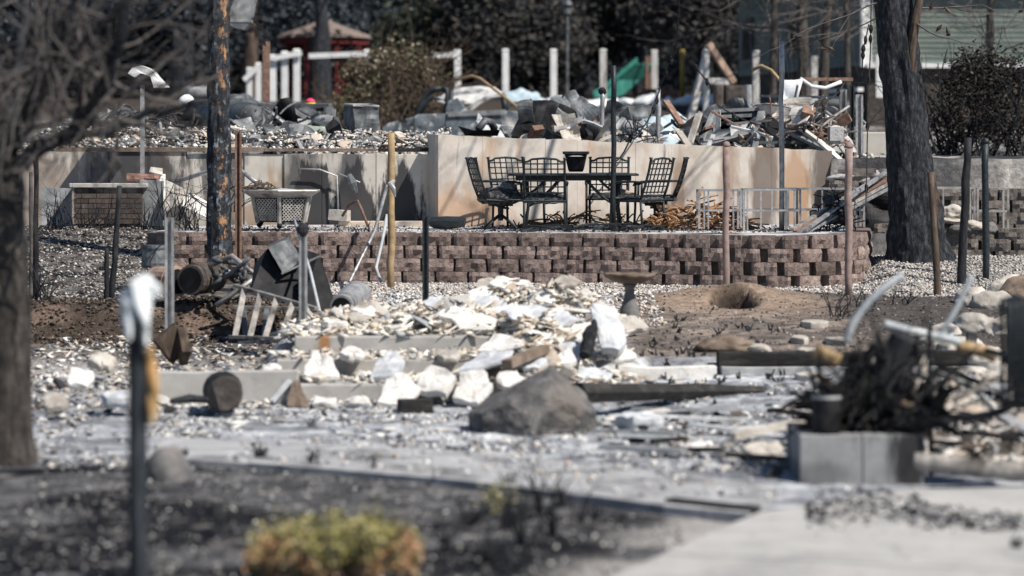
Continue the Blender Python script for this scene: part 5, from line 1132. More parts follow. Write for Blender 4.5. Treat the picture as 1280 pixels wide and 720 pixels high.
for i, (px, py, D, w_, h_, mm, lab) in enumerate(((640, 474, 25.9, 34, 18, 'plaster', 'broad white slab lying above the boulder'), (668, 452, 26.4, 30, 14, 'plasterblue', 'blue-grey slab in the spill above the boulder'), (706, 448, 26.6, 26, 20, 'plaster', 'cracked white slab near the burnt stump'), (440, 440, 26.9, 26, 12, 'plaster', 'thin white slab lying on the middle tread'), (560, 442, 27, 24, 12, 'stone', 'cream slab lying on the middle tread'), (690, 410, 27.8, 34, 16, 'plaster', 'large cream slab on the crest of the heap'), (640, 398, 28.3, 30, 12, 'stone', 'tan slab on the crest of the heap'), (500, 405, 28.4, 34, 9, 'plaster', 'long white slab on the landing'), (420, 400, 28.5, 30, 9, 'plaster', 'flat white slab at the left of the landing'), (340, 462, 26.4, 24, 10, 'plaster', 'white slab behind the low kerb wall'), (100, 470, 25.5, 30, 18, 'plaster', 'white slab in the left rubble field'), (150, 492, 24.6, 36, 10, 'plasterblue', 'flat blue-grey slab in the left rubble field'), (70, 500, 24.3, 26, 16, 'stone', 'tan slab in the left rubble field'), (128, 448, 26.6, 30, 16, 'stone', 'tan block in the left rubble field'), (620, 545, 23, 40, 9, 'plasterblue', 'flat blue-grey slab below the boulder left side'), (800, 520, 23.6, 50, 8, 'plasterblue', 'long blue-grey slab in the ash right of the boulder'), (880, 560, 21.8, 40, 14, 'plaster', 'curled white piece in the ash field'), (955, 560, 21.6, 44, 14, 'stone', 'curled tan piece in the ash field'))):
    pts = [(px+w_*.62*math.cos(6.283*k/6+rs.uniform(-.3, .3)), py-h_*.62*math.sin(6.283*k/6), D+.25*math.sin(6.283*k/6)*(1 if h_ < 14 else .6)) for k in range(6)]
    shard('plaster_slab', lab, pts, rs.uniform(.04, .09), M[mm], 'slab', 30+i)
for i in range(30):
    u = rs.random(); x = -1.8+2.9*u**.7; y = rs.uniform(28.1, 29.5) if u < .55 else rs.uniform(26.3, 29.2); z = stepz(x, y)+.05; c = Vector((x, y, z)); w_ = rs.uniform(.09, .22); P_ = (640+x/y*F, 180+(CAMZ-z)/y*F)
    pts = [(P_[0]+w_*F/y*math.cos(6.283*k/6+rs.uniform(-.35, .35)), P_[1]-w_*F/y*.42*math.sin(6.283*k/6+rs.uniform(-.3, .3)), y+.12*math.sin(6.283*k/6)) for k in range(6)]
    mm = rs.choice(['plaster', 'plaster', 'stone', 'stone', 'plasterblue']); cw = {'plaster': 'white', 'stone': 'cream', 'plasterblue': 'blue-grey'}[mm]
    shard('plaster_slab', cw+' broken slab embedded in the rubble heap on the steps', pts, rs.uniform(.03, .06), M[mm], 'slab', 60+i, cw+' slabs embedded in the heap')
# ------------------------------------------------------------ fine rubble and gravel (uncountable)
P1, S1 = scat(16000, lambda u, v: (-4.9+8.2*u, 20.6+6.4*v), 11, .006, .05, p=3.2); ok = fbm(P1[:, 0], P1[:, 1], 1.6, 91)+.25*np.random.default_rng(2).random(len(P1)) > .54; P1, S1 = P1[ok], S1[ok]; bits('ash_rubble', P1, S1, pal(len(P1), PALE, [7, 2, 1, 4, 2, 1.2], 1), 'pale ash and rubble crumbs strewn over the middle ground', 'rubble', TPL[6:]+TPX, seed=2)
P1, S1 = scat(7000, lambda u, v: (-2.2+3.3*u, 25.8+4.2*v), 12, .012, .085, p=2.2); kp = (P1[:, 1] > 28.15) | (P1[:, 0] > -.35) | (np.random.default_rng(4).random(len(P1)) < .3); P1, S1 = P1[kp], S1[kp]
P1[:, 2] = np.array([stepz(x, y) for x, y in P1[:, :2]])+S1*.3; bits('ash_rubble', P1, S1, pal(len(P1), [(.78, .74, .68), (.66, .59, .5), (.52, .43, .34), (.45, .46, .48), (.1, .1, .1)], [9, 5, 2.5, 1, .4], 2), 'pale crumbs coating the concrete steps', 'rubble', TPX+TPL[6:], seed=3)
P1, S1 = scat(3600, lambda u, v: (-4.9+2.8*u, 25.4+7.2*v**1.7), 13, .01, .06, p=2.4); bits('ash_rubble', P1, S1, pal(len(P1), PALE, [5, 4, 3, 2, 2, 1], 3), 'rubble crumbs on the ground left of the steps', 'rubble', TPL[6:]+TPX, seed=4)
P1, S1 = scat(13000, lambda u, v: (-2.2+7.6*u, 34.6+2.6*v), 14, .012, .03, p=1); ok = P1[:, 1] < np.interp(P1[:, 0], wx[:-1], wy[:-1])-.03; P1, S1 = P1[ok], S1[ok]
bits('gravel', P1, S1, pal(len(P1), [(.62, .58, .54), (.48, .44, .41), (.3, .28, .27), (.1, .1, .1)], [4, 4, 2, 1], 4), 'pale gravel strip at the foot of the block wall', 'gravel', TPL[:6], seed=5)
P1, S1 = scat(7500, lambda u, v: (4.3+2.6*u, 34.3+4.2*v), 15, .012, .032, p=1); bits('gravel', P1, S1, pal(len(P1), [(.55, .52, .49), (.4, .38, .36), (.24, .23, .23), (.08, .08, .08)], [4, 4, 2, 1.4], 5), 'pale gravel round the foot of the big trunk', 'gravel', TPL[:6], seed=6)
P1, S1 = scat(6500, lambda u, v: (-7+3*u, 33.6+6.8*v), 16, .012, .04, p=1.5); bits('gravel', P1, S1, pal(len(P1), [(.5, .47, .44), (.3, .28, .27), (.13, .12, .12), (.035, .035, .037)], [3, 3, 3, 3], 6), 'dark gravel and cinders on the left slope', 'gravel', seed=7)
P1, S1 = scat(7000, lambda u, v: (-3.2+4.2*u, 14+6.6*v), 17, .006, .026); ok = P1[:, 1] < np.interp((P1[:, 0]/P1[:, 1])*F+640, [0, 200, 430, 640, 830, 940], [20.6, 20.9, 20.2, 19.2, 18.1, 17.8]); P1, S1 = P1[ok], S1[ok]
bits('cinders', P1, S1, pal(len(P1), [(.55, .54, .52), (.25, .24, .24), (.1, .1, .1), (.025, .025, .028)], [2, 3, 4, 4], 7), 'dark cinders and pale crumbs on the burnt front yard', 'cinders', seed=8)
P1, S1 = scat(2600, lambda u, v: (1.2+4.2*u, 28.4+6.2*v), 18, .008, .028); bits('cinders', P1, S1, pal(len(P1), [(.45, .42, .4), (.15, .13, .12), (.04, .04, .04)], [2, 3, 4], 8), 'scattered cinders on the bare dirt', 'cinders', seed=9)
P1, S1 = scat(4200, lambda u, v: (-2.0+3.6*u, 31+4*v), 20, .012, .05, p=2); bits('ash_rubble', P1, S1, pal(len(P1), PALE, [5, 4, 3, 2, 1.2, .8], 13), 'pale crumbs on the ground between the steps and the gravel', 'rubble', seed=14)
P1, S1 = scat(4200, lambda u, v: (-6+3.8*u, 31.8+2.2*v), 21, .012, .045, p=2); bits('cinders', P1, S1, pal(len(P1), [(.2, .16, .13), (.09, .075, .065), (.03, .028, .027)], [2, 3, 4], 14), 'dark crumbs of earth on the eroded bank', 'cinders', seed=15)
P1, S1 = scat(900, lambda u, v: (-2.0+3.6*u, 18.6+3.4*v), 22, .008, .04); P1[:, 2] = np.maximum(P1[:, 2], .05+S1*.3); ok = P1[:, 1] > np.interp((P1[:, 0]/P1[:, 1])*F+640, [0, 200, 430, 640, 830, 940], [20.6, 21, 20.35, 19.35, 18.3, 17.9]); P1, S1 = P1[ok], S1[ok]
bits('ash_rubble', P1, S1, pal(len(P1), PALE, [5, 2, 1, 4, 2, 1], 15), 'ash crumbs strewn on the path', 'rubble', seed=16)
# cinders blown over the driveway edge
rr = np.random.default_rng(5); n = 1500; u = rr.random(n); pxs = 1010+290*u; pys = np.interp(pxs, [1010, 1100, 1180, 1300], [640, 628, 648, 656])+rr.normal(0, 5+6*(1-u), n)
D_ = F*(CAMZ-.05)/(pys-180); xs = (pxs-640)*D_/F; s_ = .008+.028*rr.random(n)**2; P1 = np.stack([xs, D_, .045+s_*.4], -1)
bits('cinders', P1, s_, pal(n, [(.55, .54, .53), (.2, .2, .21), (.025, .025, .03)], [3, 3, 5], 9), 'band of charcoal crumbs across the driveway corner', 'cinders', seed=10)
P1, S1 = scat(3000, lambda u, v: (-4.0+8.3*u, 37.3+3.2*v), 19, .008, .03); P1[:, 2] = TZ+S1*.3; ok = (P1[:, 1] > np.interp(P1[:, 0], wx[:-1], wy[:-1])+.25) & (P1[:, 1] < 40.3); P1, S1 = P1[ok], S1[ok]
bits('ash_rubble', P1, S1, pal(len(P1), [(.55, .54, .54), (.2, .19, .19), (.03, .03, .033), (.35, .2, .12)], [2, 3, 4, 1], 10), 'burnt crumbs littering the patio floor', 'rubble', seed=11)
# debris planks in the ash field and right pile
rr = random.Random(77)
for i in range(26):
    x = rr.uniform(.9, 2.8); y = rr.uniform(20.8, 25); a = rr.uniform(-.5, .5); l = rr.uniform(.25, .7); z = Gz(x, y)+.05
    q = MB(); d = Vector((math.cos(a), math.sin(a), rr.uniform(-.1, .1))); c = Vector((x, y, z)); q.bar(c-d*l/2, c+d*l/2, rr.uniform(.05, .16), .025); q.jitter(.01, 5, i)
    k = rr.choice(['plasterblue', 'plaster', 'stone', 'sheetpale', 'charh']); w_ = {'plasterblue': 'blue-grey', 'plaster': 'white', 'stone': 'tan', 'sheetpale': 'dull metallic', 'charh': 'black'}[k]
    tag(q.build('debris_strip', M[k]), w_+' broken strip lying in the ash field left of the block planter', 'strip', w_+' strips in the ash field')
q = MB(); q.bar(at(915, 545, 22), at(1012, 525, 22.4), .09, .05); tag(q.build('plank', M['stone']), 'long tan plank pointing at the block planter', 'plank')
# ------------------------------------------------------------ block planter with burnt brush
D = 19.85; pb = thing('block_planter', 'low soot-stained concrete block planter in front of the burnt brush', 'planter', at(1078, 606, D))
a = at(1000, 605, D); b = at(1156, 605, D); h = (605-544)*D/F
xm = (a.x+b.x)/2
for x0, x1 in ((a.x, xm-.003), (xm+.003, b.x)):
    q = MB(); q.box(((x0+x1)/2, D+.1, a.z+h/2-.02), (x1-x0, .19, h+.04)); q.build('block', M['planter'], pb, bevel=.008)
for x0 in (a.x+.095, b.x-.095):
    q = MB(); q.box((x0, D+.2+.26, a.z+h/2-.023), (.19, .5, h+.03)); q.build('block', M['planter'], pb, bevel=.008)
q = MB(); q.box((xm, D+.87, a.z+h/2-.02), (b.x-a.x, .19, h+.03)); q.build('block', M['planter'], pb, bevel=.008)
q = MB(); q.box((xm, D+.47, a.z+h/2-.06), (b.x-a.x-.3, .6, h-.02)); q.build('soil', M['char'], pb)
cy = thing('canister', 'dark round canister standing on the left of the block planter', 'canister', at(1033, 542, D+.1))
q = MB(); c = at(1033, 542, D+.12); q.lathe([(.09, 0), (.095, .02), (.095, .25), (.085, .27), (.07, .262), (.065, .2)], 18, c); q.build('body', M['black'], cy, smooth=True)
q = MB(); q.lathe([(.099, .235), (.101, .245), (.099, .255)], 18, c, open_=True); q.build('rim', M['sheetpale'], cy)
br = thing('burnt_brush', 'black mass of burnt stems and leaf blades growing from the block planter', 'plant', at(1090, 545, D+.4))
rr = random.Random(8); q = MB()
for i in range(120):
    p = at(rr.uniform(1045, 1150), rr.uniform(500, 548), D+rr.uniform(.2, .9)); d = Vector((rr.gauss(0, .5), rr.gauss(0, .35), rr.uniform(.35, 1))).normalized()
    twigs(q, p, d, rr.uniform(.25, .62), rr.uniform(.01, .026), 2, rr, 2, .05)
q.build('stems', M['char'], br)
q = MB()
for i in range(110):
    p = at(rr.uniform(1025, 1160), rr.uniform(500, 550), D+rr.uniform(.1, .9)); d = Vector((rr.gauss(0, .8), rr.gauss(0, .5), rr.uniform(-.1, .9))).normalized(); l = rr.uniform(.2, .5); w_ = rr.uniform(.015, .04); s_ = d.cross(Vector((0, 1, .2))).normalized()*w_
    pts = [p, p+d*l*.5+Vector((0, 0, .03)), p+d*l-Vector((0, 0, l*.2))]
    q.add([pts[0]-s_*.6, pts[0]+s_*.6, pts[1]+s_, pts[1]-s_, pts[2], pts[1]+Vector((0, -.012, .012))], [(0, 1, 5), (1, 2, 5), (2, 4, 5), (4, 3, 5), (3, 0, 5)])
q.build('blades', M['charh'], br)
rb = random.Random(15)
for i, (x0, y0, x1, y1, w_, mm, lab) in enumerate(((1040, 525, 1075, 440, .1, 'charh', 'charred board standing up at the left of the brush'), (1060, 470, 1100, 430, .12, 'charh', 'charred board end pointing up left in the brush'), (1096, 540, 1130, 425, .13, 'charh', 'thick charred timber upright in the middle of the brush'), (1120, 530, 1098, 436, .08, 'charh', 'narrow charred timber crossing the thick one'), (1020, 470, 1070, 500, .07, 'brownstone', 'scorched brown board low at the left of the brush'), (1150, 540, 1185, 470, .08, 'charh', 'charred board leaning right of the thin stake'), (1045, 500, 1090, 470, .09, 'stone', 'ash grey board lying across the brush'), (1130, 500, 1190, 530, .08, 'brownstone', 'scorched board sloping down right of the brush'), (1175, 460, 1230, 480, .08, 'charh', 'charred board on the heap right of the brush'), (1190, 500, 1250, 470, .09, 'stone', 'pale grey board on the heap right of the brush'), (1205, 540, 1270, 548, .1, 'charh', 'charred board lying low on the right heap'), (1165, 552, 1230, 560, .06, 'brownstone', 'thin brown board behind the thick grey pole'))):
    q = MB(); d0 = D+rb.uniform(.15, .8); q.bar(at(x0, y0, d0), at(x1, y1, d0+rb.uniform(-.2, .3)), w_, w_*.4); q.jitter(.02, 6, i); tag(roughen(q.build('burnt_board', M[mm]), 2, .02), lab, 'board')
# trunk stump inside the brush and half-burnt pieces
q = rough_trunk([at(1095, 545, D+.5), at(1108, 470, D+.5), at(1128, 420, D+.45)], [.13, .11, .08], 12, .06, 4, 2); q.build('stump', M['char'], br)
for lab, pts, r_, mm in (('pale hose arching up high left of the burnt brush', [(1058, 430, 20.6), (1066, 405, 20.6), (1086, 378, 20.6), (1108, 358, 20.6), (1129, 344, 20.6)], .027, 'hose'),
        ('pale straight hose end rising right of the burnt brush', [(1176, 418, 20.7), (1196, 384, 20.7), (1215, 344, 20.7)], .022, 'hose'),
        ('pale blue hose crossing over the top of the brush', [(1105, 405, 20.4), (1140, 414, 20.4), (1178, 422, 20.5), (1200, 428, 20.6)], .03, 'hose'),
        ('tan broken branch across the right of the brush', [(1196, 432, 20.6), (1225, 438, 20.6), (1245, 446, 20.6)], .045, 'tan'),
        ('dark hose running from the brush to the black fins', [(1232, 438, 20.5), (1255, 445, 20.4), (1275, 462, 20.3), (1290, 475, 20.3)], .022, 'iron'),
        ('dark hose looping low along the debris pile', [(1166, 510, 20.4), (1190, 522, 20.3), (1235, 518, 20.2), (1262, 508, 20.1), (1276, 490, 20.1), (1272, 468, 20.2)], .028, 'iron'),
        ('grey hose curving down behind the thin stake', [(1150, 460, 20.8), (1190, 472, 20.8), (1222, 490, 20.8), (1240, 510, 20.7)], .022, 'sheet')):
    q = MB(); P = [at(*p) for p in pts]; Q = []
    for i in range(len(P)-1):
        p0, p1, p2, p3 = P[max(i-1, 0)], P[i], P[i+1], P[min(i+2, len(P)-1)]
        for k in range(6): t = k/6; Q.append(.5*((2*p1)+(p2-p0)*t+(2*p0-5*p1+4*p2-p3)*t*t+(3*p1-p0-3*p2+p3)*t**3))
    Q.append(P[-1]); q.tube(Q, r_, 8); tag(q.build('hose' if 'hose' in lab else 'branch', M[mm], smooth=True), lab, 'hose' if 'hose' in lab else 'branch')
q = rough_trunk([at(1018, 438, 20.5), at(1048, 452, 20.5)], [.05, .06], 9, .04, 5, 3); tag(q.build('branch', M['tan']), 'short tan branch poking out left of the brush', 'branch')
q = MB(); q.bar(at(1140, 484, 20.3), at(1160, 446, 20.5), .06, .03); tag(q.build('slat', M['stone']), 'pale slat stuck upright in the brush', 'slat')
q = rough_trunk([at(1142, 576, 19.6), at(1185, 581, 19.6), at(1240, 587, 19.6), at(1310, 592, 19.6)], [.055, .062, .065, .068], 12, .03, 4, 6); tag(q.build('pole', M['ladder']), 'thick grey pole lying on the ground right of the planter', 'pole')
# black finned radiator at the right edge
fn = thing('finned_radiator', 'black finned metal radiator with pale tops at the right edge', 'radiator', at(1285, 520, 19.6))
for i in range(8):
    q = MB(); p = at(1258+i*7, 500, 19.6); z = at(0, 372+abs(i-2)*2, 19.6).z; P = [(p.x, 19.5, p.z), (p.x, 19.45, z-.05), (p.x, 19.5, z), (p.x, 19.75, z), (p.x, 19.8, z-.06), (p.x, 19.75, p.z)]
    q.tube([Vector(k)+Vector((i*.0, 0, 0)) for k in P], [.014, .014, .016, .016, .014, .014], 7); q.build('fin', M['iron'], fn, smooth=True)
q = MB(); q.bar(at(1255, 505, 19.6), at(1320, 505, 19.6), .2, .05); q.build('base', M['black'], fn)
q = MB(); q.bar(at(1255, 452, 19.62), at(1320, 452, 19.62), .1, .03); q.build('frame', M['black'], fn)
q = MB(); q.lathe([(.05, 0), (.03, .02), (.025, .1), (.06, .13), (.06, .145)], 10, at(1188, 428, 27)); tag(q.build('garden_light', M['steel']), 'small pale pedestal lamp by the bleached stones', 'light')
q = MB(); q.box(at(1214, 424, 26.5)+Vector((0, 0, 0)), (.09, .09, .12)); q.box(at(1214, 424, 26.5)+Vector((-.03, -.03, .005)), (.015, .06, .13)); tag(q.build('metal_box', M['sheet'], bevel=.004), 'small dark metal box by the bleached stones', 'box')
# ------------------------------------------------------------ front shrub and burnt stubs
def leafcloud(N_, fx, size, cols, wts, seed, aspect=.5, m=None):
    r = np.random.default_rng(seed); P = fx(r, N_); n = len(P); A = rotm(n, r, 3.0); s = size*r.uniform(.5, 1.3, n)
    T = np.array([[-1, -aspect*.3, 0], [0, -aspect, .12], [1, 0, 0], [0, aspect, .12]])
    v = np.einsum('nij,vj->nvi', A, T)*s[:, None, None]+P[:, None, :]
    f = np.arange(n*4).reshape(n, 4); c = np.repeat(pal(n, cols, wts, seed), 4, 0)
    return v.reshape(-1, 3), f, c
sh = thing('front_shrub', 'small half-scorched shrub with yellow-green and orange leaves at the bottom', 'shrub', (-.95, 15.6, 0))
r = np.random.default_rng(3)
def shrubpts(r, N_):
    k = 70; cx = r.uniform(-1.38, -.5, k); cy = r.uniform(15.3, 16.0, k); cz = .03+.27*r.random(k)*np.clip(1-np.abs((cx+.92)/.56)**2, .3, 1)
    i = r.integers(0, k, N_); return np.stack([cx[i]+r.normal(0, .03, N_), cy[i]+r.normal(0, .04, N_), cz[i]+r.normal(0, .045, N_)], -1)
V, Fq, C = leafcloud(5200, shrubpts, .019, [(.24, .22, .07), (.36, .32, .13), (.14, .14, .05), (.48, .44, .25)], [4, 3, 3, 2], 3)
low = (V[:, 2] < .14+.10*np.sin(V[:, 0]*9)); C[low & (np.arange(len(C))//4 % 3 != 0)] = np.array((.36, .19, .10)); C[low & (np.arange(len(C))//4 % 3 == 1)] = np.array((.46, .31, .18))
link('foliage', raw_mesh('foliage', V-np.array([-.95, 15.6, 0]), Fq, C, M['leaf'], 4), sh)
rr = random.Random(4); q = MB()
for i in range(60): twigs(q, Vector((rr.uniform(-1.3, -.6), rr.uniform(15.3, 16), 0)), Vector((rr.gauss(0, .3), rr.gauss(0, .3), 1)).normalized(), rr.uniform(.14, .27), .006, 1, rr, 2)
q.build('stems', M['barkb'], sh)
stubs = [(321, 577, .12, 6, 'burnt stub on the path edge, leftmost of three'), (390, 584, .1, 6, 'burnt stub on the path edge, middle of three'), (467, 590, .09, 3, 'thin burnt stub on the path edge, rightmost of three'), (640, 610, .13, 5, 'burnt stub on the path edge above the bare stems'), (676, 640, .3, 8, 'tall burnt stems in the middle of the front yard'), (655, 680, .28, 8, 'burnt stems forking low beside the front shrub'), (606, 705, .2, 6, 'burnt stems right of the front shrub'), (693, 668, .14, 6, 'short burnt stubs right of the tall stems'), (727, 648, .2, 4, 'pair of burnt stems left of the driveway'), (742, 645, .1, 4, 'short burnt stems beside the driveway pair'), (232, 574, .07, 4, 'tiny burnt stub behind the rounded stone'), (1272, 690, .06, 8, 'black burnt tuft on the driveway at right'), (770, 598, .06, 4, 'tiny burnt stub on the far path edge'), (585, 660, .16, 5, 'thin burnt stems behind the front shrub'), (630, 655, .22, 6, 'burnt stems left of the tall stems'), (700, 632, .2, 5, 'burnt stems between the tall stems and the driveway pair'), (560, 690, .14, 5, 'short burnt stems at the right flank of the front shrub'), (640, 712, .2, 6, 'burnt stems at the bottom edge right of the shrub'), (120, 640, .08, 4, 'tiny burnt stub left of the wrapped post'), (270, 650, .1, 5, 'small burnt stub left of the front shrub')]
for i, (px, py, h, n, lab) in enumerate(stubs):
    x, y = PXY(px, py, .02); rr = random.Random(i+9); q = MB(); z = max(Gz(x, y), .05 if px < 600 or px > 1200 else 0)
    for k in range(n): twigs(q, Vector((x+rr.gauss(0, .012), y+rr.gauss(0, .012), z-.02)), Vector((rr.gauss(0, .35), rr.gauss(0, .3), 1)).normalized(), h*rr.uniform(.7, 1.25), .012 if h < .2 else .011, 1, rr, 2)
    tag(q.build('burnt_stub', M['char']), lab, 'stub')
V, Fq, C = leafcloud(160, lambda r, n: np.stack([PXY(620, 622, .1)[0]+r.normal(0, .05, n), PXY(620, 622, .1)[1]+r.normal(0, .05, n), .1+r.normal(0, .05, n)], -1), .02, [(.3, .28, .12), (.4, .36, .2)], [1, 1], 9)
tx_, ty_ = PXY(620, 622, .1); dt = thing('dry_tuft', 'small yellowish dry tuft below the path edge', 'tuft', (tx_, ty_, 0)); link('foliage', raw_mesh('foliage', V-np.array([tx_, ty_, 0]), Fq, C, M['leaf'], 4), dt)
rr = random.Random(21)
for i in range(46):
    px = rr.uniform(800, 1000); py = rr.uniform(400, 440); D = F*(CAMZ-.38)/(py-180); x = (px-640)*D/F; q = MB()
    for k in range(3): q.tube([Vector((x+rr.gauss(0, .02), D+rr.gauss(0, .03), Gz(x, D)-.02)), Vector((x+rr.gauss(0, .03), D, Gz(x, D)+rr.uniform(.03, .07)))], [.014, .006], 5)
    tag(q.build('burnt_stub', M['char']), 'tiny black stubble stalk in the bare dirt right of the bird bath', 'stub', 'stubble stalks in the bare dirt')
# ------------------------------------------------------------ upper lot: rubble on the wall tops
zU = lambda x, y: Gz(x, y)
chunks(125, lambda u, v: (-6.3+5.2*u, 41.15+1.6*v**1.2), 31, .05, .14, 'AAABBCD', 'scrap in the rubble band on top of the grey foundation wall', 'scraps on the grey wall', zf=lambda x, y: 2.12+(.06+.30*(y-41.1)/1.6)*(.3+fbm(x, y, 1.2, 5).item()), name='scrap')
chunks(45, lambda u, v: (3.2+1.5*u, 42.0+2.2*v), 32, .04, .14, 'AABBCCD', 'scrap in the debris behind the right end of the beige wall', 'scraps behind the beige wall', zf=lambda x, y: 2.05+.25*sst(42, 43.5, y), name='scrap')
P1, S1 = scat(5200, lambda u, v: (-6.8+5.9*u, 41.1+5*v**1.5), 33, .012, .06); P1[:, 2] = 2.12+(.06+.30*np.clip((P1[:, 1]-41.1)/1.6, 0, 1))*(.3+fbm(P1[:, 0], P1[:, 1], 1.2, 5))+S1*.2
bits('ash_rubble', P1, S1, pal(len(P1), PALE, [4, 4, 2, 2, 3, 2], 11), 'pale crumbs in the rubble band on the grey foundation wall', 'rubble', seed=12)
P1, S1 = scat(5000, lambda u, v: (-3+9*u, 42.6+14*v), 34, .02, .09); bits('ash_rubble', P1, S1, pal(len(P1), PALE, [3, 3, 3, 2, 3, 3], 12), 'ash and scrap strewn over the upper lot', 'rubble', seed=13)
tangle('wire_debris', 'thin twisted wires in the debris right of the metal frame', 'debris', at(990, 182, 43.2), (.75, .6, .5), 70, M['rust'], .009, 41, .2, .8, .06, .5)
tangle('wire_debris', 'pale twisted strips in the debris right of the metal frame', 'debris', at(1000, 180, 43.6), (.6, .6, .6), 60, M['alum'], .016, 42, .3, 1.0, .12, .5)
tangle('wire_debris', 'black burnt sprigs between the poles on the beige wall', 'debris', at(800, 178, 42.6), (.3, .4, .3), 36, M['char'], .007, 43, .1, .35, .05, 1.0)
tangle('wire_debris', 'sooty twisted pipes over the left wreck', 'debris', at(345, 172, 46), (.75, .5, .6), 26, M['sheet'], .016, 44, .3, 1.0, .1, .4)
tangle('wire_debris', 'thin wires in the debris at far left of the upper lot', 'debris', at(150, 175, 45), (1.0, .6, .5), 60, M['twig'], .012, 45, .3, 1.0, .15, .5)
def crumple(name, label, c, w_, h_, m, seed, rot, amp=.18, cat='sheet metal', n=14, group=None):
    q = MB(); Rm = Euler(rot).to_matrix(); vs = []; 
    for i in range(n+1):
        for j in range(n+1):
            u = (i/n-.5)*w_; v = (j/n-.5)*h_; p = Vector((u, v, 0)); k = noise.noise(Vector((u*2.2, v*2.2, seed*5)))
            vs.append(Vector(c)+Rm @ (p+Vector((noise.noise(Vector((u*2, v*2, seed+3)))*.1, noise.noise(Vector((u*2, v*2, seed+8)))*.1, amp*(abs(k)*2-.6)))))
    fs = [(i*(n+1)+j, (i+1)*(n+1)+j, (i+1)*(n+1)+j+1, i*(n+1)+j+1) for i in range(n) for j in range(n)]
    q.add(vs, fs); o = q.build(name, m, smooth=False); mo = o.modifiers.new('s', 'SOLIDIFY'); mo.thickness = .012; return tag(o, label, cat, group)
for i, (px, py, w_, h_, rot, mm, lab) in enumerate(((660, 158, .22, .62, (1.5, 0, .1), 'sheet', 'upright curled grey sheet at the left of the crumpled heap'),
        (690, 150, .7, .5, (1.0, .3, .2), 'black', 'dark folded sheet in the middle of the crumpled heap'), (714, 138, .6, .5, (.8, -.5, .4), 'sheet', 'grey sheet arching over the crumpled heap'),
        (682, 140, .6, .4, (.5, -.4, -.3), 'sheetpale', 'paler sheet on the left slope of the crumpled heap'), (722, 160, .4, .5, (1.3, .1, .6), 'black', 'black sheet at the right of the crumpled heap'),
        (700, 172, .6, .35, (1.1, .2, -.3), 'sheet', 'small grey sheet at the foot of the crumpled heap'), (668, 172, .3, .4, (1.2, .6, .2), 'sheet', 'triangular grey sheet beside the upright curled one'),
        (728, 170, .5, .35, (1.2, -.2, .1), 'black', 'low black sheet against the wall pole'))):
    crumple('crumpled_sheet', lab, at(px, py, 44+.2*i), w_*1.15, h_*1.15, M[mm], i+3, rot, .16)
# sheet metal cabinet left of the car
D = 45.5; cb = thing('sheet_metal_cabinet', 'dented grey sheet-metal cabinet standing left of the burnt car', 'cabinet', at(452, 184, D))
q = MB(); A = [at(429, 186, D+.5), at(443, 186, D), at(476, 186, D+.15), at(462, 186, D+.6)]; T = [at(430, 131, D+.5), at(442, 132, D), at(473, 133, D+.15), at(462, 131, D+.6)]
n = 10; rows = []
for i in range(n+1):
    for k in range(4):
        for j in range(8):
            f = j/8; b0 = A[k].lerp(A[(k+1) % 4], f); t0 = T[k].lerp(T[(k+1) % 4], f); p = b0.lerp(t0, i/n); q.v.append(p+Vector((0, 1, 0))*noise.noise(p*5)*.07+Vector((1, 0, 0))*noise.noise(p*4+Vector((5, 0, 0)))*.03)
for i in range(n):
    for j in range(32): a = i*32+j; b = i*32+(j+1) % 32; q.f.append((a, b, b+32, a+32))
q.f.append(tuple(n*32+j for j in range(32))); q.build('casing', M['sheet'], cb, smooth=False)
q = MB(); q.tube(T+[T[0]], .02, 6); q.build('rim', M['sheetpale'], cb)
# ------------------------------------------------------------ burnt car
D = 62.0; k = D/F; cb0 = at(580, 178, D); car = thing('burnt_car', 'burnt-out blue-grey car shell facing left with ash on its roof', 'car', cb0)
W = 1.55
def cz(py): return CAMZ-(py-180)*k
def cxx(px): return (px-640)*k
def side(pts, y0, y1, m, name, parent=car, bev=.02, smooth=False):
    q = MB(); q.prism([(cxx(x), y0, cz(y)) for x, y in pts], (0, y1-y0, 0)); return q.build(name, m, parent, bevel=bev, smooth=smooth)
CM = mk('burnt_car_paint', [(.07, .085, .10), (.14, .165, .19), (.27, .3, .33)], 4, .6, .3, 30, rand=0, metal=.3, soot=((.02, .022, .026), .48, .62, 2.6, (1, 1, 1)), wear=((.5, .5, .5), .55, .64, 5, (1, 1, 1)), dist=.006)
CR = mk('ash_covered_roof', [(.3, .3, .3), (.5, .5, .49), (.7, .69, .68)], 5, .9, .4, 30, rand=0, soot=((.08, .085, .09), .52, .66, 3, (1, 1, 1)), dist=.01)
side([(476, 182), (477, 160), (486, 154), (505, 149), (516, 146), (517, 182)], D, D+W, CM, 'hood')
side([(517.5, 182), (517.5, 146), (522, 143), (556, 142), (556, 182)], D-.02, D+.06, CM, 'door')
side([(517.5, 182), (517.5, 146), (522, 143), (556, 142), (556, 182)], D+W-.06, D+W+.02, CM, 'door')
side([(556.6, 182), (556.6, 141), (576, 139), (632, 138), (680, 142), (705, 148), (706, 182)], D, D+W, CM, 'rear_body')
def pil(pts, r_, name='pillar'):
    for y in (D+.05, D+W-.1):
        q = MB(); q.tube([Vector((cxx(x), y+(.12 if yy < 130 else 0), cz(yy))) for x, yy in pts], r_, 7); q.build(name, M['iron'], car, smooth=True)
pil([(519, 145), (527, 128), (534, 115), (541, 111), (552, 110)], .05, 'windscreen_pillar'); pil([(552, 110), (558, 111), (559, 120), (556, 142)], .05, 'door_frame'); pil([(521, 145), (531, 127), (540, 120), (552, 126)], .035, 'vent_frame')
pil([(564, 112), (563, 128), (566, 139)], .05, 'centre_pillar'); pil([(629, 120), (632, 139)], .07, 'rear_pillar')
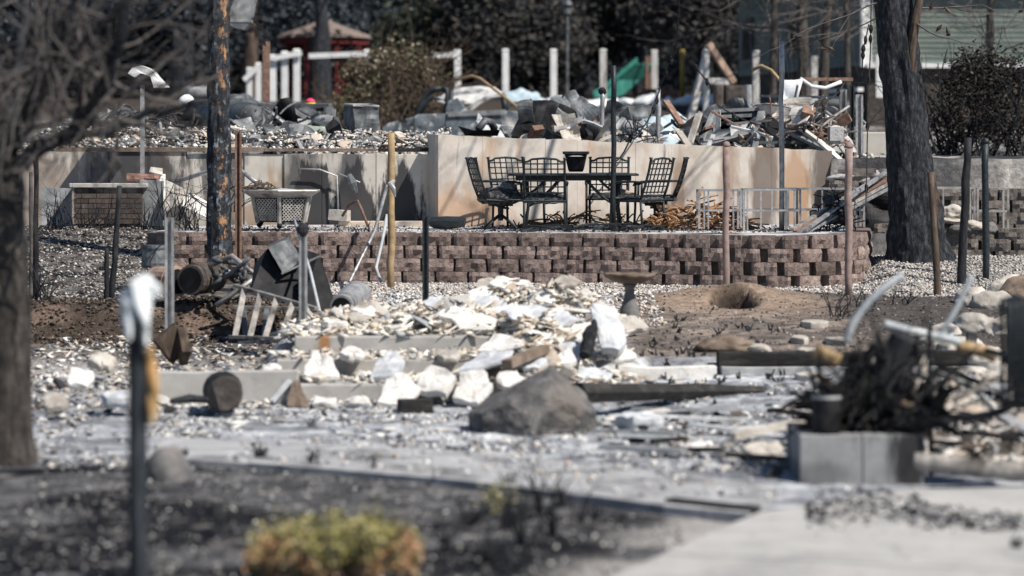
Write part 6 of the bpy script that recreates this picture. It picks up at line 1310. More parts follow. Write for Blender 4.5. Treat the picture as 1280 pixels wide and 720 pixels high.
roof = [(546, 124), (556, 115), (575, 109), (600, 107), (618, 109), (630, 118), (636, 126)]
q = MB(); nn = 12; vs = []
for i, (x, y) in enumerate(roof):
    for j in range(nn+1): v = j/nn; vs.append(Vector((cxx(x), D+.08+(W-.16)*v, cz(y)+.05*math.sin(v*3.14)-.13*math.exp(-((v-.5)/.25)**2)*math.exp(-((i-3)/1.6)**2)*0-.36*(1-v)**1.3*math.sin(min(1, i/5)*3.0+.08)+noise.noise(Vector((i*.9, v*4, 2)))*.07)))
fs = [(i*(nn+1)+j, (i+1)*(nn+1)+j, (i+1)*(nn+1)+j+1, i*(nn+1)+j+1) for i in range(len(roof)-1) for j in range(nn)]
q.add(vs, fs); o = q.build('roof', CR, car, smooth=True); mo = o.modifiers.new('s', 'SOLIDIFY'); mo.thickness = .03
side([(556, 141), (560, 126), (572, 122), (580, 132), (584, 140)], D+.02, D+.07, CM, 'quarter_panel')
side([(574, 140), (590, 130), (606, 120), (622, 116), (628, 121), (612, 123), (600, 131), (590, 139)], D-.01, D+.06, CR, 'quarter_frame')
q = MB(); q.bar(Vector((cxx(560), D-.02, cz(143))), Vector((cxx(632), D-.02, cz(140))), .05, .1); q.build('belt_moulding', M['sheetpale'], car)
for x in (497, 660):
    q = MB(); c = Vector((cxx(x), D-.05, cz(181))); q.tube([c, c+Vector((0, .25, 0))], .3, 18); q.build('wheel', M['black'], car)
q = MB(); q.tube([at(565, 101, 61), at(590, 95, 60.6), at(600, 98, 60.5), at(655, 140, 58)], .03, 7); tag(q.build('pole', M['tan'], smooth=True), 'thin tan pole fallen across the roof of the burnt car', 'pole')
tr_ = thing('metal_tray', 'dark metal tray with a pipe elbow lying in front of the burnt car', 'tray', at(600, 170, 46))
q = MB(); q.prism([at(572, 157, 46), at(592, 163, 45.6), at(625, 162, 45.6), at(622, 170, 45.8), at(582, 170, 45.8)], (0, .5, 0)); q.build('tray', M['black'], tr_, bevel=.01)
q = MB(); q.tube([at(598, 162, 45.7), at(606, 151, 45.8), at(614, 153, 45.9), at(618, 161, 46)], .06, 10); q.build('elbow', M['sheet'], tr_, smooth=True)
q = MB(); q.box(at(490, 176, 42.2), (.065, .1, .26)); tag(q.build('stake', M['tan']), 'short tan wooden stake on the grey wall by the cabinet', 'stake')
# ------------------------------------------------------------ left wreck, tank, helmet, ball
tk = thing('burnt_tank', 'dark burnt tank with a torn open end above the scorched pole foot', 'tank', at(310, 178, 47.5))
q = MB(); q.tube([at(318, 152, 46.8), at(312, 150, 47.4), at(290, 148, 48.5), at(250, 147, 49.5), at(246, 147, 49.6)], [.22, .29, .31, .3, .2], 20); q.jitter(.03, 3, 3); q.build('shell', M['sheet'], tk, smooth=True)
q = MB(); q.tube([at(306, 160, 46.6), at(302, 160, 46.8)], [.17, .19], 14); q.jitter(.03, 5, 3); q.build('opening', M['black'], tk)
wk = thing('wreck', 'low burnt wreck of pipes and casings below the coloured helmet', 'wreck', at(380, 178, 48))
rr = random.Random(2)
for i in range(26):
    q = MB(); c = at(rr.uniform(328, 414), rr.uniform(138, 166), 48+rr.uniform(-.6, .8)); q.box(c, (rr.uniform(.1, .35), rr.uniform(.1, .4), rr.uniform(.06, .22)), Euler((rr.gauss(0, .4), rr.gauss(0, .4), rr.uniform(0, 3))).to_matrix()); q.jitter(.03, 6, i); q.build('casing', M[rr.choice(['black', 'sheet', 'sheet', 'iron', 'ash'])], wk)
q = MB(); q.box(at(370, 134, 48.6), (1.1, .5, .1)); q.jitter(.05, 3, 8); q.build('deck', M['sheet'], wk)
q = MB(); q.box(at(414, 148, 47.8), (.1, .4, .34)); q.jitter(.06, 4, 8); q.build('bracket', M['sheetpale'], wk)
q = MB(); q.tube([at(340, 166, 44.6), at(380, 164, 44.6), at(420, 168, 44.5), at(430, 172, 44.4)], [.09, .1, .1, .07], 12); q.jitter(.015, 5, 2); tag(q.build('rolled_mat', mk('mint_roll', [(.18, .22, .18), (.3, .34, .29), (.42, .44, .38)], 8, .9, .4, 30, rand=0), smooth=True), 'long pale green roll lying under the left wreck', 'roll')
for lab, pts in (('pale loop of tube standing in the left wreck', [(322, 168, 46), (330, 150, 46), (327, 134, 46), (340, 142, 46), (372, 168, 45.6)]), ('second pale tube slanting through the left wreck', [(334, 136, 46.3), (352, 150, 46), (378, 170, 45.6)])):
    q = MB(); q.tube([at(*p) for p in pts], .022, 7); tag(q.build('tube', M['steel'], smooth=True), lab, 'tube')
hm = thing('helmet', 'small helmet banded pink, yellow and black lying behind the left wreck', 'helmet', at(388, 134, 52))
c = at(388, 134, 52); s_ = 52/F
MPK = mk('pink_shell', [(.75, .06, .16)], 3, .4, 0, rand=0); MYL = mk('yellow_band', [(.75, .75, .05)], 3, .4, 0, rand=0)
q = MB(); q.lathe([(7.2*s_, 0), (7.4*s_, 3*s_)], 16, c); q.build('brim', M['black'], hm)
q = MB(); q.lathe([(7.2*s_, 3*s_), (6.8*s_, 5.5*s_)], 16, c); q.build('band', MYL, hm)
q = MB(); q.lathe([(6.8*s_, 5.6*s_), (5.5*s_, 8.5*s_), (2.5*s_, 10.8*s_), (.01, 11.3*s_)], 16, c); q.build('crown', MPK, hm, smooth=True)
q = MB(); c = at(233, 127, 50); b_ = bmesh.new(); bmesh.ops.create_uvsphere(b_, u_segments=18, v_segments=12, radius=.125); q.v = [v.co+c for v in b_.verts]; q.f = [tuple(v.index for v in f.verts) for f in b_.faces]; b_.free(); q.jitter(.012, 6, 3); tag(q.build('globe', M['white'], smooth=True), 'white lamp globe resting on the dark tank at left', 'globe')
q = MB(); q.tube([at(234, 115, 72), at(262, 115, 72.4)], .15, 14); tag(q.build('cylinder_tank', M['sheetpale'], smooth=True), 'pale grey cylinder behind the white globe', 'tank')
bx = thing('bird_house', 'crumpled white metal roof on a slim post, upper left', 'bird house', at(178, 238, 40.3)); D = 40.3
q = MB(); q.bar(at(178, 240, D), at(178, 106, D), .055, .04); q.build('post', M['steel'], bx)
q = MB(); q.box(at(181, 98, D+.05), (.17, .17, .15)); q.build('box', M['darkclay'], bx)
q = MB(); P = [at(160, 92, D-.1), at(166, 84, D-.1), at(176, 82, D-.12), at(188, 87, D-.1), at(198, 98, D-.1), at(207, 109, D-.1), at(192, 109, D-.1), at(188, 96, D-.1), at(176, 91, D-.12), at(168, 97, D-.1)]
q.prism(P, (.02, .28, 0)); q.jitter(.012, 8, 3); q.build('roof', M['white'], bx)
ub = thing('flue_box', 'grey sheet-metal box on a brown post at the top beside the scorched pole', 'box', at(333, 128, 56)); D = 56
q = MB(); q.bar(at(333, 128, D), at(333, 52, D), .13, .1); q.build('post', M['rust'], ub)
q = MB(); q.prism([at(283, 28, D-.2), at(288, 10, D-.2), at(297, -8, D-.2), at(322, -8, D-.2), at(317, 4, D-.2), at(313, 28, D-.2)], (0, .5, 0)); q.build('box', M['sheetpale'], ub, bevel=.01)
q = MB(); q.prism([at(284, 29, D-.2), at(313, 29, D-.2), at(306, 37, D-.2), at(294, 35, D-.2)], (0, .5, 0)); q.build('hopper', M['sheet'], ub)
for y0, y1 in ((22, 46), (34, 60)): q = MB(); q.bar(at(316, y0, D-.1), at(335, y1, D), .07, .05); q.build('bracket', M['black'], ub)
# jagged scrap strewn over the whole upper lot
rr = random.Random(91); CNT = {}
for i in range(185):
    left = i < 62; px = rr.uniform(75, 425) if left else rr.choice((rr.uniform(640, 900), rr.uniform(880, 1065))); D = rr.uniform(42.5, 47.5); x = (px-640)*D/F
    if not left and x < CX+.1: D = rr.uniform(42, 44)
    hmax = 26 if left else (48 if px > 870 else 36)
    py = 180-rr.uniform(-4, hmax)*(.5+.5*fbm(px*.02, 0, 1, 8).item()); c = at(px, py, D); kind = rr.choice(['sheet', 'sheet', 'board', 'tube', 'box']); where = 'left of the cabinet on the upper lot' if left else 'behind the beige wall on the upper lot'
    mm = rr.choice(['sheet', 'black', 'sheetpale', 'char', 'ash', 'rust', 'plaster', 'stone', 'alum', 'alum', 'sheetpale', 'plasterblue']); cw = {'sheet': 'sooty grey', 'black': 'black', 'sheetpale': 'dull grey', 'char': 'charred', 'ash': 'ashy', 'rust': 'rusty', 'plaster': 'white', 'stone': 'tan', 'alum': 'pale metal', 'plasterblue': 'blue-grey'}[mm]
    if left and mm in ('rust', 'stone', 'alum', 'plasterblue'): mm, cw = 'sheet', 'sooty grey'
    if kind == 'box' and mm in ('plaster', 'stone', 'alum', 'plasterblue'): mm, cw = 'black', 'black'
    q = MB(); e_ = Euler((rr.uniform(-1.2, 1.2), rr.uniform(-.9, .9), rr.uniform(0, 3.1)))
    if kind == 'sheet':
        crumple('scrap_sheet', cw+' crumpled scrap sheet '+where, c, rr.uniform(.18, .5), rr.uniform(.15, .4), M[mm], i+20, (rr.uniform(.5, 1.6), rr.uniform(-.6, .6), rr.uniform(-.8, .8)), .1, 'scrap', 7, cw+' scrap sheets '+where); continue
    if kind == 'board': d = e_.to_matrix() @ Vector((1, 0, 0)); l = rr.uniform(.25, .8); q.bar(c-d*l/2, c+d*l/2, rr.uniform(.03, .09), .03); q.jitter(.015, 6, i)
    if kind == 'tube': d = e_.to_matrix() @ Vector((1, 0, 0)); l = rr.uniform(.3, .9); q.tube(arc(c-d*l/2, c+d*l/2, (rr.gauss(0, .06), 0, rr.gauss(.05, .08)), 6), rr.uniform(.01, .028), 6)
    if kind == 'box': q.box(c, (rr.uniform(.1, .3), rr.uniform(.1, .3), rr.uniform(.06, .2)), e_.to_matrix()); q.jitter(.03, 5, i)
    tag(q.build('scrap_'+kind, M[mm]), cw+' scrap '+kind+' '+where, 'scrap', cw+' scrap '+kind+' pieces '+where)
for i, (px, py, D, w_, h_, mm, lab) in enumerate(((872, 160, 45, .7, .5, 'sheetpale', 'broad pale crumpled sheet left behind the fireplace box'), (905, 148, 46, .8, .5, 'sheet', 'grey crumpled sheet above the fireplace box'), (962, 168, 43.4, .6, .4, 'alum', 'shiny crumpled sheet right of the fireplace box'), (1000, 150, 44.6, .7, .5, 'sheetpale', 'pale crumpled sheet under the torn plastic'), (1035, 150, 44.2, .5, .5, 'black', 'black crumpled sheet by the galvanised poles'), (985, 176, 42.9, .6, .35, 'sheet', 'low grey crumpled sheet at the wall top right of the slim pole'), (760, 160, 45.5, .7, .45, 'sheetpale', 'pale crumpled sheet between the two wall poles'), (785, 148, 47.5, .8, .5, 'sheet', 'grey crumpled sheet before the blue-grey tarp'), (622, 160, 48, .7, .4, 'plasterblue', 'pale blue crumpled sheet at the rear of the burnt car'), (640, 172, 46, .5, .3, 'sheetpale', 'pale crumpled sheet at the foot of the upright curled one'), (345, 145, 47.2, .7, .4, 'black', 'black crumpled sheet on top of the left wreck'), (395, 158, 46.4, .5, .35, 'sheetpale', 'pale crumpled sheet at the right end of the left wreck'), (215, 158, 46, .8, .4, 'black', 'black crumpled sheet right of the bird house post'), (160, 150, 46.6, .7, .35, 'sheetpale', 'pale crumpled sheet left of the bird house post'), (110, 165, 45.5, .7, .3, 'sheet', 'grey crumpled sheet at the far left of the rubble band'))):
    crumple('crumpled_sheet', lab, at(px, py, D), w_, h_, M[mm], i+50, (.9+.1*(i % 4), -.5+.25*(i % 5), -.4+.2*(i % 5)), .2)
# dark heaps at left of upper lot
for i, (px, py, D, sx, sz, lab) in enumerate(((232, 162, 48, .4, .3, 'rounded black burnt heap under the white globe'), (205, 160, 47, .3, .28, 'black burnt heap behind the slim bird house post'), (148, 158, 46.5, .45, .22, 'sooty heap of scrap at upper left'), (95, 168, 46, .4, .2, 'dark scrap heap behind the foreground twigs'), (285, 140, 52, .5, .25, 'burnt heap behind the scorched pole'))):
    rock('scrap_heap', lab, at(px, py, D), (sx, sx, sz), M['black'] if i in (0, 1) else M['sheet'], 60+i, 'heap', 3, .35)
# ------------------------------------------------------------ frames, tarp, sofas right of centre
D = 43.6; ff = thing('burnt_fireplace', 'tilted burnt metal fireplace box with a black opening on the beige wall', 'fireplace', at(905, 188, D))
outer = [(876, 178), (892, 139), (952, 136), (936, 184)]; inner = [(888, 166), (898, 148), (942, 146), (934, 164)]
q = MB(); O = [at(x, y, D-.1+.3*(180-y)/40) for x, y in outer]; I = [at(x, y, D-.1+.3*(180-y)/40) for x, y in inner]; I2 = [p+Vector((0, .5, .05)) for p in I]
q.add(O+I+I2, [(0, 1, 5, 4), (1, 2, 6, 5), (2, 3, 7, 6), (3, 0, 4, 7), (4, 5, 9, 8), (5, 6, 10, 9), (6, 7, 11, 10), (7, 4, 8, 11), (8, 9, 10, 11)]); q.build('box', M['sheet'], ff)
for i in range(4): q = MB(); q.bar(O[i]-Vector((0, .03, 0)), O[(i+1) % 4]-Vector((0, .03, 0)), .06, .05); q.build('frame', M['sheetpale'], ff)
q = MB(); q.prism([I2[0]-Vector((0, .03, 0)), I2[1]-Vector((0, .03, 0)), I2[2]-Vector((0, .03, 0)), I2[3]-Vector((0, .03, 0))], (0, .02, 0)); q.build('back', M['black'], ff)
q = MB(); q.prism([at(868, 186, D-.3), at(940, 166, D-.3), at(930, 160, D), at(872, 176, D)], (0, .03, -.04)); q.build('hearth', M['sheetpale'], ff)
panel('burnt_sheet', 'dark burnt panel leaning left of the fireplace box', [(838, 168, 43.4), (870, 182, 43.4), (884, 150, 44), (872, 142, 44.2)], M['black'])
for i, (a, b, mm, lab) in enumerate((((832, 126, 44), (852, 156, 43.6), 'rust', 'rusty bar leaning left of the fireplace box'), ((874, 142, 43.3), (862, 180, 43.1), 'stone', 'pale board propped before the dark burnt panel'), ((848, 164, 43), (864, 188, 42.6), 'stone', 'short pale board crossing the propped one'), ((952, 140, 43), (942, 186, 42.6), 'sheetpale', 'pale upright plank at the right of the fireplace box'), ((1022, 176, 42.4), (1050, 200, 42), 'plaster', 'white plank fallen over the right end of the beige wall'), ((1000, 160, 42.6), (1042, 190, 42.2), 'stone', 'tan plank in the debris at the right end of the beige wall'), ((978, 162, 43), (1034, 188, 42.4), 'sheetpale', 'long grey plank lying down the right debris'), ((947, 178, 42.8), (1050, 178, 42.8), 'sheet', 'level dark bar across the right debris'))):
    q = MB(); q.bar(at(*a), at(*b), .1, .04); q.jitter(.012, 5, i); tag(q.build('plank', M[mm]), lab, 'plank')
def sheet_mound(name, label, px, py, D, w_, d_, h_, m, seed, cat):
    q = MB(); n = 22; c = at(px, py, D)
    for i in range(n+1):
        for j in range(n+1):
            u = i/n*2-1; v = j/n*2-1; rr_ = min(1, max(abs(u)**4, abs(v)**4)+.0); z = h_*(1-rr_)**.6*(.75+.5*noise.noise(Vector((u*1.5, v*1.5, seed))))
            q.v.append(c+Vector((u*w_, v*d_, z+.03*noise.noise(Vector((u*5, v*5, seed+4))))))
    q.f = [(i*(n+1)+j, (i+1)*(n+1)+j, (i+1)*(n+1)+j+1, i*(n+1)+j+1) for i in range(n) for j in range(n)]
    return tag(q.build(name, m, smooth=True), label, cat)
sheet_mound('tarp', 'pale blue-grey tarp mound behind the wall between the poles', 832, 188, 47, .6, .9, .62, M['tarp'], 4, 'tarp')
sheet_mound('ash_mound', 'brown ash bank behind the crumpled heap', 750, 172, 50, .8, 1, .32, M['brownstone'], 7, 'mound')
sheet_mound('ash_mound', 'debris bank behind the right end of the beige wall', 1000, 190, 44.5, .75, .9, .45, M['ash'], 9, 'mound')
sheet_mound('tarp', 'pale crumpled plastic behind the burnt car', 652, 128, 74, .5, .6, .35, M['tarp'], 11, 'tarp')
sf = thing('burnt_sofa', 'dark burnt sofa back standing behind the fireplace box', 'sofa', at(918, 137, 57))
for x0, x1 in ((893, 905), (906, 931)): q = MB(); a = at(x0, 139, 57); b = at(x1, 106, 57); q.box(((a.x+b.x)/2, 57.2, (a.z+b.z)/2), (b.x-a.x, .45, b.z-a.z)); q.jitter(.02, 3, x0); q.build('cushion', M['darkclay'], sf, bevel=.05)
q = MB(); q.tube([at(936, 138, 56.8), at(935, 106, 56.8)], .07, 10); q.build('end_post', M['steel'], sf)
q = MB(); q.lathe([(.02, 0), (.1, .02), (.2, .12), (.24, .22), (.22, .22), (.1, .05)], 14, at(966, 150, 43.8)); q.tube([at(966, 172, 43.8), at(966, 150, 43.8)], .05, 8); tag(q.build('basin', M['ash']), 'sooty bowl on a short pedestal right of the fireplace box', 'basin')
q = MB(); P = [at(1002, 150, 44), at(998, 140, 44), at(1003, 132, 44), at(1012, 132, 44), at(1016, 142, 44), at(1010, 152, 44)]; q.tube(P, .05, 9); tag(q.build('duct', M['alum'], smooth=True), 'pale bent duct ring in the right debris', 'duct')
q = MB(); q.box(at(1020, 158, 43.6), (.3, .3, .3)); q.jitter(.03, 4, 4); tag(q.build('metal_case', M['sheet'], bevel=.01), 'greenish dented case in the right debris', 'case')
q = MB(); q.box(at(1044, 168, 43), (.2, .3, .22)); q.jitter(.02, 4, 4); tag(q.build('concrete_chunk', M['ash'], bevel=.01), 'square ashy chunk left of the galvanised poles', 'block')
crumple('crumpled_sheet', 'torn white plastic sheet on the debris behind the slim pole', at(986, 122, 45), .35, .55, M['whitebag'], 9, (1.3, .2, .1), .12, 'plastic')
q = MB(); q.tube([at(1000, 98, 46), at(1015, 108, 46), at(1032, 110, 46), at(1052, 102, 46)], .028, 8, sq=.5); tag(q.build('strap', M['white'], smooth=True), 'white sagging strap behind the right debris', 'strap')
q = MB(); q.bar(at(1004, 99, 46.4), at(1066, 99, 46.4), .06, .05); tag(q.build('bar', M['rust']), 'rusty bar above the white sagging strap', 'bar')
q = MB(); q.bar(at(950, 120, 46), at(1052, 122, 45), .05, .04); tag(q.build('bar', M['sheetpale']), 'pale rail behind the torn plastic sheet', 'bar')
q = MB(); q.tube([at(940, 88, 46), at(952, 82, 46), at(964, 88, 45.8), at(985, 112, 45.4)], .026, 8); tag(q.build('branch', M['tan'], smooth=True), 'tan curved branch above the torn plastic sheet', 'branch')
q = MB(); q.box(at(1097, 186, 45), (.5, .3, .5)); q.jitter(.01, 4, 3); tag(q.build('concrete_barrier', M['concrete'], bevel=.02), 'weathered concrete block behind the trunk, under light strings', 'block')
q = MB(); a = at(1050, 208, 43); b = at(1118, 208, 43); q.box(((a.x+b.x)/2, 43.1, a.z), (b.x-a.x, .5, .08)); q.jitter(.006, 4, 3); tag(q.build('coping', M['clay'], bevel=.01), 'pinkish coping slab left of the trunk', 'slab')
block_wall('retaining_wall', 'dark block wall in the shade left of the trunk', [(at(1046, 0, 41.4).x, 41.4), (at(1122, 0, 41.2).x, 41.2)], 1.1, 5, BG, 9)
block_wall('retaining_wall', 'stepped grey blocks between the curved wall and the trunk', [(at(1096, 0, 39.3).x, 39.3), (at(1128, 0, 39.2).x, 39.2)], .55, 4, BG, 10)
crumple('burnt_cloth', 'black burnt tarp draped behind the leaning strips', at(1104, 262, 39.9), .5, .7, M['black'], 14, (1.5, .1, .1), .1, 'tarp')
rock('rubble_heap', 'ashy heap on the shaded block wall left of the trunk', at(1075, 222, 41.6), (.4, .3, .12), M['ash'], 71, 'heap', 3, .3)
# ------------------------------------------------------------ white fence posts
def fpost(label, px, yt, yb, D, wpx, m, lean=0):
    b = at(px, yb+4, D); b.z = min(b.z, Gz(b.x, D)-.1); t_ = at(px+lean, yt, D); q = MB(); wd = wpx*D/F; t = thing('fence_post_white', label, 'post', b, 0, 'white fence posts on the upper lot')
    q.bar(b, t_, wd, wd); q.jitter(.03 if m != 'white' else .006, 2, px); q.build('post', M[m], t, bevel=.01)
    q = MB(); q.box(t_+Vector((0, 0, .02)), (wd*1.15, wd*1.15, .05), None, .7); q.build('cap', M[m], t)
D = 93
for i, (px, yt, yb, m_, lab) in enumerate(((341, 70, 128, 'white', 'white fence post left of the gazebo, first of three'), (356, 66, 130, 'white', 'white fence post left of the gazebo, second of three'), (371, 63, 130, 'white', 'white fence post left of the gazebo, third of three'), (459, 64, 110, 'white', 'white fence post half hidden by the vine bush'), (572, 64, 116, 'white', 'white corner fence post behind the burnt car'), (632, 63, 126, 'white', 'lone white fence post right of the burnt car'), (692, 63, 126, 'white', 'white fence post left of the green slide'), (754, 63, 124, 'whitewood', 'white fence post at the foot of the green slide'), (818, 64, 126, 'whitewood', 'scorched fence post right of the green slide'), (882, 64, 126, 'whitewood', 'scorched fence post inside the swing frame'), (945, 65, 132, 'whitewood', 'peeling scorched fence post right of the sofa'), (1018, 72, 120, 'whitewood', 'split scorched fence post before the green house'), (312, 86, 126, 'white', 'short white stair rail post, lower'), (323, 80, 126, 'white', 'short white stair rail post, upper'))):
    fpost(lab, px, yt, yb, 72 if px > 870 else D, 6.5 if px < 330 else 8, m_)
for lab, a, b in (('white top rail between the three posts left of the gazebo', (341, 73), (377, 66)), ('white fence rail in front of the red gazebo', (386, 70), (461, 67)), ('white fence rail between vine bush and corner post', (540, 70), (570, 68)), ('sloping white stair rail at left', (305, 100), (324, 82))):
    q = MB(); q.bar(at(*a, 92.8), at(*b, 92.8), .06, .16); tag(q.build('fence_rail', M['white']), lab, 'rail')
ORD = 'first second third fourth fifth sixth seventh eighth ninth tenth eleventh twelfth thirteenth fourteenth fifteenth sixteenth seventeenth eighteenth nineteenth twentieth twenty-first twenty-second twenty-third last'.split()
rr = random.Random(6)
for i in range(24):
    px = 640+i*16.2+rr.uniform(-4, 4); D = 88+rr.uniform(-1, 1); rock('plastic_bag', ORD[i]+' white plastic bag from the left in the row along the fence posts', at(px, 130+rr.uniform(-2, 1), D), (.32*rr.uniform(.8, 1.2), .3, .2*rr.uniform(.7, 1.4)), M['whitebag'], i+80, 'bag', 2, .25, group='white bags along the fence')
# playground
D = 97; sd = thing('slide', 'green plastic playground slide behind the white posts', 'slide', at(757, 124, D))
q = MB(); P = [at(755, 122, D-1), at(766, 117, D-.7), at(785, 100, D-.2), at(808, 81, D)]; Vv = Vector((.35, .35, 0))
for i in range(3):
    a, b = P[i], P[i+1]; q.prism([a-Vv, b-Vv, b+Vv, a+Vv], (0, 0, .05)); q.prism([a-Vv, b-Vv, b-Vv+Vector((0, 0, .22)), a-Vv+Vector((0, 0, .22))], (.05, .05, 0)); q.prism([a+Vv, b+Vv, b+Vv+Vector((0, 0, .22)), a+Vv+Vector((0, 0, .22))], (.05, .05, 0))
q.build('chute', M['slide'], sd)
for y_, x_ in ((-.3, 808), (.4, 812)): q = MB(); q.tube([at(x_, 124, D+y_), at(x_, 70, D+y_)], .06, 8); q.build('post', M['rust'], sd)
sw = thing('swing_frame', 'wooden A-frame of a swing set with a pale cross bar', 'swing set', at(888, 160, 73)); D = 73
for a, b, m_ in (((860, 158), (886, 58), 'whitewood'), ((886, 55), (917, 103), 'clay'), ((880, 101), (911, 102), 'whitewood')): q = MB(); q.bar(at(*a, D), at(*b, D+.2), .15, .15); q.build('beam', M[m_], sw)
q = MB(); q.tube([at(853, 126, 92), at(853, 62, 92)], .07, 8); tag(q.build('pole', mk('yellow_pole', [(.26, .19, .04), (.34, .25, .06)], 4, .6, .1), smooth=True), 'slim yellow playground pole', 'pole')
brick_block('pale brick pedestal under the playground pole', 799, 848, 110, 132, 91, .8, M['brick'], False)
q = MB(); q.tube([at(709, 125, 84), at(709, 16, 84)], .045, 8); q.lathe([(.12, 0), (.1, .15), (.17, .25), (.05, .45)], 8, at(709, 17, 84)); tag(q.build('lamp_post', M['sheet']), 'slim dark lamp post between two white fence posts', 'lamp post')
# ------------------------------------------------------------ vine bush
def clumps(r, N_, c, ext, k, sd, shell=.55):
    a = r.normal(size=(k, 3)); a /= np.linalg.norm(a, axis=1)[:, None]; rad = shell+(1-shell)*r.random(k)**.5; a[:, 2] = np.where(a[:, 2] < -.5, -a[:, 2], a[:, 2])
    C = np.array(c)+a*rad[:, None]*np.array(ext); i = r.integers(0, k, N_)
    return C[i]+r.normal(0, 1, (N_, 3))*sd*(.6+.8*r.random(N_))[:, None]
vb = thing('vine_bush', 'tall rounded mound of drying brown and olive vines behind the cabinet', 'bush', at(490, 172, 72)); o0 = np.array(vb.location)
c0 = at(490, 140, 72); V, Fq, C = leafcloud(16000, lambda r, n: clumps(r, n, tuple(c0), (1.4, 1.3, 1.62), 170, .13), .052, [(.10, .075, .05), (.14, .12, .065), (.36, .33, .25), (.045, .035, .027), (.095, .095, .05)], [4, 3, 1.8, 4, 2], 5)
link('foliage', raw_mesh('foliage', V-o0, Fq, C, M['leaf'], 4), vb)
c1 = at(432, 168, 71); V, Fq, C = leafcloud(3200, lambda r, n: clumps(r, n, tuple(c1), (.7, .6, 1.0), 50, .12), .05, [(.11, .085, .05), (.14, .13, .06), (.3, .27, .18), (.05, .04, .03)], [4, 3, 1, 3], 6)
link('foliage', raw_mesh('foliage', V-o0, Fq, C, M['leaf'], 4), vb)
rr = random.Random(3); q = MB()
for i in range(70): twigs(q, Vector((c0.x+rr.uniform(-1, 1.3), 71+rr.uniform(-.8, .8), 2.3)), Vector((rr.gauss(0, .25), rr.gauss(0, .25), 1)).normalized(), rr.uniform(1.2, 2.4), .02, 1, rr, 2)
for i in range(26): twigs(q, c0+Vector((rr.uniform(0, 1.5), 0, rr.uniform(.4, 1.4))), Vector((rr.uniform(.2, 1), rr.gauss(0, .4), rr.uniform(0, .8))).normalized(), rr.uniform(.6, 1.2), .014, 2, rr, 2)
q.build('stems', M['barkb'], vb)
# ------------------------------------------------------------ red gazebo
D = 101; gz = thing('gazebo', 'red octagonal garden gazebo with a brown shingle roof', 'gazebo', at(405, 122, D)); g0 = Vector(gz.location); s_ = D/F
q = L(); q.lathe([(60*s_, 74*s_), (57*s_, 78*s_), (28*s_, 88*s_), (5*s_, 97*s_), (.02, 100*s_)], 8); q.build('roof', M['shingle'], gz)
q = L(); q.lathe([(56*s_, 66*s_), (56*s_, 74*s_)], 8, open_=True); q.build('fascia', M['red'], gz)
for k in range(8):
    a = (k+.5)*math.pi/4; p = Vector((48*s_*math.cos(a), 48*s_*math.sin(a), 0)); q = L(); q.box(p+Vector((0, 0, 36*s_)), (.16, .16, 72*s_)); q.build('post', M['red'], gz)
    a2 = (k+1.5)*math.pi/4; p2 = Vector((48*s_*math.cos(a2), 48*s_*math.sin(a2), 0))
    if k != 5:
        q = L(); q.bar(p+Vector((0, 0, 22*s_)), p2+Vector((0, 0, 22*s_)), .08, .08); q.bar(p+Vector((0, 0, 4*s_)), p2+Vector((0, 0, 4*s_)), .08, .08)
        for j in range(1, 8): f = j/8; q.bar(p.lerp(p2, f)+Vector((0, 0, 4*s_)), p.lerp(p2, f)+Vector((0, 0, 22*s_)), .04)
        q.build('railing', M['red'], gz)
    q = L(); q.tube(arc(p+Vector((0, 0, 58*s_)), p2+Vector((0, 0, 58*s_)), (0, 0, .22), 8), .05, 5); q.build('arch', M['red'], gz)
q = L(); q.lathe([(50*s_, -.4), (50*s_, .05)], 8); q.build('floor', M['darkclay'], gz)
# ------------------------------------------------------------ green house
H0 = Vector((8.9, 75, 0)); H1 = Vector((6.7, 88, 0)); XR = 19.0
hs = thing('green_house', 'green house with lap siding and white corner trim behind the trunk', 'house', (8.9, 75, 3.0))
zb = 4.28; nb = 18; bh = .13
def board(a, b, z, m, out_):
    q = MB(); a = Vector((a.x, a.y, 0)); b = Vector((b.x, b.y, 0)); n = out_
    q.add([a+n*.03+Vector((0, 0, z)), b+n*.03+Vector((0, 0, z)), b+n*.008+Vector((0, 0, z+bh+.02)), a+n*.008+Vector((0, 0, z+bh+.02)), a+Vector((0, 0, z)), b+Vector((0, 0, z)), b+Vector((0, 0, z+bh+.02)), a+Vector((0, 0, z+bh+.02))], [(0, 1, 2, 3), (4, 7, 6, 5), (0, 4, 5, 1), (2, 6, 7, 3), (0, 3, 7, 4), (1, 5, 6, 2)])
    q.build('siding_board', m, hs)
sdir = (H1-H0).normalized(); sn = Vector((sdir.y*-1, sdir.x, 0)); sn = sn if sn.x < 0 else -sn
for i in range(nb):
    board(H0+Vector((.1, 0, 0)), Vector((XR, 75, 0)), zb+i*bh, M['siding'], Vector((0, -1, 0)))
    board(H0+sdir*.1, H1, zb-.05+i*bh, M['siding'], sn)
q = MB(); q.box((H0.x+.02, 75, zb+nb*bh/2), (.22, .22, nb*bh+.1)); q.build('corner_board', M['white'], hs)
q = MB(); q.tube([Vector((H0.x-.12, 74.85, zb-.1)), Vector((H0.x-.12, 74.85, zb+nb*bh))], .06, 8); q.build('downspout', M['white'], hs)
q = MB(); q.prism([H0+Vector((.05, .05, 2)), Vector((XR, 75.05, 2)), Vector((XR, 90, 2)), H1+Vector((.05, 0, 2))], (0, 0, 2.25)); q.build('lower_wall', M['darkclay'], hs)
q = MB(); q.prism([H0+Vector((.05, .05, 4.26)), Vector((XR, 75.05, 4.26)), Vector((XR, 90, 4.26)), H1+Vector((.05, 0, 4.26))], (0, 0, 2.45)); q.build('upper_core', M['darkclay'], hs)
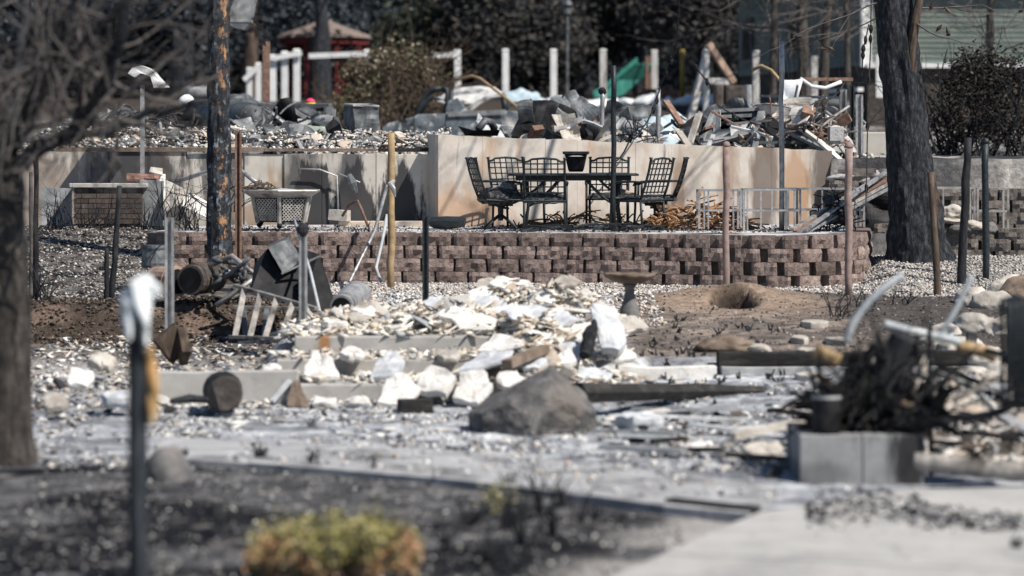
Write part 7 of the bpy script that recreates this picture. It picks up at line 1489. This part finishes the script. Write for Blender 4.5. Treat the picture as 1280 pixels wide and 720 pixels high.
q = MB(); q.box(((H0.x+XR)/2, 74.93, zb-.06), (XR-H0.x, .16, .12)); q.build('skirt_board', M['white'], hs)
def onside(f, z, o_=.05): p = H0.lerp(H1, f); return Vector((p.x, p.y, z))+sn*o_
for f0, f1, z0, z1 in ((.86, .95, 4.6, 5.9), (.45, .56, 4.7, 5.9)):
    w_ = MB(); w_.prism([onside(f0, z0), onside(f1, z0), onside(f1, z1), onside(f0, z1)], sn*.06); wo = w_.build('window', M['sheet'], hs)
    g_ = MB(); e = .012; g_.prism([onside(f0+e, z0+.1, .115), onside(f1-e, z0+.1, .115), onside(f1-e, z1-.1, .115), onside(f0+e, z1-.1, .115)], sn*.008); 
    o = g_.build('pane', M['glass'], hs); o.parent = wo; o.matrix_parent_inverse = Matrix.Identity(4); 
for f0, f1 in ((.03, .28), (.33, .6), (.65, .97)):
    w_ = MB(); w_.prism([onside(f0, 2.4, .02), onside(f1, 2.4, .02), onside(f1, 3.5, .02), onside(f0, 3.5, .02)], sn*.02); w_.build('window', M['glass'], hs)
q = MB(); q.bar(onside(0, 3.62, .15), onside(.35, 3.62, .15), .15, .1); q.build('porch_rail', M['white'], hs)
q = MB(); q.bar(onside(0, 3.1, .15), onside(1, 3.1, .15), .12, .1); q.build('porch_rail', M['pvc'], hs)
for px in (1098, 1104): q = MB(); q.bar(at(px, 122, 74.4), at(px, 68, 74.4), .12, .12); q.build('porch_post', M['white'], hs)
rf0 = 6.75; q = MB(); q.prism([Vector((H1.x-.8, 90, rf0)), Vector((H0.x-.9, 74.4, rf0)), Vector((XR+.5, 74.4, rf0)), Vector((XR+.5, 91, rf0))], (0, 0, .2)); q.add([Vector((H0.x-.9, 74.4, rf0+.2)), Vector((XR+.5, 74.4, rf0+.2)), Vector((XR+.5, 91, rf0+.2)), Vector((H1.x-.8, 91, rf0+.2)), Vector((10, 82, rf0+1.6)), Vector((XR+.5, 82, rf0+1.6))], [(0, 1, 5, 4), (2, 3, 4, 5), (3, 0, 4), (1, 2, 5)]); q.build('roof', M['shingle'], hs)
# ------------------------------------------------------------ dark burnt hedge at right, bare brown trees
hb = thing('burnt_hedge', 'black burnt evergreen hedge at the right edge', 'hedge', at(1225, 236, 47)); o0 = np.array(hb.location)
c0 = at(1236, 150, 47); V, Fq, C = leafcloud(9000, lambda r, n: clumps(r, n, tuple(c0), (.95, .9, 1.05), 130, .1, .4), .035, [(.012, .011, .012), (.025, .022, .02), (.05, .042, .035), (.09, .07, .055)], [5, 4, 2, .6], 8)
link('foliage', raw_mesh('foliage', V-o0, Fq, C, M['leaf'], 4), hb)
rr = random.Random(3); q = MB()
for i in range(60): twigs(q, Vector((c0.x+rr.uniform(-.9, .9), 47+rr.uniform(-.5, .5), 1.6)), Vector((rr.gauss(0, .3), rr.gauss(0, .3), 1)).normalized(), rr.uniform(1, 2.2), .022, 2, rr, 2)
q.build('stems', M['char'], hb)
def bare_tree(label, px, py, D, h, r_, n, seed, m='barkb', spread=.6):
    b = at(px, py, D); t = thing('bare_tree', label, 'tree', b); rr = random.Random(seed)
    q = rough_trunk([b-Vector((0, 0, .3)), b+Vector((rr.uniform(-.1, .1), 0, h*.35)), b+Vector((rr.uniform(-.3, .3), 0, h*.7)), b+Vector((rr.uniform(-.5, .5), 0, h))], [r_*1.2, r_, r_*.7, r_*.3], 9, .04, 3, seed); q.build('trunk', M['barkg'], t)
    q = MB()
    for i in range(n):
        f = rr.uniform(.25, 1); p = b+Vector((0, 0, h*f)); twigs(q, p, Vector((rr.gauss(0, 1), rr.gauss(0, 1), rr.uniform(-.1, .8))).normalized(), h*rr.uniform(.25, .5), r_*.22, 2, rr, 3, 0, spread)
    q.build('crown', M['twig'], t); return t
bare_tree('thin bare tree with brown twigs in front of the green house, left stem', 1006, 122, 70, 5.5, .13, 26, 1); bare_tree('second bare stem close beside the split fence post', 1028, 122, 70.5, 5, .1, 24, 2)
bare_tree('bare brown twiggy tree before the lit green siding', 1240, 150, 62, 5.5, .07, 40, 3); bare_tree('bare brown twiggy tree cut off at the right edge', 1290, 150, 60, 5.5, .08, 40, 4)
bare_tree('bare brown twiggy tree before the shaded house side', 965, 120, 68, 5.5, .08, 46, 6); bare_tree('bare twiggy tree left of the house corner', 1060, 110, 66, 5.5, .06, 46, 7)
# ------------------------------------------------------------ dark trees behind the fence
DK = [[(.02, .028, .038), (.04, .052, .066), (.068, .084, .1), (.13, .14, .145)], [(.028, .03, .034), (.05, .05, .05), (.09, .08, .07), (.055, .062, .056)], [(.02, .026, .024), (.04, .048, .038), (.07, .078, .05), (.13, .125, .085)]]
def pine(label, px, D, trunk_r, crowns, pk, seed, yb=125, m='bark', leaf=.12, N_=9000, sd=.42, k=75):
    b = at(px, yb, D); b.z = Gz(b.x, D); t = thing('evergreen_tree', label, 'tree', b, 0, 'dark trees behind the fence'); o0 = np.array(b)
    top = max(c[2]+c[5]*.7 for c in crowns)
    q = rough_trunk([b-Vector((0, 0, .3)), b+Vector((.05, 0, 2)), Vector((b.x+.1, D, top*.6)), Vector((b.x, D, top))], [trunk_r*1.15, trunk_r, trunk_r*.8, .08], 14, .12, 2, seed); q.build('trunk', M[m], t)
    for i, (cx, cy, cz_, ex, ey, ez) in enumerate(crowns):
        V, Fq, C = leafcloud(N_, lambda r, n: clumps(r, n, (cx, cy, cz_), (ex, ey, ez), k, sd, .3), leaf, DK[pk], [4, 4, 2, .8], seed*10+i, .45)
        link('crown', raw_mesh('crown', V-o0, Fq, C, M['leaf'], 4), t)
def cr(px, py, D, exr, ezr): p = at(px, py, D); return (p.x, D, p.z, exr, exr*.8, ezr)
pine('dark evergreen with a thick trunk left of the scorched pole', 226, 100, .36, [cr(200, -40, 101, 3.2, 3.2), cr(160, 60, 106, 2.6, 1.6)], 0, 1)
pine('dark evergreen with a broad trunk in front of the gazebo', 399, 95, .33, [cr(420, -25, 97, 2.6, 1.9), cr(350, 10, 104, 2.2, 1.5)], 0, 2, N_=5000)
pine('reddish brown trunked evergreen right of the scorched pole', 312, 96, .22, [cr(300, -30, 104, 2.5, 2.2)], 0, 3, m='barkb', N_=5000)
pine('dark evergreen at the far upper left', 40, 104, .32, [cr(30, 20, 106, 3.4, 3.6), cr(80, 90, 104, 2.6, 1.6)], 0, 4)
pine('dark evergreen behind the slim bird house', 120, 112, .3, [cr(120, 10, 114, 3.4, 3.8)], 0, 5)
pine('dark evergreen rising behind the gazebo', 470, 116, .3, [cr(455, 20, 118, 3.4, 3.2), cr(390, 70, 116, 3, 2)], 0, 6)
pine('olive brown tree behind the vine bush', 560, 112, .28, [cr(575, 20, 112, 3.0, 3.0), cr(540, 60, 110, 2.0, 1.4)], 2, 7)
pine('brown scorched tree behind the corner post', 640, 106, .26, [cr(640, 20, 108, 2.6, 3.0), cr(665, 60, 106, 1.8, 1.5)], 1, 8)
pine('brown scorched tree behind the lamp post', 720, 108, .3, [cr(720, 5, 110, 2.8, 2.6), cr(700, 60, 112, 1.6, 1.6)], 1, 9)
pine('brown scorched tree above the green slide', 800, 108, .26, [cr(800, 5, 108, 2.8, 2.2), cr(770, 45, 110, 2, 1)], 1, 10)
pine('brown scorched tree above the swing frame', 880, 104, .24, [cr(880, 10, 102, 2.4, 1.9)], 1, 11)
pine('dark tree between slide and house', 930, 120, .26, [cr(930, 40, 122, 3.4, 3.4)], 1, 12)
pine('dark tree filling the gap left of the slide', 735, 122, .28, [cr(730, 90, 124, 3.6, 2.2)], 0, 13)
pine('dark tree behind the swing frame', 850, 126, .28, [cr(850, 90, 128, 3.4, 2.4)], 0, 14)
pine('green sunlit shrub-like tree seen between two white posts', 668, 112, .12, [cr(668, 85, 113, .9, 1.3)], 2, 15, N_=1800, k=20, sd=.25)
pine('dark tree behind the vine bush at the gazebo side', 500, 130, .28, [cr(500, 90, 132, 3.6, 2.6)], 0, 16)
pine('dark tree behind the white globe', 250, 116, .28, [cr(250, 80, 118, 3.6, 2.4)], 0, 17)
pine('dark tree low behind the bird house post', 150, 122, .28, [cr(140, 95, 122, 3.8, 2.4)], 0, 18)
pine('dark tree behind the three white posts', 335, 120, .28, [cr(335, 85, 124, 3.4, 2.6)], 0, 19)
pine('brown twiggy tree behind the corner post', 600, 118, .28, [cr(610, 85, 120, 3.4, 2.4)], 1, 20)
# far-off wood closing the view
r = np.random.default_rng(9)
def wood(r, n): 
    x = r.uniform(-75, 75, n); y = r.uniform(140, 175, n); return np.stack([x, y, G(x, y)+r.random(n)**.8*(9+4*vn(x, y, .12, 3))], -1)
V, Fq, C = leafcloud(42000, wood, .5, DK[0]+DK[1], [4, 4, 2, .5, 3, 2, 1, .5], 5, .5)
tag(link('far_wood', raw_mesh('far_wood', V, Fq, C, M['leaf'], 4)), 'dark wood closing the view far behind the fence', 'wood', kind='stuff')
